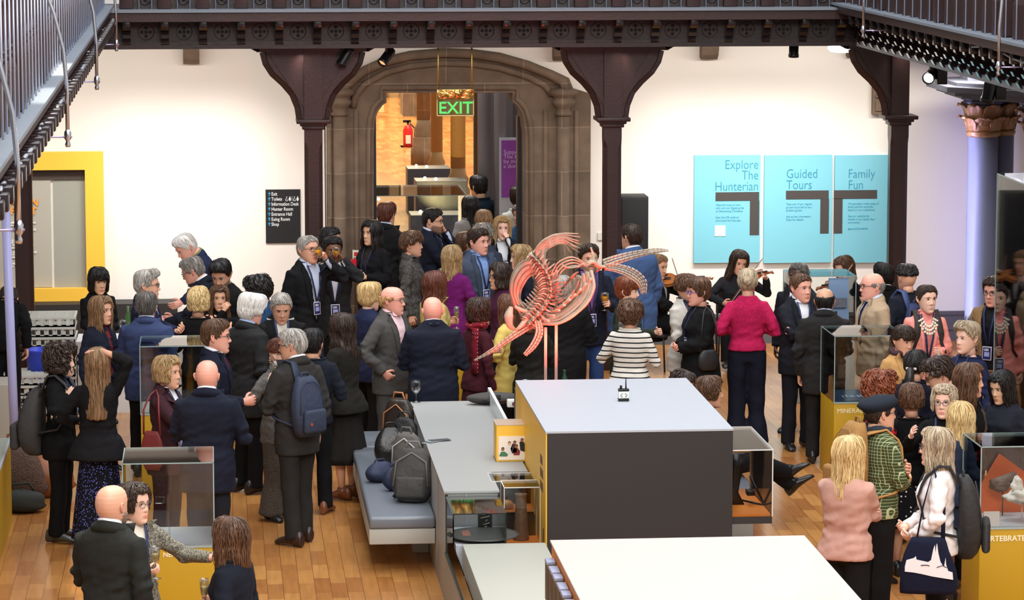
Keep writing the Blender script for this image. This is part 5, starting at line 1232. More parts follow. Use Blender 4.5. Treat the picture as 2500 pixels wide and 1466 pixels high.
def cloth(key, col, rough=.85, pat=None):
    k = 'cloth_' + key
    if k in _mc: return _mc[k]
    col = tuple(c * (.52 if max(col) < .06 else .66 if max(col) < .12 else .85 if max(col) < .35 else 1) for c in col)
    m = M(k, col, rough, bump=(7, .45, .028), spec=.22)
    N, L = nt(m); b = N['Principled BSDF']; tc = N.new('ShaderNodeTexCoord')
    n = N.new('ShaderNodeTexNoise'); n.inputs['Scale'].default_value = 160; n.inputs['Detail'].default_value = 1; L.new(tc.outputs['Object'], n.inputs['Vector'])
    mx = N.new('ShaderNodeMix'); mx.data_type = 'RGBA'; mx.inputs[6].default_value = (*[c * .86 for c in col], 1); mx.inputs[7].default_value = (*[min(1, c * 1.14) for c in col], 1)
    L.new(n.outputs['Fac'], mx.inputs[0]); out = mx.outputs[2]
    sx = N.new('ShaderNodeSeparateXYZ'); L.new(tc.outputs['Object'], sx.inputs[0])
    def mth(op, a, bb=None):
        q = N.new('ShaderNodeMath'); q.operation = op
        for i, v in enumerate((a, bb)):
            if v is None: continue
            if isinstance(v, (int, float)): q.inputs[i].default_value = v
            else: L.new(v, q.inputs[i])
        return q.outputs[0]
    def over(fac, c):
        nonlocal out
        q = N.new('ShaderNodeMix'); q.data_type = 'RGBA'; L.new(fac, q.inputs[0]); L.new(out, q.inputs[6]); q.inputs[7].default_value = (*c, 1); out = q.outputs[2]
    if pat:
        kind, c2 = pat[0], pat[1]
        if kind == 'stripes': over(mth('LESS_THAN', mth('FRACT', mth('MULTIPLY', sx.outputs['Z'], 1 / pat[2])), pat[3]), c2)
        if kind == 'grid':
            for ax in ('X', 'Z'): over(mth('LESS_THAN', mth('FRACT', mth('MULTIPLY', sx.outputs[ax], 1 / pat[2])), pat[3]), c2)
        if kind in ('dots', 'spots'):
            v = N.new('ShaderNodeTexVoronoi'); v.inputs['Scale'].default_value = pat[2]; L.new(tc.outputs['Object'], v.inputs['Vector'])
            if kind == 'dots': v.inputs['Randomness'].default_value = .15
            over(mth('LESS_THAN', v.outputs['Distance'], pat[3]), c2)
        if kind == 'floral':
            n2 = N.new('ShaderNodeTexNoise'); n2.inputs['Scale'].default_value = pat[2]; n2.inputs['Detail'].default_value = 2; L.new(tc.outputs['Object'], n2.inputs['Vector'])
            over(mth('GREATER_THAN', n2.outputs['Fac'], pat[3]), c2)
        if kind == 'tweed':
            n2 = N.new('ShaderNodeTexNoise'); n2.inputs['Scale'].default_value = pat[2]; n2.inputs['Detail'].default_value = 3; L.new(tc.outputs['Object'], n2.inputs['Vector'])
            over(mth('MULTIPLY', mth('GREATER_THAN', n2.outputs['Fac'], .5), pat[3]), c2)
    L.new(out, b.inputs['Base Color']); return m
NAVY = S(30, 36, 58); BLACKC = S(20, 20, 23); WHITES = S(226, 228, 234)

class Person: pass
ALLP = []
def person(label, u, v, h, face, sex='m', skin='fair', hair=('short', 'brown'), look=0, nod=0, lean=0, side=0, L='down', R='down', Lh=None, Rh=None,
           top=None, outer=None, legs=('trousers', BLACKC), shoes=S(24, 22, 22), tie=None, lanyard=None, specs=None, beard=False, smile=False,
           sit=False, build_=1.0, floor=None, stance=.1, seed=None, pos=None, group=None, tilt=0, hatc=None, step=0.0, legpts=None, toe=0, collar=None, scarf=None, beardcol=None, nolegs=False, hh=None, Yw=None):
    """u, v: crown of the head in the photo; h: height of the crown above the floor"""
    Pn = Person(); rnd = random.Random(seed if seed is not None else int(u * 7 + v)); seed = rnd.randint(1, 999)
    if Yw: h = PY(u, v, Yw).z
    hz = h
    q = PZ(u, v, h) if pos is None else Vector(pos)
    st_h = (hh if hh else (h if not sit else h + .42)) - .012
    k = (st_h + (.045 if sex == 'm' else .035)) / 1.75; fem = sex == 'f'
    T = TF if fem else TM; wsc = build_
    legdrop = 0 if not sit else .42
    loc = Vector((q.x, q.y, 0)); a = math.radians(face)
    # everything is modelled in the person's own frame: faces -y
    bend = bendf(math.radians(lean), 0, k, math.radians(side))
    dz = -legdrop if sit else 0
    shx = (.146 if fem else .172) * k * (wsc * .5 + .5); shz = 1.372 * k
    sl1, sl2 = .285 * k, .25 * k
    arms = {}
    for s, nm, hv in ((1, L, Lh), (-1, R, Rh)):
        pr = ARMS[nm] if nm in ARMS else ARMS['down']
        hp = Vector(hv if hv else pr[0]) * (k if not hv else 1); hp.x *= s if not hv else 1
        if nm == 'cross' and s == -1: hp = hp + Vector((0, -.035, .03)) * k
        pole = Vector(pr[1]); pole.x *= s
        sh = Vector((s * shx, .012 * k, shz))
        # shorten so that hp is the palm centre
        wr = hp + (sh - hp).normalized() * .06 * k
        el, wr = ik(sh, wr, sl1, sl2, pole); arms[s] = (sh, el, wr, hp, pr[2], nm)
    if lean or side:
        fix = lambda p: Vector(bend([p])[0])
        arms = {s: (fix(A[0]), fix(A[1]), fix(A[2]), fix(A[3]), A[4], A[5]) for s, A in arms.items()}
    def torso(mb, off=0, z0=.8, z1=1.5, flare=0, bl=wsc):
        rings = []
        zs = sorted({z0 * k, z1 * k} | {t[0] * k for t in T if z0 * k < t[0] * k < z1 * k} | {(z0 + (z1 - z0) * i / 10) * k for i in range(11)})
        for z in zs:
            zz = z / k; c = [np.interp(zz, [t[0] for t in T], [t[j] for t in T]) for j in (1, 2, 3)]
            w_ = bl if zz < 1.42 else 1; fl = flare * max(0, (1.02 - zz)) 
            rings.append(ellring((0, c[2] * k), c[0] * k * w_ + off + fl, c[1] * k * w_ + off + fl * .8, z))
        V = bend([p for r in rings for p in r]); n = len(rings[0]); rr = [[Vector(V[i * n + j]) for j in range(n)] for i in range(len(rings))]
        mb.loft(rr)
    def sleeves(mb, off=0, upto=1.0):
        for s, (sh, el, wr, hp, c, nm) in arms.items():
            f = 1.0 if not fem else .86
            pts = [sh + Vector((-s * .035 * k, 0, -.012 * k)), sh, sh.lerp(el, .35), sh.lerp(el, .8), el, el.lerp(wr, .25), el.lerp(wr, .65), wr]
            rr = [(.05 + off) * 1, .054 * f * k + off, .052 * f * k + off, .047 * f * k + off, .045 * f * k + off, .043 * f * k + off, .037 * f * k + off, .030 * f * k + off]
            if upto < 1:
                n_ = 4; pts = pts[:n_]; rr = rr[:n_]
            mb.tube(pts, rr, 14)
    # ---------------- legs
    hipz = .90 * k
    legp = {}
    for s in (1, -1):
        hx = .085 * k
        if sit:
            zs = 1.0 * 0 + (.50 if floor is None else .5)
            hp = Vector((s * hx, 0, .93 * k)); kn = Vector((s * (hx + .05), -.42 * k, .93 * k + .02)); an = Vector((s * (hx + .04), -.44 * k - .03 * s * stance * 5, .93 * k - .40 * k)); 
            legp[s] = (hp, kn, an)
        else:
            st_ = step * s
            an = Vector((s * stance, .03 + st_, .075 * k)); hp = Vector((s * hx, .01, hipz)); kn = (hp + an) / 2 + Vector((0, -.02 + st_ * .1, .01)); legp[s] = (hp, kn, an)
    if legpts:
        for s in (1, -1): legp[s] = (legp[s][0], Vector(legpts[s][0]), Vector(legpts[s][1]))
    def legs_mb(mb, off=0, endr=.042, top_=True, cut=1.0):
        for s, (hp, kn, an) in legp.items():
            up = hp + Vector((0, 0, .06 * k)) if not sit else hp + Vector((0, .03, .0))
            e = an if cut >= 1 else kn.lerp(an, cut)
            mb.tube([up, hp, hp.lerp(kn, .5), kn, kn.lerp(e, .4), e + Vector((0, 0, -.02 if cut >= 1 else 0))], [.078 * k * wsc + off, .085 * k * wsc + off, .080 * k + off, .066 * k + off, .062 * k + off, endr * k + off], 14)
    # ---------------- body
    body = MB(); torso(body, -.024, .96, 1.49); 
    
    hs = (1.0 if not fem else .97) * (k ** .4) * 1.12
    headc = Vector(bend([(0, -.012 * k, st_h - .115 * hs)])[0])
    nb = Vector(bend([(0, .018 * k, 1.44 * k)])[0]); nm_ = Vector(bend([(0, .014 * k, 1.50 * k)])[0])
    lk = math.radians(look); nd = math.radians(nod) ; tl = math.radians(tilt)
    HR = Euler((0, 0, lk)).to_matrix() @ Euler((nd + math.radians(lean) * .5, 0, 0)).to_matrix() @ Euler((0, tl, 0)).to_matrix()
    pivot = headc + Vector((0, .02, -.09))
    hc = pivot + HR @ (headc - pivot)
    body.tube([nb, nm_, hc + HR @ Vector((0, .012, -.07)), hc + HR @ Vector((0, .01, -.03))], [.072 * k * (.86 if fem else 1.03), .064 * k * (.82 if fem else 1), .062 * k * (.82 if fem else 1), .055], 18)
    for s, (sh, el, wr, hp, c, nm) in arms.items():
        f = 1.0 if not fem else .86
        body.tube([sh, sh.lerp(el, .4), el, el.lerp(wr, .3), wr], [.046 * f * k, .042 * f * k, .036 * f * k, .036 * f * k, .024 * k], 12)
        d = (wr - el).normalized()
        if nm in ('down', 'pocket', 'back'): pn = Vector((-s, .3, 0)); 
        elif nm in ('headtop',): pn = Vector((0, 0, -1)); d = (Vector((-s, 0.1, .05))).normalized()
        elif nm in ('gesture', 'reach'): pn = Vector((-s * .8, -.3, .6)); d = (d + Vector((0, -.2, .35))).normalized()
        elif nm in ('chin', 'mouth'): pn = Vector((-s * .6, .8, .2)); d = (d + Vector((-s * .3, .1, .5))).normalized()
        elif nm in ('cross',): pn = Vector((0, 1, .2)); d = (d * .6 + Vector((-s, .1, .2))).normalized()
        elif nm in ('clasp', 'lowclasp', 'phone'): pn = Vector((-s * .2, .7, .8)); d = (d + Vector((-s * .4, -.4, 0))).normalized()
        else: pn = Vector((-s, -.15, .05)); d = (d + Vector((0, -.5, .1))).normalized()
        gp, ts = hand_parts(body, wr, d, pn, (1 if d.cross(pn).z > 0 else -1) if nm not in ('down', 'pocket', 'headtop') else (-1 if d.cross(pn).y > 0 else 1), c, .95 * k * (.9 if fem else 1.03))
        setattr(Pn, 'gripL' if s > 0 else 'gripR', gp)
    legs_mb(body, -.012, .036)
    hb = head_mb(fem=fem, smile=smile, beard=beard)
    Rl = (HR * hs)
    HM = Matrix.Translation(hc) @ Rl.to_4x4()
    V = np.array(hb.v); V = V @ np.array(Rl).T + np.array(hc)
    body.add(V.tolist(), hb.f, 0, True); body.m[-len(hb.m):] = hb.m; body.sm[-len(hb.m):] = [True] * len(hb.m)
    sk = skin_mat(skin); sc_ = SKIN[skin]
    lipc = tuple(min(1, a * b) for a, b in zip(sc_, ((.86, .5, .5) if fem else (.82, .6, .58))))
    hcol = hair[1] if hair else 'grey'
    mats = [sk, M('lips_%s_%s' % (skin, sex), lipc, .4), M('eye_white', S(214, 210, 204), .25), M('iris_dark', S(38, 26, 20), .2),
            M('brow_' + hcol, tuple(.5 * a + .25 * b for a, b in zip(HAIR[hcol][0], sc_)) if hcol not in ('white', 'silver', 'blond') else tuple(.7 * a for a in sc_), .8),
            M('beard_%s_%s' % (beardcol or hcol, skin), tuple(.72 * a + .28 * b for a, b in zip(HAIR[beardcol or hcol][0], sc_)), .8, bump=(180, .8, .004))]
    body = body.build('person', mats)
    dl = dz if sit else 0
    body.location = loc + Vector((0, 0, dl)); 
    # shift so that the crown (not the feet) stands at the photo position
    off = Matrix.Rotation(a, 3, 'Z') @ Vector((hc.x, hc.y, 0)); body.location -= off; body.rotation_euler = (0, 0, a)
    tag(body, label, 'person', group)
    Pn.o = body; Pn.k = k; Pn.bend = bend; Pn.loc = body.location.copy(); Pn.rot = a; Pn.hc = hc; Pn.HM = HM; Pn.arms = arms
    W = Matrix.Translation(body.location) @ Matrix.Rotation(a, 4, 'Z'); Pn.W = W
    # ---------------- hair
    if hair and hair[0] not in ('bald', None):
        me = hair_mesh(hair[0], hair[1], seed, **(hair[2] if len(hair) > 2 else {})); o = reg(bpy.data.objects.new('hair', me)); o.parent = body; o.matrix_local = HM
    if hatc:
        mb = MB(); mb.lathe([(.094, .035), (.100, .045), (.118, .062), (.124, .08), (.108, .105), (.06, .122), (.006, .126)], (0, .012, 0), 26)
        for i, p in enumerate(mb.v): mb.v[i] = (p[0] * .92, p[1] * 1.12 + (.012 if p[2] > .07 else 0), p[2] + p[1] * -.18)
        o = mb.build('beret', cloth('beret', hatc, .9), body); o.matrix_local = HM
    if specs:
        mb = MB(); rm = .0022
        for s in (-1, 1):
            mb.tube([(s * .031 + .0225 * math.cos(t), -.101 + .006 * abs(s * .031 + .0225 * math.cos(t)) / .05, .008 + .0165 * math.sin(t)) for t in [i * PI / 8 for i in range(17)]], rm, 5)
            mb.tube([(s * .053, -.097, .014), (s * .072, -.06, .016), (s * .079, .0, .014), (s * .079, .02, .004)], rm * .9, 5)
        mb.tube([(-.009, -.104, .012), (0, -.107, .014), (.009, -.104, .012)], rm, 5)
        o = mb.build('eyeglasses', M('frame_' + specs, dict(black=(.01, .01, .01), brown=S(70, 40, 26), metal=S(130, 125, 120), blue=S(52, 66, 190), clear=S(200, 190, 205))[specs], .3, .6 if specs == 'metal' else 0), body); o.matrix_local = HM
    # ---------------- trousers / skirt / shoes
    kind = legs[0]; lmat = cloth(*legs[2]) if len(legs) > 2 else cloth('legs_%d_%d_%d' % tuple(int(c * 2000) for c in legs[1]), legs[1])
    if not nolegs:
        if kind in ('trousers', 'wide'):
            mb = MB(); legs_mb(mb, .008 if kind == 'trousers' else .02, .062 if kind == 'trousers' else .10); 
            rr = [ellring((0, .012 * k), .158 * k * wsc, .108 * k * wsc, z * k, 28) for z in (.84, .9, .95, 1.0)]; 
            if not sit: mb.loft(rr)
            else: mb.loft([ellring((0, .0 * k), .16 * k * wsc, .13 * k * wsc, z * k, 28) for z in (.86, .92, 1.0)])
            Vv, Nn, F = remesh(mb, .016, 4)
            if not sit:
                z = Vv[:, 2]; Vv = Vv + Nn * (.004 * n3(Vv[:, 0] * 30, Vv[:, 1] * 30, z * 22, seed))[:, None] * (z < .8 * k)[:, None]
            m2 = MB().add(Vv.tolist(), F, 0, True); m2.build('trousers', lmat, body)
        else:   # skirt
            zl = legs[3] if len(legs) > 3 else .42; fl = legs[4] if len(legs) > 4 else .05
            mb = MB()
            if sit: mb.loft([[Vector((.17 * k * math.cos(t) , y, .93 * k + .085 * k * math.sin(t))) for t in [2 * PI * j / 24 for j in range(24)]] for y in (.08, -.1, -.3, -.44)])
            else:
                rings = []
                for i in range(12):
                    f = i / 11; z = (1.04 + (zl - 1.04) * f) * k; r1 = np.interp(f, [0, .18, .35, 1], [.118, .150, .166, .18 + fl]) * k * wsc; r2 = np.interp(f, [0, .18, .35, 1], [.08, .105, .12, .14 + fl]) * k * wsc
                    rings.append([Vector(((r1 + .012 * f * math.sin(9 * t)) * math.cos(t), (r2 + .012 * f * math.sin(9 * t)) * math.sin(t) + .01, z)) for t in [2 * PI * j / 48 for j in range(48)]])
                mb.loft(rings)
            mb.build('skirt', lmat, body)
        for s, (hp, kn, an) in legp.items():
            mb = MB(); ft = math.radians(8 * s); R3 = Matrix.Rotation(ft, 3, 'Z') @ Matrix.Rotation(math.radians(toe), 3, 'X')
            z0 = an.z - .075 * k
            prof = [(.095, .045, .022, .03), (.085, .06, .034, .055), (.04, .075, .038, .07), (-.02, .06, .04, .045), (-.09, .045, .046, .03), (-.14, .035, .046, .024), (-.175, .022, .034, .018), (-.19, .014, .02, .012)]
            rings = []
            for (y, zc_, w_, hh_) in prof:
                rings.append([an + R3 @ Vector((w_ * k * math.cos(t), (y + .0) * k, z0 - an.z + max(.004, (zc_ + hh_ * math.sin(t)) * k))) for t in [2 * PI * j / 14 for j in range(14)]])
            mb.loft(rings)
            if shoes is not None: mb.tube([an + Vector((0, .0, -.03)), an + Vector((0, .0, .05 if kind != 'skirt' else .04))], .046 * k, 12)
            mb.build('shoe', M('shoe_%d_%d_%d' % tuple(int(c * 2000) for c in shoes), shoes, .35), body)
    # ---------------- tops
    def bvh_of(V, F): return BVHTree.FromPolygons([tuple(p) for p in V], F)
    Pn.surf = None
    def wrinkle(Vv, Nn, amp, c=1.0):
        w_ = np.zeros(len(Vv))
        for s, (sh, el, wr, hp, cc, nm) in arms.items():
            d = np.linalg.norm(Vv - np.array(el), axis=1); w_ += np.exp(-(d / .12) ** 2)
        zz = Vv[:, 2] / k; w_ += .6 * np.exp(-((zz - 1.06) / .12) ** 2) + .25
        ns = n3(Vv[:, 0] * 26 + Vv[:, 2] * 34, Vv[:, 1] * 22, Vv[:, 2] * 48, seed) + .5 * n3(Vv[:, 0] * 60, Vv[:, 1] * 60 + 9, Vv[:, 2] * 80, seed + 3)
        return Vv + Nn * (amp * np.clip(w_, 0, 1.3) * ns)[:, None]
    def garment(name, spec, off, layer):
        # spec dict: c / mat, hem, vz (bottom of V), vw (half width at top), sleeve, flare, neck
        z0 = spec.get('hem', .80); mb = MB()
        torso(mb, off, z0, spec.get('neck', 1.485), spec.get('flare', 0), wsc * spec.get('loose', 1.0))
        if not spec.get('vest'): sleeves(mb, off * .8 + .002 + spec.get('slv', 0), .5 if spec.get('sleeve') == 'short' else 1.0)
        Vv, Nn, F = remesh(mb, spec.get('vox', .0125), 4)
        Vv = wrinkle(Vv, Nn, spec.get('wr', .007))
        Vl = Vv
        full = (Vl, F)
        if 'vz' in spec:     # open front down to vz
            vz, vw, vb = spec['vz'] * k, spec.get('vw', .085) * k, spec.get('vb', .0)
            # work in unbent frame approx: undo lean for the test
            Vt = Vl.copy()
            if lean:
                hzz = .95 * k; th = math.radians(lean); dzv = Vl[:, 2] - hzz; y = Vl[:, 1]
                Vt[:, 2] = np.where(dzv > -.1, hzz + dzv * math.cos(th) - y * math.sin(th), Vl[:, 2]); Vt[:, 1] = y * math.cos(th) + dzv * math.sin(th)
            zt = 1.50 * k
            wlim = np.interp(Vt[:, 2], [0, vz - .001, vz, zt - .03, zt], [vb, vb, max(vb, .004), vw, vw * .8])
            isf = (Nn[:, 1] < -.2) & (Vt[:, 1] < 0.0) & (np.abs(Vt[:, 0]) < wlim) & (Vt[:, 2] > (vz if not vb else 0))
            F = [f for f in F if not all(isf[i] for i in f)]
        if 'neckcut' in spec:
            nc = spec['neckcut'] * k
            Fk = []
            for f in F:
                c = Vl[list(f)].mean(0)
                if c[2] > Vector(bend([(0, 0, nc)])[0]).z and abs(c[0]) < .13 * k and abs(c[1] - nm_.y) < .12: continue
                Fk.append(f)
            F = Fk
        mat_ = spec['mat']
        if 'neckcut' in spec:
            c = [np.interp(spec['neckcut'] - .004, [t[0] for t in T], [t[j] for t in T]) for j in (1, 2, 3)]
            rg = ellring((0, c[2] * k), c[0] * k + off, c[1] * k + off, spec['neckcut'] * k, 30, 2.2); rg = [Vector(p) for p in bend(rg)]
            MB().tube(rg + rg[:2], .009, 8).build('neckband', mat_, body)
        m2 = MB().add(Vl.tolist(), F, 0, True); o = m2.build(name, mat_, body)
        return full
    def front_y(bv, x, z, d=-1, gap=.006):
        zz = Vector(bend([(x, 0, z)])[0]); 
        dr = Vector((0, 1, 0)) if d < 0 else Vector((0, -1, 0))
        if lean: dr = Euler((math.radians(lean), 0, 0)).to_matrix() @ dr
        org = zz - dr * .6
        h_ = bv.ray_cast(org, dr)
        if h_[0] is None: return zz - dr * .1
        return h_[0] - dr * gap
    def strip(bv, path_, w_, name, mat_, gap=.006, thick=.002, wend=None, par=body):
        """ribbon laid on the chest: path of (x,z[,side])"""
        pts = []
        for p in path_:
            pts.append(front_y(bv, p[0] * k, p[1] * k, p[2] if len(p) > 2 else -1, gap))
        dense = [pts[0]]
        for i in range(1, len(pts)): dense.append(pts[i])
        rings = []
        for i, p in enumerate(dense):
            t = (dense[min(i + 1, len(dense) - 1)] - dense[max(i - 1, 0)]); t = t.normalized() if t.length > 1e-6 else Vector((0, 0, 1))
            nrm = Vector((0, -1, 0)) if True else None
            sd = t.cross(nrm); sd = sd.normalized() if sd.length > 1e-5 else Vector((1, 0, 0))
            ww = (w_ if wend is None else w_ + (wend - w_) * i / (len(dense) - 1)) * k
            rings.append([p + sd * ww - nrm * 0, p + sd * ww * .5 + nrm * thick, p - sd * ww * .5 + nrm * thick, p - sd * ww, p - sd * ww - nrm * thick * 2, p + sd * ww - nrm * thick * 2])
        mb = MB().loft(rings); return mb.build(name, mat_, par)
    tm = top['mat'] if top else None
    fullT = None
    if top: fullT = garment(top.get('name', 'shirt'), top, top.get('off', .004), 0)
    fullO = None
    if outer: fullO = garment(outer.get('name', 'jacket'), outer, outer.get('off', .017), 1)
    bv = bvh_of(*fullO) if fullO else (bvh_of(*fullT) if fullT else None)
    bvt = bvh_of(*fullT) if fullT else bv
    Pn.bv = bv
    # shirt collar / jacket collar ring
    def collar_ring(r1, r2, z1, z2, mat_, name, op=.5, th=.004, yo=.014):
        mb = MB(); N_ = 30; rings = []
        (r1, q1), (r2, q2) = ((r1, r1), (r2, r2)) if not isinstance(r1, tuple) else (r1, r2)
        for i in range(N_ + 1):
            t = -PI / 2 + op + (2 * PI - 2 * op) * i / N_
            f = 1 - abs(i / N_ - .5) * 2      # 1 at back
            zl = z1 * k + (.012 * f - .012 * (1 - f)); zh = z2 * k + (.016 * f - .03 * (1 - f) ** 2)
            c, s_ = math.cos(t), math.sin(t)
            rings.append([(r2 * k * c, yo * k + q2 * k * s_, zl), (((r1 + r2) / 2 + .004) * k * c, yo * k + ((q1 + q2) / 2 + .004) * k * s_, (zl + zh) / 2 + .006), (r1 * k * c, yo * k + q1 * k * s_, zh), ((r1 - .006) * k * c, yo * k + (q1 - .006) * k * s_, zh), ((r2 - .012) * k * c, yo * k + (q2 - .012) * k * s_, zl)])
        n = 5; V_ = bend([p for r in rings for p in r]); rings = [[Vector(V_[i * n + j]) for j in range(n)] for i in range(len(rings))]
        mb.loft(rings); mb.build(name, mat_, body)
    if top and top.get('collar'):
        collar_ring(.064 if not fem else .056, .076 if not fem else .068, 1.475, 1.512, top['mat'], 'shirt_collar', .42)
        for s in (-1, 1):
            mb = MB(); A_ = [(s * .010, -.066, 1.478), (s * .052, -.048, 1.498), (s * .060, -.062, 1.458), (s * .030, -.078, 1.447)]
            V_ = [Vector(x_) for x_ in bend([(p[0] * k, p[1] * k, p[2] * k) for p in A_])]
            mb.loft([V_, [p + Vector((0, -.005, 0)) for p in V_]]); mb.build('collar_tip', top['mat'], body)
    if outer and outer.get('lapel'):
        vz = outer.get('vz', 1.1); vw = outer.get('vw', .085)
        lm = outer.get('lapmat', outer['mat'])
        for s in (-1, 1):
            mb = MB(); rings = []
            for i in range(9):
                f = i / 8; z = vz + (1.475 - vz) * f; xi = .002 + (vw - .010) * f; wd = .012 + .052 * math.sin(min(1, f * 1.25) * PI * .62)
                if f > .8: wd *= (1.0 - (f - .8) * 1.4)
                a_ = front_y(bv, s * xi * k, z * k, -1, .004); b_ = front_y(bv, s * (xi + wd) * k, z * k, -1, .010); m_ = (a_ + b_) / 2 + Vector((0, -.004, 0))
                rings.append([a_, m_, b_, b_ + Vector((0, .010, 0)), a_ + Vector((0, .012, 0))])
            mb.loft(rings); mb.build('lapel', lm, body)
        collar_ring((.080, .070) if not fem else (.068, .062), (.136, .096) if not fem else (.112, .086), 1.438, 1.500, lm, 'jacket_collar', .95, yo=.018)
    elif outer and outer.get('coll'):
        collar_ring((.080, .072) if not fem else (.068, .064), (.132, .096) if not fem else (.108, .086), 1.44, 1.506, outer.get('lapmat', outer['mat']), 'jacket_collar', .6, yo=.016)
    if outer and 'vz' in outer and not outer.get('lapel'):
        for s in (-1, 1):
            zz_ = [1.455 - (1.455 - max(outer['vz'], .84)) * i / 5 for i in range(6)]; w0, w1 = outer.get('vw', .085), max(outer.get('vb', 0), .004)
            lo = [z for z in (.98, .9, outer.get('hem', .8) + .02) if z < zz_[-1]] if outer.get('vb') else []
            path_e = [(s * (np.interp(z, [outer['vz'], 1.47, 1.5], [w1, w0, w0 * .8]) + .004), z) for z in zz_] + [(s * (w1 + .004), z) for z in lo]
            strip(bv, path_e, .016, 'front_edge', outer['mat'], .004, .004)
    if outer and outer.get('vent'): strip(bv, [(0, z, 1) for z in (outer.get('hem', .8) + .01, .9, .98)], .002, 'back_vent', M('seam_dark', (.008, .008, .009), .9), .001, .001)
    if tie: strip(bvt, [(0, 1.455), (0, 1.44), (0, 1.36), (0, 1.25), (0, 1.12), (0, 1.05)], .014, 'necktie', tie, .009, .004, .036)
    if scarf:
        mb = MB(); V_ = []
        pts = [(.09 * math.cos(t), .014 + .085 * math.sin(t), 1.475 + .012 * math.sin(3 * t)) for t in [i * PI / 10 for i in range(21)]]
        mb.tube([Vector(x_) for x_ in bend([(p[0] * k, p[1] * k, p[2] * k) for p in pts])], .026, 10); mb.build('scarf', scarf[0], body)
        if len(scarf) > 1: strip(bv, [(scarf[1], z, scarf[2]) for z in (1.46, 1.4, 1.3, 1.2, 1.1, 1.02)], .045, 'scarf_tail', scarf[0], .014, .01)
    if lanyard:
        lmat_ = M('lanyard_navy', S(28, 40, 84), .6); bvl = bv if not (outer and 'vz' in outer and lanyard != 'out') else bv
        bz = lanyard if isinstance(lanyard, float) else 1.08
        for s in (-1, 1):
            strip(bvl, [(s * .062, 1.455), (s * .055, 1.38), (s * .035, 1.24), (s * .006, bz + .07)], .009, 'lanyard', lmat_, .009, .0015)
        strip(bvl, [(s * .01, 1.482, 1) for s in (-5, -3, 0, 3, 5)], .008, 'lanyard', lmat_, .009, .0015)
        c = front_y(bvl, 0, bz * k, -1, .018)
        bg = MB(); bg.rbox((-.047, -.002, -.065), (.047, .001, .065), .001); b_ = bg.build('badge', M('badge_white', S(225, 225, 232), .4), body); b_.location = c; b_.rotation_euler = (math.radians(lean) * .5 - .06, 0, .1)
        MB().box((-.041, -.0035, -.058), (.041, -.0015, .058)).build('badge_print', M('badge_navy', S(38, 36, 92), .4), b_)
        MB().box((-.026, -.0045, -.03), (.026, -.003, .012)).build('badge_patch', M('badge_pale', S(150, 160, 205), .5), b_)
        o = reg(bpy.data.objects.new('badge_lettering', U21())); o.parent = b_; o.location = (-.030, -.0045, .024); o.rotation_euler = (PI / 2, 0, 0)
    Pn.front = lambda x, z, d=-1, gap=.006: front_y(bv, x, z, d, gap); Pn.strip = strip
    ALLP.append((label[:50], round(body.location.x, 2), round(body.location.y, 2), round(h, 2)))
    return Pn
_u = []
def U21():
    if not _u: _u.append(text_mesh('U21', .030, M('badge_text', S(240, 240, 245), .5), 'badge_lettering', depth=.0005, bold=.001))
    return _u[0]
def world_pt(P, v): return P.W @ Vector(v)
# garment shorthands
def shirt(key, col, collar=True, **k): return dict(mat=cloth(key, col, .8, k.pop('pat', None)), collar=collar, hem=.86, wr=.004, name=k.pop('name', 'shirt'), **k)
def jacket(key, col, **k):
    d = dict(mat=cloth(key, col, .85, k.pop('pat', None)), hem=.74, vz=1.06, vw=.085, lapel=True, off=.018, name='jacket'); d.update(k); return d
def sweater(key, col, **k):
    d = dict(mat=cloth(key, col, .9, k.pop('pat', None)), hem=.84, off=.010, name='sweater', neckcut=1.455, wr=.006); d.update(k); return d
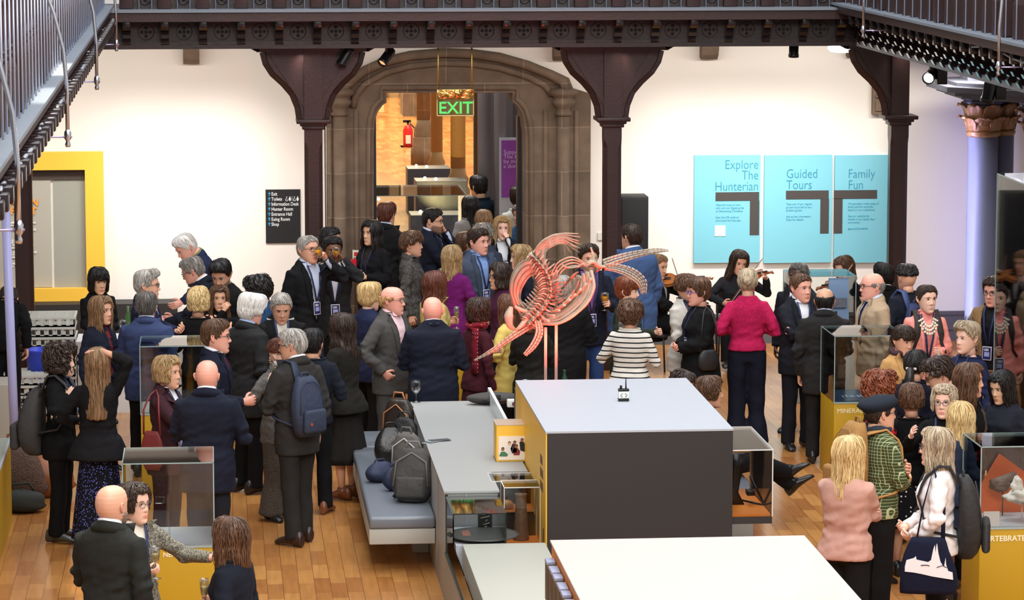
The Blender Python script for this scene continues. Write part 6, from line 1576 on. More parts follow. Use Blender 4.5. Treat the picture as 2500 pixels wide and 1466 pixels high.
# ------------------------------------------------------------------ things people carry
def hold(P_, hand, kind, label, drink=None, dz=-.075, lvl=.5, tilt=None, dx=0, dy=0):
    p = world_pt(P_, (getattr(P_, 'grip' + hand) + Vector((dx, dy, 0))))
    return glass(kind, (p.x, p.y, p.z + dz), label, drink, tilt, lvl, 1.08)
def backpack(P_, label, col, h=.46, w=.30, d=.17, zc=1.16, mat=None, shape=1.0, strapmat=None, one=0, x0=0, rot=0, sideways=False, logo=None):
    m = mat or M('pack_%d_%d_%d' % tuple(int(c * 3000) for c in col), col, .75, bump=(14, .5, .02)); sm = strapmat or m
    k = P_.k; t = thing('backpack', label, 'backpack'); t.location = P_.loc; t.rotation_euler = (0, 0, P_.rot + math.radians(rot))
    yb = .13 * k + .02
    mb = MB(); rings = []
    for i in range(15):
        f = i / 14; z = -h / 2 + h * f; kk = (math.sin(PI * min(1, max(0, (f * .93 + .035)))) ** .28)
        wt = w / 2 * (1 - .22 * max(0, f - .45)) * kk; dt = d / 2 * (1 - .35 * f) * kk
        rings.append([Vector((x0 + wt * math.copysign(abs(math.cos(a)) ** .6, math.cos(a)), yb + dt + dt * math.copysign(abs(math.sin(a)) ** .7, math.sin(a)), zc * k + z)) for a in [2 * PI * j / 28 for j in range(28)]])
    mb.loft(rings)
    def bent(mb): 
        V_ = P_.bend(mb.v); mb.v = [tuple(p) for p in V_]; return mb
    bent(mb).build('pack_body', m, t)
    mb = MB(); mb.rbox((x0 - w * .36, yb + d * .82, zc * k - h * .42), (x0 + w * .36, yb + d * 1.12, zc * k - h * .02), .03); bent(mb).build('front_pocket', m, t)
    mb = MB(); mb.tube([(x0 - w * .40, yb + d * .78, zc * k - h * .1), (x0 - w * .36, yb + d * .74, zc * k + h * .15), (x0 - w * .30, yb + d * .66, zc * k + h * .32), (x0 - w * .14, yb + d * .58, zc * k + h * .42), (x0 + w * .14, yb + d * .58, zc * k + h * .42), (x0 + w * .30, yb + d * .66, zc * k + h * .32), (x0 + w * .36, yb + d * .74, zc * k + h * .15), (x0 + w * .40, yb + d * .78, zc * k - h * .1)], .0045, 6); bent(mb).build('zip', m, t)
    mb = MB(); mb.tube([(x0 - .04, yb + .03, zc * k + h * .47), (x0 - .03, yb + .03, zc * k + h * .56), (x0 + .03, yb + .03, zc * k + h * .56), (x0 + .04, yb + .03, zc * k + h * .47)], .009, 6); bent(mb).build('grab_handle', m, t)
    for s in ((-1, 1) if not one else (one,)):
        mb = MB(); pts = [Vector((s * .075 * k + x0 * .5, yb + .02, zc * k + h * .36)), Vector((s * .09 * k, .085 * k, 1.435 * k + .035)), Vector((s * .098 * k, .01, 1.452 * k + .028))]
        pts = [Vector(q_) for q_ in P_.bend(pts)]
        for z in (1.40, 1.34, 1.26, 1.18, 1.10): pts.append(P_.front(s * (.10 + (1.4 - z) * .12), z * k, -1, .012))
        pts.append(Vector(P_.bend([(s * .19 * k, -.02, 1.02 * k)])[0])); pts.append(Vector(P_.bend([(s * .15 * k, yb, .98 * k)])[0]))
        rings = []
        for i, p in enumerate(pts):
            tg = (pts[min(i + 1, len(pts) - 1)] - pts[max(i - 1, 0)]).normalized(); sd = Vector((1, 0, 0)); sd = (sd - tg * sd.dot(tg)).normalized(); nn = tg.cross(sd)
            ww = .03 if i < 6 else .014
            rings.append([p + sd * ww + nn * .007, p - sd * ww + nn * .007, p - sd * ww - nn * .007, p + sd * ww - nn * .007])
        mb.loft(rings); mb.build('shoulder_strap', sm, t)
    if logo:
        mb = MB(); mb.lathe([(.014, 0), (.014, .004)], (x0 + w * .18, yb + d * 1.12, zc * k - h * .26), 12, axis=(0, 1, 0)); bent(mb).build('round_patch', M('patch_rust', S(150, 70, 44), .6), t)
    return t
def handbag(P_, label, col, side, z=.86, w=.28, h=.24, d=.09, y=0.0, x=None, mat=None, strap=True):
    m = mat or M('hb_%d_%d_%d' % tuple(int(c * 3000) for c in col), col, .5, bump=(16, .3, .012)); k = P_.k
    t = thing('handbag', label, 'handbag'); t.location = P_.loc; t.rotation_euler = (0, 0, P_.rot)
    xx = (x if x is not None else .25) * side
    mb = MB(); rings = []
    for i in range(9):
        f = i / 8; kk = math.sin(PI * (f * .86 + .07)) ** .35; zz = z * k - h / 2 + h * f
        rings.append([Vector((xx + d / 2 * kk * (1 - .35 * f) * math.cos(a), y + w / 2 * kk * (1 - .15 * f) * math.copysign(abs(math.sin(a)) ** .6, math.sin(a)), zz)) for a in [2 * PI * j / 22 for j in range(22)]])
    mb.loft(rings).build('bag_body', m, t)
    if strap: MB().tube([(xx, y - w * .35, z * k + h * .4), (xx + side * .01, y - .07, z * k + .33), (side * .20 * k, -.03, 1.42 * k), (side * .155 * k, .01, 1.465 * k), (side * .20 * k, .05, 1.42 * k), (xx + side * .01, y + .07, z * k + .33), (xx, y + w * .35, z * k + h * .4)], .009, 6).build('strap', m, t)
    return t
P = {}
CHG = S(52, 52, 54); MIDG = S(82, 80, 80); DKG = S(40, 40, 42); NVY2 = S(38, 46, 76); BLUSH = S(184, 142, 128)
BT = lambda: ('trousers', BLACKC)
# ------------------------------------------------------------------ left front
P['bald_front'] = person('person, bald man in dark grey-green suit seen from behind, nearest left', 272, 1182, 1.80, 152, 'm', 'fair', ('bald', 'grey'), look=-8, top=shirt('white', WHITES), outer=jacket('greengrey', S(54, 56, 52), vent=True), L='glass', R='down', beard=True, legs=('trousers', S(46, 48, 44)))
P['woman_point'] = person('person, dark-haired woman in glasses and tweed jacket reaching out a card', 327, 1183, 1.62, 28, 'f', 'pale', ('bob', 'darkbrown', dict(length=.1)), look=22, top=shirt('cream', S(226, 220, 205), False), outer=jacket('tweedgreen', S(92, 90, 82), pat=('tweed', S(150, 145, 130), 110, .7), vw=.10), L='reach', R='clasp', Rh=(-.02, -.30, 1.05), Lh=(.44, -.36, 1.12), specs='metal', lanyard=.98)
P['curly_front'] = person('person, woman with brown wavy hair and sunglasses on her head, lower left', 562, 1268, 1.60, -118, 'f', 'fair', ('longwavy', 'brown', dict(length=.22)), top=sweater('navy_knit', S(36, 42, 58), off=.02), R='glassl', L='down', smile=True)
hold(P['woman_point'], 'R', 'flute', 'champagne flute held by the woman in the tweed jacket', 'white')
q = world_pt(P['woman_point'], P['woman_point'].gripL)
tag(MB().box((-.035, -.002, -.01), (.035, .002, .11)).build('white_card', M('card_white'), None, (q.x + .03, q.y - .02, q.z), .5), 'white card held out by the woman in the tweed jacket', 'card')
hold(P['curly_front'], 'R', 'flute', 'champagne flute held low by the woman with sunglasses on her head', 'white')
mb = MB()
for s in (-1, 1): mb.ball((s * .034, -.075, .105), (.026, .01, .02)); mb.tube([(s * .058, -.07, .105), (s * .088, -.02, .085), (s * .088, .04, .06)], .004, 6)
mb.tube([(-.012, -.082, .108), (.012, -.082, .108)], .004, 6); o = mb.build('sunglasses', M('sun_black', (.01, .01, .012), .15), P['curly_front'].o); o.matrix_local = P['curly_front'].HM
# ------------------------------------------------------------------ left middle
P['arm_head'] = person('person, long-haired woman from behind with one hand on her head', 237, 852, 1.70, 176, 'f', 'fair', ('long', 'lightbrown', dict(length=.46)), top=dict(mat=cloth('black_cardigan', S(27, 25, 30)), hem=.80, off=.012, name='cardigan', flare=.35, wr=.006, neckcut=1.46), R='headtop', L='clasp', Lh=(.20, -.22, 1.02), Rh=(-.015, .03, 1.745), legs=('skirt', None, ('blue_dotted', S(16, 17, 30), .85, ('spots', S(96, 108, 200), 58, .30)), .12, .05))
P['curly_pack'] = person('person, woman with dark curly hair wearing a grey backpack, left', 148, 845, 1.66, 78, 'f', 'pale', ('curlylong', 'darkbrown', dict(length=.14)), look=2, top=shirt('denim_blue', S(60, 84, 110)), outer=jacket('black', BLACKC, lapel=False, coll=True, vw=.05, vz=.8, vb=.012), L='clasp', R='strap', shoes=S(70, 70, 66), lanyard=1.2)
backpack(P['curly_pack'], 'soft dark grey backpack on the curly-haired woman at the left', S(58, 56, 56), h=.56, w=.36, d=.24, zc=1.06)
P['bald_navy'] = person('person, bald man in navy suit from behind beside the burgundy jacket', 505, 877, 1.78, 172, 'm', 'pink', ('bald', 'grey'), top=shirt('white', WHITES), outer=jacket('navy', NAVY, hem=.70, vent=True), R='glassl', L='glass', build_=1.12, lanyard='out', legs=('trousers', S(40, 44, 58)))
P['burgundy'] = person('person, blonde woman in burgundy trouser suit raising a hand', 408, 872, 1.66, 62, 'f', 'fair', ('bob', 'dirtyblond', dict(length=.12, part=1)), top=shirt('white', WHITES, False), outer=jacket('burgundy', S(74, 40, 50), hem=.72), L='glass', R='gesture', Rh=(-.04, -.36, 1.30), smile=True, legs=('trousers', S(66, 32, 42)), lanyard=1.0)
handbag(P['burgundy'], 'dark red leather handbag hanging from the woman in burgundy', S(112, 36, 38), -1, .96, .22, .32, .06)
P['red_tie'] = person('person, man in black glasses and patterned red tie in profile', 527, 783, 1.84, 84, 'm', 'pink', ('short', 'brown'), top=shirt('white', WHITES), outer=jacket('navy', NAVY), tie=cloth('red_tie', S(120, 28, 40), .5, ('tweed', S(60, 40, 90), 50, .8)), specs='black', R='glassl', L='down')
P['white_hair'] = person('person, man with bushy white hair in dark grey coat from behind', 613, 722, 1.80, 128, 'm', 'pink', ('pixie', 'white', dict(vol=1.5)), nod=12, top=shirt('blue_pale', S(160, 178, 215)), outer=jacket('charcoal', S(48, 48, 50), hem=.68), specs='black', R='down', L='glass', build_=1.08)
P['beige_vneck'] = person('person, grey-haired man looking down, pale sweater under black jacket', 686, 713, 1.72, 6, 'm', 'tan', ('crop', 'silver'), nod=20, top=sweater('pale_beige', S(190, 184, 172), collar=True), outer=jacket('black', BLACKC, lapel=False, coll=True, vz=.8, vw=.07, vb=.03), L='down', R='glassl', lanyard=1.1)
hold(P['white_hair'], 'L', 'wine', 'wine glass held by the white-haired man', 'water')
P['grey_pack'] = person('person, grey-haired man in grey suit with a navy backpack slung on one shoulder', 714, 803, 1.82, -142, 'm', 'tan', ('crop', 'silver'), look=32, nod=6, top=shirt('white', WHITES), outer=jacket('grey_suit', S(66, 64, 62), hem=.73), L='clasp', R='down', Lh=(.08, -.28, 1.08), specs='brown', legs=('trousers', S(56, 54, 52)), shoes=S(52, 34, 30), step=.06, stance=.11)
backpack(P['grey_pack'], 'navy backpack with a rust patch on the man in the grey suit', S(42, 52, 74), h=.50, w=.32, d=.17, zc=1.13, one=1, x0=.06, logo=True)
P['tweed_woman'] = person('person, dark-haired woman in grey tweed suit facing the backpack man', 686, 830, 1.58, 40, 'f', 'pale', ('bob', 'redbrown', dict(length=.03, part=2)), look=20, top=shirt('blacktop', BLACKC, False), outer=jacket('tweed', S(96, 92, 88), pat=('tweed', S(150, 146, 140), 180, .5)), R='glass', Rh=(-.26, -.16, 1.27), L='gesture', specs='black', legs=('wide', None, ('tweed_leg', S(78, 70, 64), .9, ('tweed', S(120, 112, 104), 180, .5))))
hold(P['tweed_woman'], 'R', 'flute', 'champagne flute held up beside the woman in grey tweed', 'white', dz=-.09)
P['navy_behind'] = person('person, dark-haired man in navy jumper half hidden behind the grey suit', 762, 806, 1.62, 165, 'm', 'mid', ('short', 'black'), top=sweater('navy_knit', S(36, 42, 58), off=.016), L='down', R='glassl', specs='black', shoes=S(120, 72, 46), stance=.12)
P['olive_coat'] = person('person, woman with long dark hair and long dark olive coat, left of bench', 836, 768, 1.67, -128, 'f', 'fair', ('longwavy', 'darkbrown', dict(length=.30)), top=sweater('olive_black', S(46, 43, 38), off=.02, hem=.82, flare=.25, slv=.008), L='glass', R='phone', legs=('skirt', None, ('olive_coat', S(42, 38, 34)), .35, .06), shoes=S(110, 62, 32), stance=.08)
P['straight_hair'] = person('person, woman with long straight light brown hair, navy cardigan, left', 246, 725, 1.66, 54, 'f', 'fair', ('long', 'lightbrown', dict(length=.30, part=1)), top=sweater('redprint', S(120, 40, 46), pat=('floral', S(30, 30, 50), 16, .5)), outer=jacket('navy_card', S(36, 42, 62), lapel=False, vz=.8, vw=.05, vb=.03), L='lowclasp', R='down')
P['navy_back'] = person('person, grey-brown haired man in blue-navy suit from behind, left', 357, 716, 1.82, 174, 'm', 'pink', ('short', 'saltpepper'), top=shirt('white', WHITES), outer=jacket('bluenavy', S(54, 66, 104), hem=.72, vent=True), L='glass', R='down', build_=1.1, lanyard='out', Yw=30.3)
P['silver_prof'] = person('person, silver-haired man in glasses and navy suit in profile, left', 358, 662, 1.84, 84, 'm', 'fair', ('quiff', 'silver', dict(vol=.8)), top=shirt('white', WHITES), outer=jacket('navy3', S(38, 46, 80)), L='clasp', Lh=(.06, -.33, 1.22), R='clasp', specs='black')
P['waitress'] = person('person, woman with black bob in black shirt standing by the yellow frame', 240, 655, 1.60, 22, 'f', 'asian', ('bob', 'black', dict(length=.16, part=2)), nod=8, top=dict(mat=cloth('black_shirt', BLACKC, .8), collar=True, hem=.82, off=.01, name='shirt'), L='lowclasp', R='lowclasp')
P['white_lean'] = person('person, white-haired man leaning forward against the white wall', 455, 598, 1.70, -66, 'm', 'pink', ('short', 'white'), nod=22, lean=20, top=shirt('green_check', S(130, 140, 90)), outer=jacket('navy3', S(38, 46, 80)), L='table', R='down', hh=1.82, Yw=34.8)
P['grey_point'] = person('person, short grey-haired man bending and pointing to the left', 472, 646, 1.66, -104, 'm', 'pink', ('short', 'grey'), nod=14, lean=14, top=shirt('white', WHITES), outer=jacket('darknavy', S(30, 34, 52)), R='point', L='point', hh=1.76, specs='metal')
P['beard_down'] = person('person, man with black beard and dark quiff looking down', 540, 634, 1.78, -22, 'm', 'tan', ('quiff', 'black', dict(vol=1.1)), nod=24, beard=True, top=shirt('black_tee', BLACKC, False), outer=jacket('black', BLACKC, lapel=False, vz=.8, vw=.05, vb=.02), L='phone', R='phone', lanyard=1.0)
P['curly_teal'] = person('person, person with black curly hair, white glasses and teal blue shirt', 630, 675, 1.66, -115, 'm', 'mid', ('curly', 'black'), nod=10, top=shirt('teal_blue', S(38, 76, 116)), L='glass', R='down', specs='clear')
P['blonde_back'] = person('person, woman with streaked blonde bob and black top from behind', 484, 703, 1.66, 168, 'f', 'fair', ('bob', 'blond', dict(length=.13)), top=sweater('black_top', BLACKC, neckcut=1.43), L='glass', R='glass', Rh=(-.3, -.1, 1.1))
P['wavy_mid'] = person('person, woman with long wavy brown hair facing us, hands near her chin', 535, 698, 1.53, 4, 'f', 'mid', ('longwavy', 'brown', dict(part=1)), top=sweater('black_top', BLACKC), L='phone', R='chin', Rh=(.06, -.26, 1.33), specs=None, smile=True)
# ------------------------------------------------------------------ by the left post
P['oj_tall'] = person('person, tall grey-haired man in glasses drinking orange juice', 752, 577, 1.88, 38, 'm', 'fair', ('crop', 'silver'), nod=-4, top=shirt('paleblue', S(196, 208, 230)), outer=jacket('black_suit', S(28, 29, 33), vz=.92, vw=.10), L='drink', R='down', specs='black', lanyard=1.05, legs=('trousers', S(42, 52, 80)))
hold(P['oj_tall'], 'L', 'wine', 'glass of orange juice at the mouth of the tall grey-haired man', 'juice', dz=-.08, tilt=(.25, -.2, 0))
P['oj_dark'] = person('person, dark-haired man in dark suit drinking orange juice by the post', 812, 580, 1.80, 8, 'm', 'brown', ('short', 'black'), top=shirt('white', WHITES), outer=jacket('darkgrey_suit', S(46, 47, 50), vw=.09), L='drink', R='down', lanyard=1.0)
hold(P['oj_dark'], 'L', 'wine', 'glass of orange juice raised by the dark-haired man at the post', 'juice', dz=-.09)
P['behind_post'] = person('person, black-haired woman mostly hidden behind the left wooden post', 806, 556, 1.72, 60, 'f', 'fair', ('updo', 'black'), top=sweater('black_top', BLACKC))
P['red_phone'] = person('person, smiling woman with long black hair holding a red phone and glass', 908, 540, 1.76, -48, 'f', 'asian', ('longwavy', 'black', dict(length=.42)), smile=True, top=sweater('olive_dress', S(64, 58, 46)), outer=jacket('black_cardi', S(24, 24, 30), lapel=False, vz=.8, vw=.07, vb=.05, hem=.7), L='glass', R='phone', Rh=(-.06, -.30, 1.2), Lh=(.10, -.26, 1.12), lanyard=.98)
hold(P['red_phone'], 'L', 'wine', 'wine glass held by the smiling woman with the red phone', 'water', dz=-.11)
q = world_pt(P['red_phone'], P['red_phone'].gripR)
tag(MB().rbox((-.036, -.006, -.06), (.036, .006, .09), .004).build('phone', M('red_phone', S(196, 30, 48), .35), None, (q.x, q.y, q.z), .5), 'red phone held upright by the smiling long-haired woman', 'phone')
P['door_back'] = person('person, brown-haired man in dark suit from behind in the doorway', 944, 497, 1.80, 150, 'm', 'fair', ('short', 'redbrown', dict(vol=1.3)), top=shirt('paleblue', S(196, 208, 230)), outer=jacket('black_suit', S(28, 29, 33)))
P['chin_man'] = person('person, balding man in glasses with hand on his chin, navy suit', 1056, 510, 1.80, 74, 'm', 'fair', ('short', 'black', dict(vol=.7)), nod=4, beard=True, beardcol='brown', top=shirt('paleblue', S(196, 208, 230)), outer=jacket('navy', NAVY), tie=cloth('navy_tie', S(28, 32, 60)), specs='black', L='chin', R='cross', lanyard=.98)
P['grey_blazer'] = person('person, short curly-haired person in grey tweed blazer in profile', 1005, 567, 1.74, 82, 'f', 'fair', ('curlyshort', 'brown', dict(part=2)), smile=True, top=shirt('white', WHITES, False), outer=jacket('grey_tweed', S(74, 72, 70), pat=('tweed', S(104, 100, 96), 70, .6)), L='glass', R='down', legs=('trousers', S(70, 68, 66)))
hold(P['grey_blazer'], 'L', 'flute', 'champagne flute held by the person in grey tweed blazer', 'water')
P['door_teal'] = person('person, black-haired person in dark teal jacket walking off through the doorway', 1168, 432, 1.74, -148, 'm', 'asian', ('pixie', 'black'), top=sweater('dark_teal', S(24, 44, 58), off=.02), build_=1.15)
P['door_long'] = person('person, woman with very long dark hair and pale coat in the doorway', 1148, 480, 1.66, -168, 'f', 'fair', ('long', 'black', dict(length=.38)), top=sweater('pale_coat', S(150, 148, 146), off=.024, hem=.7))
P['door_brown'] = person('person, back of a woman with straight light brown hair in the doorway', 1181, 515, 1.60, 176, 'f', 'fair', ('lob', 'lightbrown'), top=sweater('greynavy', S(54, 58, 72)))
P['hand_mouth'] = person('person, blonde woman holding a hand before her mouth', 1226, 530, 1.68, 2, 'f', 'pale', ('lob', 'dirtyblond', dict(part=1)), top=shirt('white', WHITES), outer=jacket('darknavy', S(30, 34, 52), vz=.9), L='mouth', R='cross')
P['door_dark'] = person('person, dark-haired person in cream top cut by the door frame', 1264, 458, 1.70, 172, 'f', 'fair', ('pixie', 'darkbrown'), top=sweater('cream_top', S(206, 208, 196), off=.014))
P['door_grey'] = person('person, smiling grey-haired woman beside the right door jamb', 1272, 502, 1.60, -52, 'f', 'fair', ('bob', 'grey', dict(length=.04)), smile=True, top=sweater('blue_scarf', S(44, 76, 110)), Yw=39.6)
P['blue_lanyard'] = person('person, dark-haired man in light blue shirt and grey-blue jacket with lanyard', 1168, 560, 1.80, 34, 'm', 'pink', ('short', 'darkbrown'), look=12, top=shirt('skyblue', S(124, 156, 208)), outer=jacket('greyblue', S(70, 80, 100), vz=.9, vw=.11), L='glassl', R='down', lanyard=1.05, build_=1.12)
hold(P['blue_lanyard'], 'L', 'wine', 'glass of red wine held by the man in the light blue shirt', 'red')
P['grey_wavy'] = person('person, person with wavy grey hair behind the light blue shirt', 1180, 548, 1.70, 150, 'm', 'fair', ('curlyshort', 'grey'), top=shirt('white', WHITES), outer=jacket('greynavy2', S(60, 66, 84)))
P['short_brown'] = person('person, short brown-haired person glimpsed left of the grey wavy hair', 1137, 570, 1.55, 110, 'f', 'fair', ('pixie', 'brown'), top=sweater('black_top', BLACKC))
P['purple'] = person('person, woman with highlighted hair in magenta purple coat from behind', 1103, 602, 1.68, 152, 'f', 'fair', ('lob', 'dirtyblond'), look=6, top=sweater('magenta', S(112, 26, 106), off=.02, hem=.66, neckcut=1.47), L='glass', Lh=(.15, -.28, 1.24), R='glassl')
P['maroon_glasses'] = person('person, dark-haired woman in metal glasses and maroon top facing left', 1221, 645, 1.64, -76, 'f', 'fair', ('longwavy', 'darkbrown', dict(length=.16)), top=sweater('maroon2', S(84, 34, 66)), specs='metal', R='glass', L='down', smile=True)
P['beige_blazer'] = person('person, woman with red-brown wavy hair and mustard blazer, glass in hand', 1062, 665, 1.66, 118, 'f', 'mid', ('longwavy', 'redbrown', dict(length=.3)), top=shirt('blacktop', BLACKC, False), outer=jacket('mustard', S(186, 168, 104), hem=.7), L='glass', R='down', specs='metal')
hold(P['beige_blazer'], 'L', 'flute', 'champagne flute held by the woman in the mustard blazer', 'white')
P['bald_pack'] = person('person, bald man in navy jacket and pale trousers behind the counter', 1056, 723, 1.80, -176, 'm', 'pink', ('bald', 'grey'), top=shirt('white', WHITES), outer=jacket('navy_coat', S(32, 38, 58), lapel=False, coll=True, hem=.76, off=.024), specs='black', R='glass', Rh=(-.06, -.1, 1.2), L='glass', build_=1.18, legs=('trousers', S(196, 190, 182)), lanyard='out', Yw=29.5)
hold(P['bald_pack'], 'L', 'flute', 'champagne flute held beside the bald man in the navy jacket', 'water', dz=-.06)
P['smiling_grey'] = person('person, smiling balding blond man, grey suit and pink open shirt', 958, 698, 1.86, 52, 'm', 'pink', ('horseshoe', 'strawberry', dict(vol=2.2)), look=12, smile=True, top=shirt('pinkish', S(236, 206, 214)), outer=jacket('grey_suit2', S(92, 90, 88), vz=1.0, vw=.10), specs='metal', R='pocket', L='glass', legs=('trousers', S(84, 82, 80)), Yw=30.2)
P['blonde_navy'] = person('person, short-haired blonde woman in navy jacket turned away', 902, 695, 1.64, 128, 'f', 'pale', ('pixie', 'blond', dict(vol=1.3)), top=shirt('white', WHITES, False), outer=jacket('navy3', S(38, 46, 80), lapel=False), L='glass', R='down')
P['maroon_dress'] = person('person, woman with dark bob, maroon dress and spotted red scarf', 1170, 730, 1.66, 122, 'f', 'fair', ('bob', 'darkbrown', dict(length=.12)), look=-8, top=sweater('maroon', S(78, 30, 42), off=.006, neckcut=1.44), L='glass', R='down', legs=('skirt', None, ('maroon_sk', S(74, 28, 40)), .5, .02), scarf=(cloth('red_spots', S(122, 26, 42), .8, ('dots', S(205, 150, 150), 28, .16)), -.10, 1))
P['yellow_blazer'] = person('person, long brown-haired woman in pale yellow blazer behind the skeleton', 1243, 722, 1.60, -128, 'f', 'fair', ('long', 'brown', dict(length=.26)), top=shirt('white', WHITES, False), outer=jacket('pale_yellow', S(212, 190, 104), hem=.66, lapel=False), R='glass', L='glassl')
P['blonde_prof'] = person('person, blonde woman in profile above the skeleton ribs', 1272, 600, 1.66, -84, 'f', 'pale', ('lob', 'dirtyblond'), top=sweater('darknavy_k', S(34, 38, 58)))
P['jeans_juice'] = person('person, man in navy blazer and blue jeans holding orange juice', 1437, 600, 1.80, 10, 'm', 'fair', ('quiff', 'darkbrown'), beard=True, top=shirt('violet_shirt', S(140, 90, 150)), outer=jacket('navy', NAVY, vz=.9, vw=.10), L='glass', R='down', lanyard=1.0, legs=('trousers', S(44, 70, 124)))
hold(P['jeans_juice'], 'L', 'wine', 'glass of orange juice held beside the middle wooden post', 'juice')
P['black_coat'] = person('person, grey-haired person in black coat behind the skeleton stand', 1372, 676, 1.68, 178, 'm', 'fair', ('short', 'silver'), top=sweater('black_coat', S(30, 30, 34), off=.034, hem=.55), L='glassl', R='glassl', build_=1.2)
P['behind_skel'] = person('person, person in dark green coat with badge behind the skeleton flipper', 1300, 742, 1.58, 150, 'f', 'fair', ('bob', 'brown'), top=sweater('violet_top', S(86, 50, 120)), outer=jacket('dkgreen', S(44, 42, 38), lapel=False), L='glass', R='glass', legs=('trousers', S(96, 50, 130)))
P['big_blue'] = person('person, heavily built man in bright blue suit from behind by the loudspeaker', 1541, 548, 1.88, -150, 'm', 'tan', ('crop', 'darkbrown'), look=6, top=shirt('white', WHITES), outer=jacket('bright_blue', S(66, 92, 138), hem=.68, off=.026, vent=True), L='glass', R='down', build_=1.34, legs=('trousers', S(56, 88, 152)))
P['green_smile'] = person('person, smiling woman with auburn fringe and dark green cardigan', 1532, 680, 1.68, 70, 'f', 'pale', ('pixie', 'auburn', dict(part=2, vol=1.2)), smile=True, top=sweater('teal_polo', S(44, 72, 84)), outer=jacket('green_cardi', S(56, 66, 54), lapel=False, hem=.66), L='glass', R='down')
P['stripes'] = person('person, curly-haired woman in black and white striped top from behind', 1540, 737, 1.60, 158, 'f', 'fair', ('curly', 'brown'), top=sweater('stripes', S(222, 218, 208), pat=('stripes', S(30, 30, 36), .047, .26), hem=.82, off=.016, wr=.004), L='glass', R='glassl', build_=1.12, Lh=(.2, -.22, 1.14))
hold(P['stripes'], 'L', 'flute', 'champagne flute held by the woman in the striped top', 'water', dz=-.03)
P['beige_cardi'] = person('person, woman with brown bob, pale grey cardigan and lanyard', 1676, 672, 1.66, 40, 'f', 'fair', ('bob', 'brown', dict(length=.07, part=1)), smile=True, top=shirt('print_blouse', S(70, 66, 74), True, pat=('floral', S(160, 150, 150), 24, .55)), outer=jacket('pale_cardi', S(194, 190, 182), lapel=False, vz=.8, vw=.08, vb=.06), L='lowclasp', R='lowclasp', Lh=(.05, -.26, 1.0), lanyard=.86)
P['black_dress'] = person('person, short-haired woman in blue glasses and black dress in profile', 1706, 682, 1.68, -78, 'f', 'pink', ('pixie', 'brown'), top=sweater('black_crepe', S(26, 26, 29), off=.02, hem=.7, sleeve='long', flare=.12, slv=.016), R='clasp', L='clasp', specs='blue', build_=1.15, lanyard='out')
handbag(P['black_dress'], 'black shoulder bag hanging from the woman in blue glasses', S(24, 24, 27), 1, .95, .24, .2, .08)
P['fuchsia'] = person('person, woman in fuchsia tweed jacket and navy trousers from behind', 1826, 662, 1.74, 176, 'f', 'fair', ('bun', 'ashblond'), look=-10, top=dict(mat=cloth('fuchsia', S(186, 28, 82), .9, ('tweed', S(132, 14, 56), 120, .6)), hem=.95, off=.022, name='jacket', neck=1.475, wr=.005), R='glass', L='glass', Lh=(.17, -.12, 1.1), Rh=(-.16, -.16, 1.12), legs=('wide', S(24, 28, 48)), hh=1.76)
# ------------------------------------------------------------------ right middle
P['glasses_dark'] = person('person, dark-skinned man in black glasses and dark suit', 1950, 642, 1.72, -34, 'm', 'dark', ('crop', 'saltpepper', dict(vol=.6)), top=shirt('white', WHITES), outer=jacket('navyblack', S(28, 30, 42)), tie=cloth('check_tie', S(40, 40, 50)), specs='black')
P['arms_crossed'] = person('person, man with short brown hair and dark navy suit, arms crossed', 1956, 670, 1.80, 14, 'm', 'pink', ('crop', 'brown'), look=14, top=shirt('white', WHITES), outer=jacket('navyblack2', S(36, 39, 50)), L='cross', R='cross', lanyard='out', build_=1.06, legs=('trousers', S(34, 36, 46)), Yw=31.1)
hold(P['arms_crossed'], 'R', 'flute', 'empty flute held in the crossed arms of the man in navy', None, dz=.0, dy=-.03)
P['bald_spot'] = person('person, man with thinning crown in dark grey suit from behind, right', 2014, 702, 1.76, 168, 'm', 'mid', ('balding', 'black'), nod=4, top=shirt('paleblue', S(196, 208, 230)), outer=jacket('dkgrey3', S(52, 50, 50), hem=.68, vent=True), L='down', R='clasp', build_=1.1, legs=('trousers', S(40, 39, 40)), Yw=30.4)
P['tan_suit'] = person('person, balding man in glasses and tan suit facing left', 2130, 665, 1.78, -82, 'm', 'pink', ('horseshoe', 'grey'), top=shirt('paleblue', S(196, 208, 230)), outer=jacket('tan', S(170, 148, 122)), tie=cloth('navy_tie', S(28, 32, 60)), specs='brown', R='glass', L='down', legs=('trousers', S(156, 136, 112)), build_=1.08)
hold(P['tan_suit'], 'R', 'tumbler', 'tumbler held by the man in the tan suit')
P['pack_back'] = person('person, black-haired person in navy jacket with a backpack facing away', 2214, 648, 1.70, -160, 'f', 'fair', ('bob', 'black', dict(length=.02)), top=sweater('navy_knit', S(36, 42, 58), off=.02), build_=1.1)
backpack(P['pack_back'], 'dark blue backpack worn near the right wooden post', S(40, 50, 90), h=.44, zc=1.14, one=1, strapmat=M('strap_blue', S(64, 80, 130), .7))
P['pink_cardi'] = person('person, smiling woman in pink cardigan with large white necklace', 2263, 697, 1.70, 4, 'f', 'pale', ('crop', 'darkbrown', dict(vol=1.3)), look=12, smile=True, top=shirt('pink_top', S(236, 146, 140), False), outer=jacket('pink_cardigan', S(240, 150, 138), lapel=False, vz=.9, vw=.085, vb=.02), L='glass', R='down', Lh=(.06, -.27, 1.04), lanyard=.96)
backpack(P['pink_cardi'], 'dark brown backpack on the woman in the pink cardigan', S(44, 38, 36), h=.42, zc=1.14)
nk = MB(); PP = P['pink_cardi']
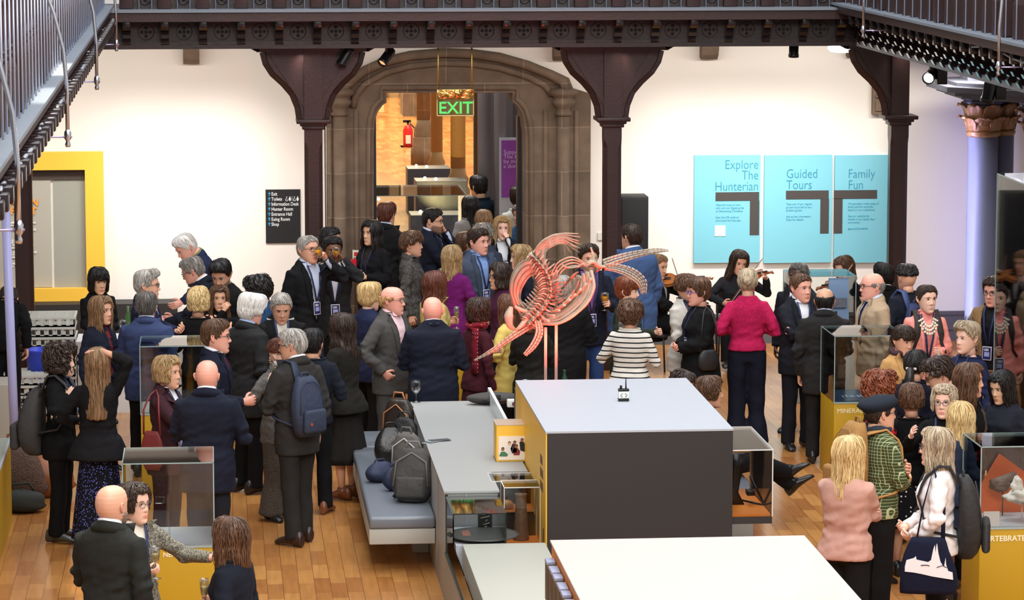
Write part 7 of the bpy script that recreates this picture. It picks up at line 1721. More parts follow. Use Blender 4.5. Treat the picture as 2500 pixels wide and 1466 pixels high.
for r_, n_ in ((.075, 9), (.10, 11), (.125, 11)):
    for i in range(n_):
        a_ = PI * (.1 + .8 * i / (n_ - 1)); p = PP.front(-r_ * math.cos(a_) * .75, (1.44 - r_ * math.sin(a_) * 1.35) * PP.k, -1, .012); nk.ball(p, (.012, .006, .014), 0, 8, 5)
nk.build('necklace', M('necklace_cream', S(236, 228, 205), .4), PP.o)
P['undercut'] = person('person, woman with swept blond undercut and navy top', 2362, 790, 1.70, -58, 'f', 'pale', ('quiff', 'ashblond', dict(vol=1.2)), top=sweater('navy_dress', S(38, 46, 84), neckcut=1.43), lanyard='out', L='down', R='glassl')
P['column_man'] = person('person, man in round black glasses and brown jacket beside the grey column', 2428, 678, 1.76, -42, 'm', 'pink', ('short', 'darkbrown', dict(vol=1.2)), nod=4, top=shirt('blackshirt', S(26, 28, 38)), outer=jacket('brownj', S(150, 116, 80), lapel=False, vz=.8, vw=.10, vb=.07), R='glass', Rh=(-.20, -.24, 1.22), L='pocket', specs='black', lanyard=1.02, legs=('trousers', S(176, 150, 116)))
hold(P['column_man'], 'R', 'wine', 'nearly empty wine glass held by the man at the grey column', 'water', dz=-.06)
P['bangs'] = person('person, woman with dark fringe and updo in camel coat', 2206, 795, 1.62, 26, 'f', 'fair', ('updo', 'darkbrown', dict(part=2)), nod=10, top=sweater('darktop', S(84, 60, 66)), outer=jacket('camel', S(188, 146, 92), vw=.07), scarf=(cloth('plum_scarf', S(88, 62, 70)),))
P['ponytail'] = person('person, woman with black hair in a silver clip from behind', 2236, 855, 1.64, 150, 'f', 'fair', ('pony', 'black'), nod=6, top=sweater('darknavy_k', S(34, 38, 58), off=.016))
mb = MB(); mb.rbox((-.045, .104, -.028), (.045, .118, -.006), .006); o = mb.build('hair_clip', M('pearl_clip', S(205, 190, 186), .25, .3), P['ponytail'].o); o.matrix_local = P['ponytail'].HM
P['messy'] = person('person, man with messy dark hair leaning in with glasses, right', 2294, 890, 1.62, -96, 'm', 'fair', ('curlyshort', 'darkbrown', dict(vol=1.3)), nod=18, lean=12, top=sweater('navy_knit', S(36, 42, 58), off=.02), specs='black', hh=1.70)
P['red_curly'] = person('person, woman with curly red hair, glasses and red floral top', 2150, 915, 1.66, 88, 'f', 'pale', ('curlylong', 'auburn', dict(length=.10)), top=sweater('red_floral', S(24, 20, 26), pat=('floral', S(206, 34, 50), 13, .50), hem=.74, off=.016), specs='black', L='glass', Lh=(.16, -.34, 1.0), R='down')
P['brown_bob'] = person('person, woman with smooth brown bob, black top and spotted skirt from behind', 2226, 940, 1.54, 172, 'f', 'fair', ('bob', 'brown', dict(length=.10)), top=sweater('black_top', BLACKC, neckcut=1.43), L='glass', R='glass', legs=('skirt', None, ('white_spots', S(24, 24, 28), .85, ('dots', S(215, 215, 220), 26, .2)), .45, .05))
P['beret'] = person('person, man in navy beret and green checked shirt with rucksack', 2150, 966, 1.74, 112, 'm', 'fair', ('horseshoe', 'darkbrown'), look=-8, top=dict(mat=cloth('green_check_shirt', S(76, 88, 54), .85, ('grid', S(178, 184, 140), .024, .13)), hem=.82, off=.014, name='shirt', collar=False), specs='black', L='cross', R='clasp', hatc=S(44, 52, 66), legs=('trousers', S(26, 26, 28)), scarf=(cloth('slate_scarf', S(58, 66, 78)),))
backpack(P['beret'], 'tan and brown canvas rucksack on the man in the beret', S(142, 102, 52), h=.60, w=.34, d=.24, zc=1.24, mat=M('tan_canvas', S(146, 106, 54), .8, bump=(10, .5, .03)), strapmat=M('tan_strap', S(176, 130, 72), .7))
P['talk_blonde'] = person('person, woman in metal glasses with blonde-grey bob talking, hand raised', 2306, 942, 1.6, -24, 'f', 'pale', ('bob', 'ashblond', dict(length=.12, part=1)), top=sweater('black_top', BLACKC), specs='metal', R='gesture', L='glass', Rh=(-.22, -.32, 1.22), Lh=(.0, -.3, 1.12), lanyard=1.0)
hold(P['talk_blonde'], 'L', 'tumbler', 'tumbler held by the talking woman with metal glasses', dz=-.02)
P['blonde_right'] = person('person, woman with straight yellow-blonde hair and denim navy top from behind', 2346, 985, 1.66, -164, 'f', 'fair', ('lob', 'blond'), top=sweater('denim_navy', S(50, 62, 88), off=.016), R='glass', L='down', legs=('skirt', None, ('denim_sk', S(44, 54, 78)), .42, .03), shoes=S(30, 30, 34), Yw=24.5)
P['necklace_w'] = person('person, woman with long light brown hair, open mouth, brown furry cardigan', 2366, 890, 1.72, 48, 'f', 'fair', ('lob', 'brown', dict(part=1)), look=20, top=sweater('black_top', BLACKC, neckcut=1.42), outer=jacket('furry', S(96, 78, 70), lapel=False, vz=.8, vw=.09, vb=.07, wr=.012), L='down', R='down')
P['asian_right'] = person('person, woman with sleek black hair and dark shirt looking down, far right', 2447, 905, 1.59, -52, 'f', 'asian', ('long', 'black', dict(length=.26, part=1)), nod=14, top=dict(mat=cloth('slate_blouse', S(46, 50, 64)), collar=True, hem=.82, off=.012, name='blouse'))
P['pink_blouse'] = person('person, woman with long straight blonde hair in pink blouse from behind', 2073, 1068, 1.70, 146, 'f', 'pale', ('long', 'blond', dict(length=.34)), look=-22, top=dict(mat=cloth('blush', BLUSH, .75), hem=.86, off=.014, name='blouse', neck=1.49, slv=.006, wr=.009), L='cross', R='cross', build_=1.08, legs=('trousers', S(24, 24, 27)))
P['tote'] = person('person, woman with long grey-blond hair, white shirt and black backpack', 2287, 1047, 1.72, -102, 'f', 'pale', ('long', 'ashblond', dict(length=.32)), look=2, top=dict(mat=cloth('white_shirt2', S(232, 226, 224), .75), hem=.84, off=.014, name='blouse', slv=.005, wr=.009), R='clasp', Rh=(-.03, -.24, .96), L='clasp', Lh=(.12, -.20, .92), specs='black', build_=1.06)
backpack(P['tote'], 'large black backpack on the woman in the white shirt', S(34, 33, 34), h=.58, w=.34, d=.2, zc=1.10)
# ------------------------------------------------------------------ seated guests behind the block
P['seated_brown'] = person('person, brown-haired woman sitting beside the charcoal block, legs out', 1733, 922, 1.28, 84, 'f', 'fair', ('bob', 'brown', dict(length=.10)), sit=True, top=sweater('navy_knit', S(36, 42, 58)), L='glass', R='down', shoes=S(20, 19, 20), toe=-38, legpts={1: ((.11, -.42, .96), (.06, -.74, .76)), -1: ((-.10, -.42, .98), (.03, -.70, .88))})
P['seated_dark'] = person('person, dark-haired person in black glasses seated behind the block', 1664, 904, 1.2, 60, 'f', 'fair', ('bob', 'darkbrown', dict(length=.06)), sit=True, nod=20, top=sweater('black_top', BLACKC), specs='black', L='lap', R='lap')
q = PY(1810, 1088, 27.2); glass('tumbler', (q.x, 27.2, q.z), 'tumbler held up behind the right side case', sc=1.1)
# ------------------------------------------------------------------ staff at the far left
P['staff_left'] = person('person, member of staff in black clothes bending over by the far left post', 20, 724, 1.29, 178, 'm', 'fair', ('short', 'darkbrown'), lean=52, nod=20, top=sweater('black_top', BLACKC, off=.016), L='down', R='down', hh=1.66, build_=.82)
# ================================================================== the marine reptile skeleton on two rods
BONE = M('bone', S(176, 160, 140), .55, bump=(40, .5, .01), var=(12, .25)); BONED = M('bone_dark', S(118, 106, 92), .6, bump=(40, .5, .01), var=(12, .3))
YK = 27.7
sk = thing('reptile_skeleton', 'mounted marine reptile skeleton glowing red from below, behind the charcoal block', 'skeleton')
def KP(u, v, dy=0.0): p = PY(u, v, YK + dy); return p
def curve(pts, n=14):
    """smooth curve through (u, v, dy) points"""
    P_ = [KP(*p) for p in pts]; out = []
    P_ = [P_[0] * 2 - P_[1]] + P_ + [P_[-1] * 2 - P_[-2]]
    for i in range(1, len(P_) - 2):
        for j in range(n if i < len(P_) - 3 else n + 1):
            t = j / n; a, b, c, d = P_[i - 1:i + 3]
            out.append(.5 * ((2 * b) + (c - a) * t + (2 * a - 5 * b + 4 * c - d) * t * t + (3 * b - a - 3 * c + d) * t ** 3))
    return out
def rib(pts, r=.0075, mat=BONE, name='rib', r2=None):
    c = curve(pts, 6); n = len(c); MB().tube(c, [(r + ((r2 if r2 else r * .6) - r) * i / (n - 1)) * (1 + .12 * math.sin(i * 1.3)) for i in range(n)], 7).build(name, mat, sk)
spine_px = [(1296, 622, .0), (1312, 640, .0), (1330, 662, .0), (1341, 690, .0), (1341, 722, .0), (1326, 752, .0), (1303, 778, .0), (1286, 796, .0)]
sc_ = curve(spine_px, 8); idxs = range(0, len(sc_) - 1, 2)
for i in idxs:
    p = sc_[i]; t = (sc_[i + 1] - p).normalized(); mb = MB(); mb.lathe([(.016, -.016), (.024, -.014), (.019, 0), (.024, .014), (.016, .016)], p, 12, axis=t)
    side_ = t.cross(Vector((0, 1, 0))).normalized(); big = 1.0 if i > 14 else .7
    for s in (-1, 1):
        mb.tube([p + side_ * s * .018, p + side_ * s * .055 * big + Vector((0, -.02, .008)), p + side_ * s * .098 * big + Vector((0, -.015, .018 * s))], [.012, .008, .0045], 6)
    mb.tube([p, p + Vector((0, -.045, .0)) + t * .01, p + Vector((0, -.085, .01)) + t * .02], [.011, .009, .006], 6)
    mb.build('vertebra', BONED if i % 4 else BONE, sk)
tail_px = [(1330, 700, .1), (1316, 718, .12), (1300, 738, .14), (1284, 758, .14), (1268, 776, .1)]
tc2 = curve(tail_px, 6)
for i in range(0, len(tc2) - 1, 2):
    p = tc2[i]; t = (tc2[i + 1] - p).normalized(); side_ = t.cross(Vector((0, 1, 0))).normalized(); mb = MB(); mb.lathe([(.012, -.012), (.018, 0), (.012, .012)], p, 10, axis=t)
    for s in (-1, 1): mb.tube([p, p + side_ * s * .06 + Vector((0, -.02, .012))], [.010, .005], 6)
    mb.build('vertebra', BONE, sk)
ends = [(1412, 571), (1416, 579), (1413, 589), (1417, 597), (1408, 606), (1417, 607), (1414, 617), (1395, 620), (1380, 628)]
for i, (eu, ev) in enumerate(ends):
    f = i / 8; su, sv = 1311 + 26 * f, 640 + 22 * f
    rib([(su, sv, .02), (1310 + 20 * f, 606 + 18 * f, -.05 + .02 * i), (1334 + 10 * f, 582 + 22 * f, -.08 + .03 * i), (1366 + 8 * f, 571 + 26 * f, -.06 + .03 * i), (eu, ev, .0 + .03 * i)], .0085, BONE)
for i in range(11):
    f = i / 10
    rib([(1303 + 28 * f, 634 + 36 * f, .02), (1272 + 26 * f, 642 + 30 * f, -.1 + .02 * i), (1250 + 26 * f, 672 + 28 * f, -.15 + .03 * i), (1245 + 25 * f, 712 + 18 * f, -.12 + .03 * i), (1256 + 30 * f, 752 - 2 * f, -.02 + .02 * i)], .0085, BONE if i % 3 else BONED)
for i in range(4):
    rib([(1345 + 3 * i, 672 + 8 * i, .0), (1362 + 4 * i, 642 + 6 * i, -.1 + .04 * i), (1396 + 3 * i, 628 + 7 * i, -.12 + .04 * i), (1428 - i, 644 + 5 * i, -.08 + .04 * i), (1440 - 3 * i, 668 + 3 * i, .0)], .007, BONE)
for i in range(5): rib([(1348, 700 + 9 * i, 0), (1362, 690 + 10 * i, -.06), (1384, 690 + 9 * i, -.04)], .008, BONED)
def plate(px, d=.02, name='girdle_bone', mat=BONE, dy=0):
    w_ = [KP(u, v, dy) for u, v in px]
    MB().prism([(p.x, p.z) for p in w_], YK + dy - d, YK + dy + d).build(name, mat, sk)
def broad(pts, rs, name, mat=BONE, flat=.5):
    c = curve(pts, 6); n = len(c); MB().tube(c, [float(np.interp(i / (n - 1), np.linspace(0, 1, len(rs)), rs)) for i in range(n)], 12, flat=flat).build(name, mat, sk)
broad([(1372, 648, 0), (1388, 654, 0), (1408, 652, 0), (1426, 646, 0), (1436, 658, 0)], [.022, .014, .02, .03, .02], 'girdle_bone')
broad([(1368, 712, .05), (1384, 690, .0), (1402, 672, -.05), (1412, 664, -.05)], [.012, .02, .026, .012], 'girdle_bone', BONED)
broad([(1346, 742, .0), (1370, 735, -.04), (1398, 716, -.05), (1416, 680, -.03)], [.02, .026, .036, .02], 'girdle_bone', BONED)
broad([(1352, 760, .0), (1376, 745, -.06), (1396, 720, -.08)], [.014, .03, .018], 'girdle_bone')
broad([(1436, 644, -.05), (1446, 640, -.05), (1460, 650, -.03), (1478, 652, .0)], [.05, .052, .04, .028], 'humerus', BONE, .4)
broad([(1442, 604, -.05), (1448, 622, -.05), (1450, 645, -.05)], [.006, .012, .02], 'girdle_bone', BONE, .5)
broad([(1456, 662, .05), (1468, 652, .05), (1482, 644, .05)], [.035, .03, .024], 'humerus', BONED, .4)
def flipper(pts, ws, rows, seg, name='flipper'):
    c = curve(pts, 24); n = len(c); mb = MB()
    def at_(f): f = min(max(f, 0), .9999) * (n - 1); k_ = int(f); return c[k_].lerp(c[k_ + 1], f - k_)
    for r_ in range(rows):
        for k_ in range(seg):
            f0 = (k_ + .12 * math.sin(r_ * 2.1)) / seg; f1 = f0 + .93 / seg; a = at_(f0); b = at_(f1); m_ = at_((f0 + f1) / 2)
            w_ = float(np.interp(f0, np.linspace(0, 1, len(ws)), ws)); t = (b - a).normalized(); sd = t.cross(Vector((0, 1, 0))).normalized()
            o_ = sd * (w_ * ((r_ + .5) / rows - .5) * 2) + Vector((0, -.01 * math.sin(r_ * 1.7), 0)); rr_ = w_ / rows * 1.05
            mb.tube([a + o_, m_ + o_, b + o_], [rr_, rr_ * .78, rr_], 7)
    mb.build(name, BONE, sk)
flipper([(1474, 646, .05), (1508, 634, .1), (1552, 622, .12), (1600, 613, .14), (1632, 612, .16)], [.045, .042, .032, .022, .006], 4, 15)
flipper([(1476, 652, .0), (1506, 655, -.05), (1540, 667, -.08), (1566, 688, -.1), (1572, 718, -.1)], [.03, .04, .05, .045, .02], 5, 15)
flipper([(1306, 788, .05), (1272, 808, .0), (1234, 834, -.05), (1196, 860, -.1), (1157, 881, -.12)], [.035, .036, .026, .018, .005], 3, 16)
flipper([(1313, 784, -.05), (1317, 812, -.1), (1304, 842, -.12), (1281, 868, -.14)], [.03, .036, .032, .018], 3, 12)
# belly ribs, a basket of slim curved bones
kr = random.Random(9)
for i in range(15):
    f = i / 14; w_ = lambda a: kr.uniform(-a, a)
    rib([(1444 - 46 * f + w_(3), 662 + 16 * f + w_(3), -.12 + .2 * f), (1450 - 56 * f, 706 + 6 * f + w_(4), -.2 + .3 * f), (1424 - 44 * f + w_(4), 752 - 16 * f + w_(4), -.2 + .3 * f), (1372 - 26 * f, 788 - 26 * f + w_(4), -.16 + .26 * f), (1314 + 10 * f + w_(4), 796 - 22 * f + w_(4), -.02 + .1 * f)], .014 + w_(.004), BONE, 'belly_rib', .009)
for i in range(9): rib([(1444 - 13 * i, 680 + 13 * i, -.17), (1428 - 13 * i, 706 + 9 * i, -.06), (1408 - 11 * i, 700 + 9 * i, .1)], .011, BONE, 'belly_rib')
# skull hanging at the left
broad([(1248, 750, .0), (1242, 772, -.03), (1245, 796, -.03), (1254, 806, .0)], [.02, .045, .03, .012], 'skull', BONE, .7)
broad([(1290, 760, .05), (1282, 782, .0), (1268, 800, -.02), (1258, 806, .0)], [.02, .026, .02, .01], 'jaw', BONE, .7)
broad([(1256, 748, .0), (1270, 756, .0), (1288, 762, .02)], [.02, .026, .02], 'skull', BONE, .7)
ROD = M('rod_rose', S(226, 178, 166), .3, .4)
for u, v in ((1332, 800), (1358, 660)):
    p = KP(u, v, .04); x = p.x; MB().box((x - .012, YK + .03, 0), (x + .012, YK + .055, p.z)).build('support_rod', ROD, sk)
for (u_, tu, tv, e_) in ((1440, 1400, 760, 130), (1350, 1350, 790, 14), (1262, 1256, 790, 26), (1440, 1500, 650, 14)):
    lamp('SPOT', 'red_exhibit_light', (KP(u_, 900).x, 27.0, 1.46), e_, (1, .045, .02), KP(tu, tv), spot_size=1.15, spot_blend=.6, shadow_soft_size=.02)
lamp('SPOT', 'exhibit_spot_light', (2.0, 24.5, 5.0), 70, (1, .96, .9), KP(1380, 690), spot_size=.32, spot_blend=.5, shadow_soft_size=.03)
pp_ = PZ(1098, 975, 0); a = PY(1086, 975, 30.9); b = PY(1136, 880, 30.9)
tag(MB().rbox((a.x, 30.9, 0), (b.x, 31.25, 1.08), .006).build('yellow_plinth', OLIVE), 'tall olive yellow plinth between the bald man and the maroon dress', 'plinth')
# ================================================================== string quartet against the wall
def chair(x, y, rz, label):
    t = thing('chair', label, 'chair', (x, y, 0), rz, 'black chairs of the string quartet')
    MB().rbox((-.22, -.22, .385), (.22, .22, .42), .012).build('seat', M('chair_black', S(22, 22, 24), .6), t)
    MB().rbox((-.22, .2, .55), (.22, .235, .88), .015).build('backrest', M('chair_black'), t)
    for sx in (-1, 1):
        for sy in (-1, 1):
            MB().tube([(sx * .2, sy * .2, .4 if sy < 0 else .86), (sx * .21, sy * .22, 0)], .011, 8).build('leg', BLACKM, t)
VARN = M('violin_varnish', S(188, 96, 40), .25, var=(14, .3), coat=.4); CELV = M('cello_varnish', S(170, 100, 44), .28, var=(8, .3), coat=.4)
def violin(p0, p1, up, label, cat, L=.36, mat=VARN, name='violin'):
    """body end p0 (chin), scroll end towards p1"""
    p0 = Vector(p0); d = (Vector(p1) - p0).normalized(); u_ = Vector(up); u_ = (u_ - d * u_.dot(d)).normalized(); s_ = d.cross(u_)
    t = thing(name, label, cat); Rm = Matrix((( s_.x, d.x, u_.x, p0.x), (s_.y, d.y, u_.y, p0.y), (s_.z, d.z, u_.z, p0.z), (0, 0, 0, 1)))
    wid = [(0, .02), (.03, .19), (.10, .285), (.2, .29), (.32, .26), (.42, .165), (.5, .15), (.58, .165), (.68, .22), (.8, .24), (.9, .215), (.97, .14), (1, .03)]
    out = [(w_ * L, y * L) for y, w_ in wid] + [(-w_ * L, y * L) for y, w_ in reversed(wid)]
    def tr(mb): mb.v = [tuple(Rm @ Vector(p)) for p in mb.v]; return mb
    k_ = L / .36
    tr(MB().prism(out, -.018 * k_, .018 * k_, 'z')).build('body', mat, t)
    rim = MB().tube([(x, y, .019 * k_) for x, y in out + out[:1]], .0035 * k_, 5).tube([(x, y, -.019 * k_) for x, y in out + out[:1]], .0035 * k_, 5); tr(rim).build('rim', mat, t)
    tr(MB().rbox((-.012 * k_, L * .62, .02 * k_), (.012 * k_, L * 1.36, .034 * k_), .003).rbox((-.02 * k_, .02 * k_, .02 * k_), (.02 * k_, L * .3, .03 * k_), .004)).build('fingerboard', M('ebony', (.012, .01, .01), .3), t)
    tr(MB().rbox((-.012 * k_, L * .98, .0), (.012 * k_, L * 1.38, .02 * k_), .003).tube([(0, L * 1.38, .01 * k_), (0, L * 1.52, .0), (0, L * 1.6, -.012 * k_), (0, L * 1.62, .006 * k_), (0, L * 1.58, .01 * k_)], [.013 * k_, .011 * k_, .010 * k_, .009 * k_, .006 * k_], 8)).build('neck_and_scroll', mat, t)
    pg = MB()
    for i in range(4): pg.tube([(-.03 * k_ * (1 if i % 2 else -1), L * (1.4 + .04 * i), .004 * k_), (0, L * (1.4 + .04 * i), .004 * k_)], .004 * k_, 6)
    tr(pg).build('pegs', M('ebony'), t)
    tr(MB().prism([(-.025 * k_, 0), (.025 * k_, 0), (.02 * k_, .028 * k_), (-.02 * k_, .028 * k_)], L * .42, L * .43)).build('bridge', BONE, t)
    fh = MB()
    for s in (-1, 1): fh.tube([(s * .045 * k_, L * .38, .019 * k_), (s * .038 * k_, L * .46, .019 * k_), (s * .045 * k_, L * .54, .019 * k_)], .003 * k_, 5)
    tr(fh).build('sound_holes', M('ebony'), t); return t
def bow(a, b, label):
    t = thing('violin_bow', label, 'bow'); a = Vector(a); b = Vector(b); m_ = (a + b) / 2
    MB().tube([a, m_ + Vector((0, 0, .004)), b], .004, 6).build('stick', M('bow_wood', S(130, 70, 40), .4), t)
    MB().tube([a + Vector((0, 0, -.02)), b + Vector((0, 0, -.015))], .003, 4).build('bow_hair', M('bow_hair', S(232, 226, 214), .5), t)
def seated(key, label, u, v, h, face, **kw):
    P[key] = person(label, u, v, h, face, sit=True, **kw); o = P[key].o
    b_ = Matrix.Rotation(P[key].rot, 3, 'Z') @ Vector((0, .03, 0)); chair(o.location.x + b_.x, o.location.y + b_.y, P[key].rot, 'black chair under the ' + kw.get('role', label)[8:60] if False else 'black chair of ' + {'violin_w': 'the long-haired woman playing violin', 'violin_m': 'the violinist behind the bright blue suit', 'viola_w': 'the violist under the Family Fun panel', 'cello_m': 'the cellist by the right post'}[key])
    return P[key]
V1 = seated('violin_w', 'person, seated long-haired woman in black playing violin under the cyan panels', 1804, 612, 1.31, -6, sex='f', skin='fair', hair=('longwavy', 'darkbrown', dict(length=.34)), look=16, nod=12, tilt=8, smile=True, top=sweater('grey_shirt', S(44, 44, 50), off=.014), L='neckv', Lh=(.34, -.36, 1.46), R='bow', Rh=(-.16, -.40, 1.14))
c_ = V1.HM @ Vector((.06, -.03, -.15)); p0 = V1.W @ c_; p1 = V1.W @ (V1.gripL + Vector((0.02, 0, .02)))
violin(p0, p1, (-.2, -.6, .8), 'orange violin played by the long-haired woman', 'violin')
pm = p0.lerp(p1, .45); g_ = world_pt(V1, V1.gripR); bow(g_, g_ + (pm + Vector((0, -.02, .05)) - g_).normalized() * .68, 'bow drawn by the long-haired violinist')
V2 = seated('violin_m', 'person, seated man playing violin, half hidden behind the bright blue suit', 1606, 620, 1.31, 62, sex='m', skin='fair', hair=('crop', 'lightbrown'), look=-16, nod=10, top=shirt('white', WHITES), outer=jacket('black', BLACKC), L='neckv', Lh=(.22, -.48, 1.40), R='bow', Rh=(-.10, -.42, 1.06))
c_ = V2.HM @ Vector((.06, -.03, -.14)); p0 = V2.W @ c_; p1 = V2.W @ (V2.gripL + Vector((0, 0, .02)))
violin(p0, p1, (.3, -.5, .8), 'honey coloured violin beside the bright blue suit', 'violin', mat=CELV)
g_ = world_pt(V2, V2.gripR); bow(g_, g_ + (p0.lerp(p1, .4) + Vector((0, 0, .06)) - g_).normalized() * .68, 'bow of the violinist behind the blue suit')
V3 = seated('viola_w', 'person, seated woman with long brown hair playing viola behind the far glass case', 2062, 625, 1.31, -52, sex='f', skin='pale', hair=('long', 'brown', dict(length=.2)), look=-4, nod=16, top=sweater('black_top', BLACKC), L='neckv', Lh=(.16, -.44, 1.38), R='bow', Rh=(-.16, -.38, 1.08))
c_ = V3.HM @ Vector((.06, -.03, -.14)); p0 = V3.W @ c_; p1 = V3.W @ (V3.gripL + Vector((0, 0, .02)))
violin(p0, p1, (-.3, -.6, .7), 'red-brown viola behind the far glass case', 'viola', L=.40)
g_ = world_pt(V3, V3.gripR); bow(g_, g_ + (p0.lerp(p1, .4) + Vector((0, 0, .06)) - g_).normalized() * .68, 'bow of the violist behind the far glass case')
V4 = seated('cello_m', 'person, seated black-haired cellist seen from behind near the right post', 2158, 648, 1.30, 165, sex='m', skin='fair', hair=('quiff', 'black'), look=40, top=shirt('white', WHITES), outer=jacket('black', BLACKC), L='gesture', R='bow', Lh=(.20, -.30, 1.34))
violin(PY(2080, 815, 36.4), PY(2185, 655, 36.9), (-.35, -.9, .1), 'brown cello leaning between the tan suit and the case', 'cello', L=.74, mat=CELV, name='cello')
# ================================================================== bags on the bench and counter
def freebag(name, label, loc, rz, rx, w_, d_, h_, mat, kind='pack', trim=None, cat='bag'):
    t = thing(name, label, cat, loc, rz); t.rotation_euler = (rx, 0, rz)
    mb = MB(); rings = []; rnd = random.Random(int(loc[1] * 100))
    ph_ = rnd.uniform(0, 6)
    for i in range(17):
        f = i / 16; kk = math.sin(PI * (f * .9 + .06)) ** (.3 if kind == 'pack' else .45)
        wt = w_ / 2 * kk * (1 - .25 * max(0, f - .4)); dt = d_ / 2 * kk * (1 - .4 * f)
        rings.append([Vector((wt * math.copysign(abs(math.cos(a)) ** .65, math.cos(a)) * (1 + .03 * math.sin(5 * a + 9 * f + ph_)), dt * math.copysign(abs(math.sin(a)) ** .7, math.sin(a)) * (1 + .06 * math.sin(3 * a + 7 * f + ph_)), h_ * f)) for a in [2 * PI * j / 30 for j in range(30)]])
    mb.loft(rings).build('bag_body', mat, t)
    if kind == 'pack':
        MB().rbox((-w_ * .34, -d_ * .56, h_ * .08), (w_ * .34, -d_ * .36, h_ * .48), .025).build('front_pocket', mat, t)
        MB().tube([(-w_ * .4, -d_ * .42, h_ * .3), (-w_ * .34, -d_ * .36, h_ * .75), (0, -d_ * .26, h_ * .92), (w_ * .34, -d_ * .36, h_ * .75), (w_ * .4, -d_ * .42, h_ * .3)], .007, 6).build('zip', trim or M('zip_grey'), t)
        for s in (-1, 1): MB().tube([(s * w_ * .2, d_ * .3, h_ * .9), (s * w_ * .34, d_ * .62, h_ * .6), (s * w_ * .36, d_ * .55, h_ * .2), (s * w_ * .5, d_ * .5, .02)], .018, 7, flat=.4).build('shoulder_strap', mat, t)
    MB().tube([(-w_ * .2, 0, h_ * .93), (-w_ * .12, 0, h_ * 1.12), (w_ * .12, 0, h_ * 1.12), (w_ * .2, 0, h_ * .93)], .009, 6).build('handle', trim or mat, t)
    return t
BLK = M('bag_black', S(30, 30, 32), .55, bump=(12, .6, .02)); BLKL = M('bag_black_leather', S(24, 22, 22), .35, bump=(14, .4, .02)); NVB = M('bag_navy', S(34, 42, 70), .7, bump=(12, .6, .02)); DGB = M('bag_darkgrey', S(62, 60, 58), .7, bump=(12, .6, .02))
BZ = .468
def bq(u, Y): return PY(u, 1100, Y).x
freebag('backpack', 'large black and grey backpack nearest the front of the bench', (bq(1006, 26.4) + .0, 26.4, BZ), -.25, -.12, .36, .24, .44, DGB, trim=M('grey_piping', S(110, 108, 106), .6), cat='backpack')
freebag('crossbody_bag', 'small navy bag with a cream tag on the bench', (bq(967, 26.95), 26.9, BZ), .3, -.1, .24, .14, .2, NVB, 'soft')
freebag('soft_bag', 'crumpled navy cloth bag lying at the bench edge', (bq(935, 27.3), 27.3, BZ), .5, -.3, .3, .2, .17, NVB, 'soft')
freebag('backpack', 'grey and black backpack leaning on the counter, middle of the bench', (bq(1000, 27.35), 27.35, BZ), -.5, .15, .3, .2, .42, M('bag_grey2', S(98, 94, 90), .7, bump=(12, .6, .02)), cat='backpack')
freebag('handbag', 'black leather bag with a steel ring on the bench', (bq(955, 28.0), 28.0, BZ), .1, -.1, .3, .18, .34, BLKL, 'soft', cat='handbag')
freebag('tote_bag', 'black open tote with looped handles behind the ring bag', (bq(990, 28.1), 28.2, BZ), -.3, .05, .32, .16, .40, BLK, 'soft')
freebag('backpack', 'dark brown leather backpack with tan trim at the rear of the bench', (bq(982, 28.7), 28.75, BZ), -.6, .1, .34, .22, .48, M('bag_brown', S(46, 38, 34), .4, bump=(12, .4, .02)), trim=M('tan_trim', S(176, 116, 74), .5), cat='backpack')
MB().rbox((-.02, -.09, .06), (.0, -.075, .12), .002)
t = thing('rolled_bag', 'dark grey rolled-top bag lying on the far end of the counter', 'bag', (PZ(1185, 975, .87).x + .05, 28.85, .862))
mb = MB(); blob(mb, (0, 0, .055), (.25, .09, .055), 0, .05, 3, 16); mb.build('bag_body', DGB, t); MB().rbox((.0, -.1, .02), (.06, -.085, .1), .004).tube([(-.1, -.09, .05), (.0, -.1, .04), (.2, -.09, .05)], .008, 6).build('buckle_strap', BLK, t)
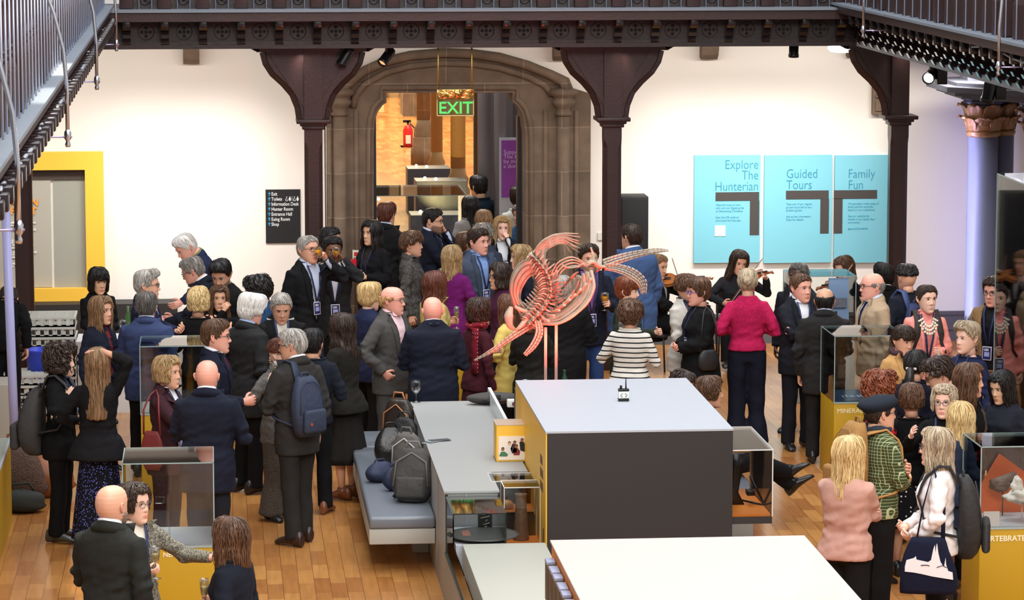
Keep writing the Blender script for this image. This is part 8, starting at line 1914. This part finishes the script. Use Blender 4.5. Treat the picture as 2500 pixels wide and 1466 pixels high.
# ---- navy tote with a white city silhouette
T_ = P['tote']; t = thing('tote_bag', 'navy cloth tote with a white skyline print carried by the woman in white', 'bag'); t.location = T_.loc; t.rotation_euler = (0, 0, T_.rot)
mb = MB(); rings = []
for i in range(13):
    f = i / 12; z = .60 + .40 * f; wy = .215 * (1 - .42 * f ** 1.6) * (math.sin(PI * (f * .55 + .22)) ** .3); dx = .05 * math.sin(PI * (f * .8 + .12)) ** .6
    rings.append([Vector((.30 + dx * math.copysign(abs(math.cos(a)) ** .8, math.cos(a)), -.06 + wy * math.copysign(abs(math.sin(a)) ** .6, math.sin(a)) + .008 * math.sin(4 * a + 6 * f), z)) for a in [2 * PI * j / 32 for j in range(32)]])
mb.loft(rings).build('bag_body', cloth('tote_navy', S(26, 32, 62)), t)
MB().tube([(.30, -.14, .99), (.22, -.10, 1.2), (.16, -.03, 1.47), (.24, .04, 1.2), (.30, .04, .99)], .016, 7, flat=.4).build('strap', cloth('tote_navy', S(26, 32, 62)), t)
sky_px = [(.16, .80), (.15, .845), (.10, .86), (.085, .875), (.08, .85), (.0, .835), (-.02, .85), (-.035, .93), (-.045, .96), (-.05, .90), (-.055, .955), (-.06, .97), (-.07, .90), (-.085, .84), (-.11, .80), (-.12, .87), (-.125, .82), (-.14, .775), (-.17, .765), (-.175, .715), (-.10, .725), (-.03, .735), (.04, .75), (.1, .76), (.16, .765)]
pr = MB(); pr.prism([(-.06 - y, z) for y, z in sky_px], .345, .3555, 'x'); pr.build('skyline_print', M('print_white', S(228, 228, 232), .6), t)
MB().tube([(.3575, -.05 + .12, .80), (.3575, -.05 + .09, .815), (.3575, -.05 + .05, .80)], .0025, 5).tube([(.3575, -.05 + .0, .81), (.3575, -.05 - .02, .815), (.3575, -.05 - .06, .812)], .003, 5).build('print_lines', M('tote_line', S(26, 32, 62), .8), t)
# dark glass bench at the right of the block for the seated guests
sb = thing('bench', 'grey bench on the right of the charcoal block under the seated woman', 'bench')
MB().rbox((3.95, 26.9, 0), (4.5, 29.3, .36), .01).build('bench_base', GREYM, sb); MB().rbox((3.95, 26.88, .36), (4.52, 29.32, .43), .02).build('seat_cushion', GL, sb)
COL.objects.unlink(_tmpo); bpy.data.objects.remove(_tmpo)
# ================================================================== put everything into the scene
for o in _later:
    if o.name not in COL.objects: COL.objects.link(o)
for o in _later:
    if o.parent is None and 'category' not in o and 'kind' not in o: print('UNTAGGED', o.name)
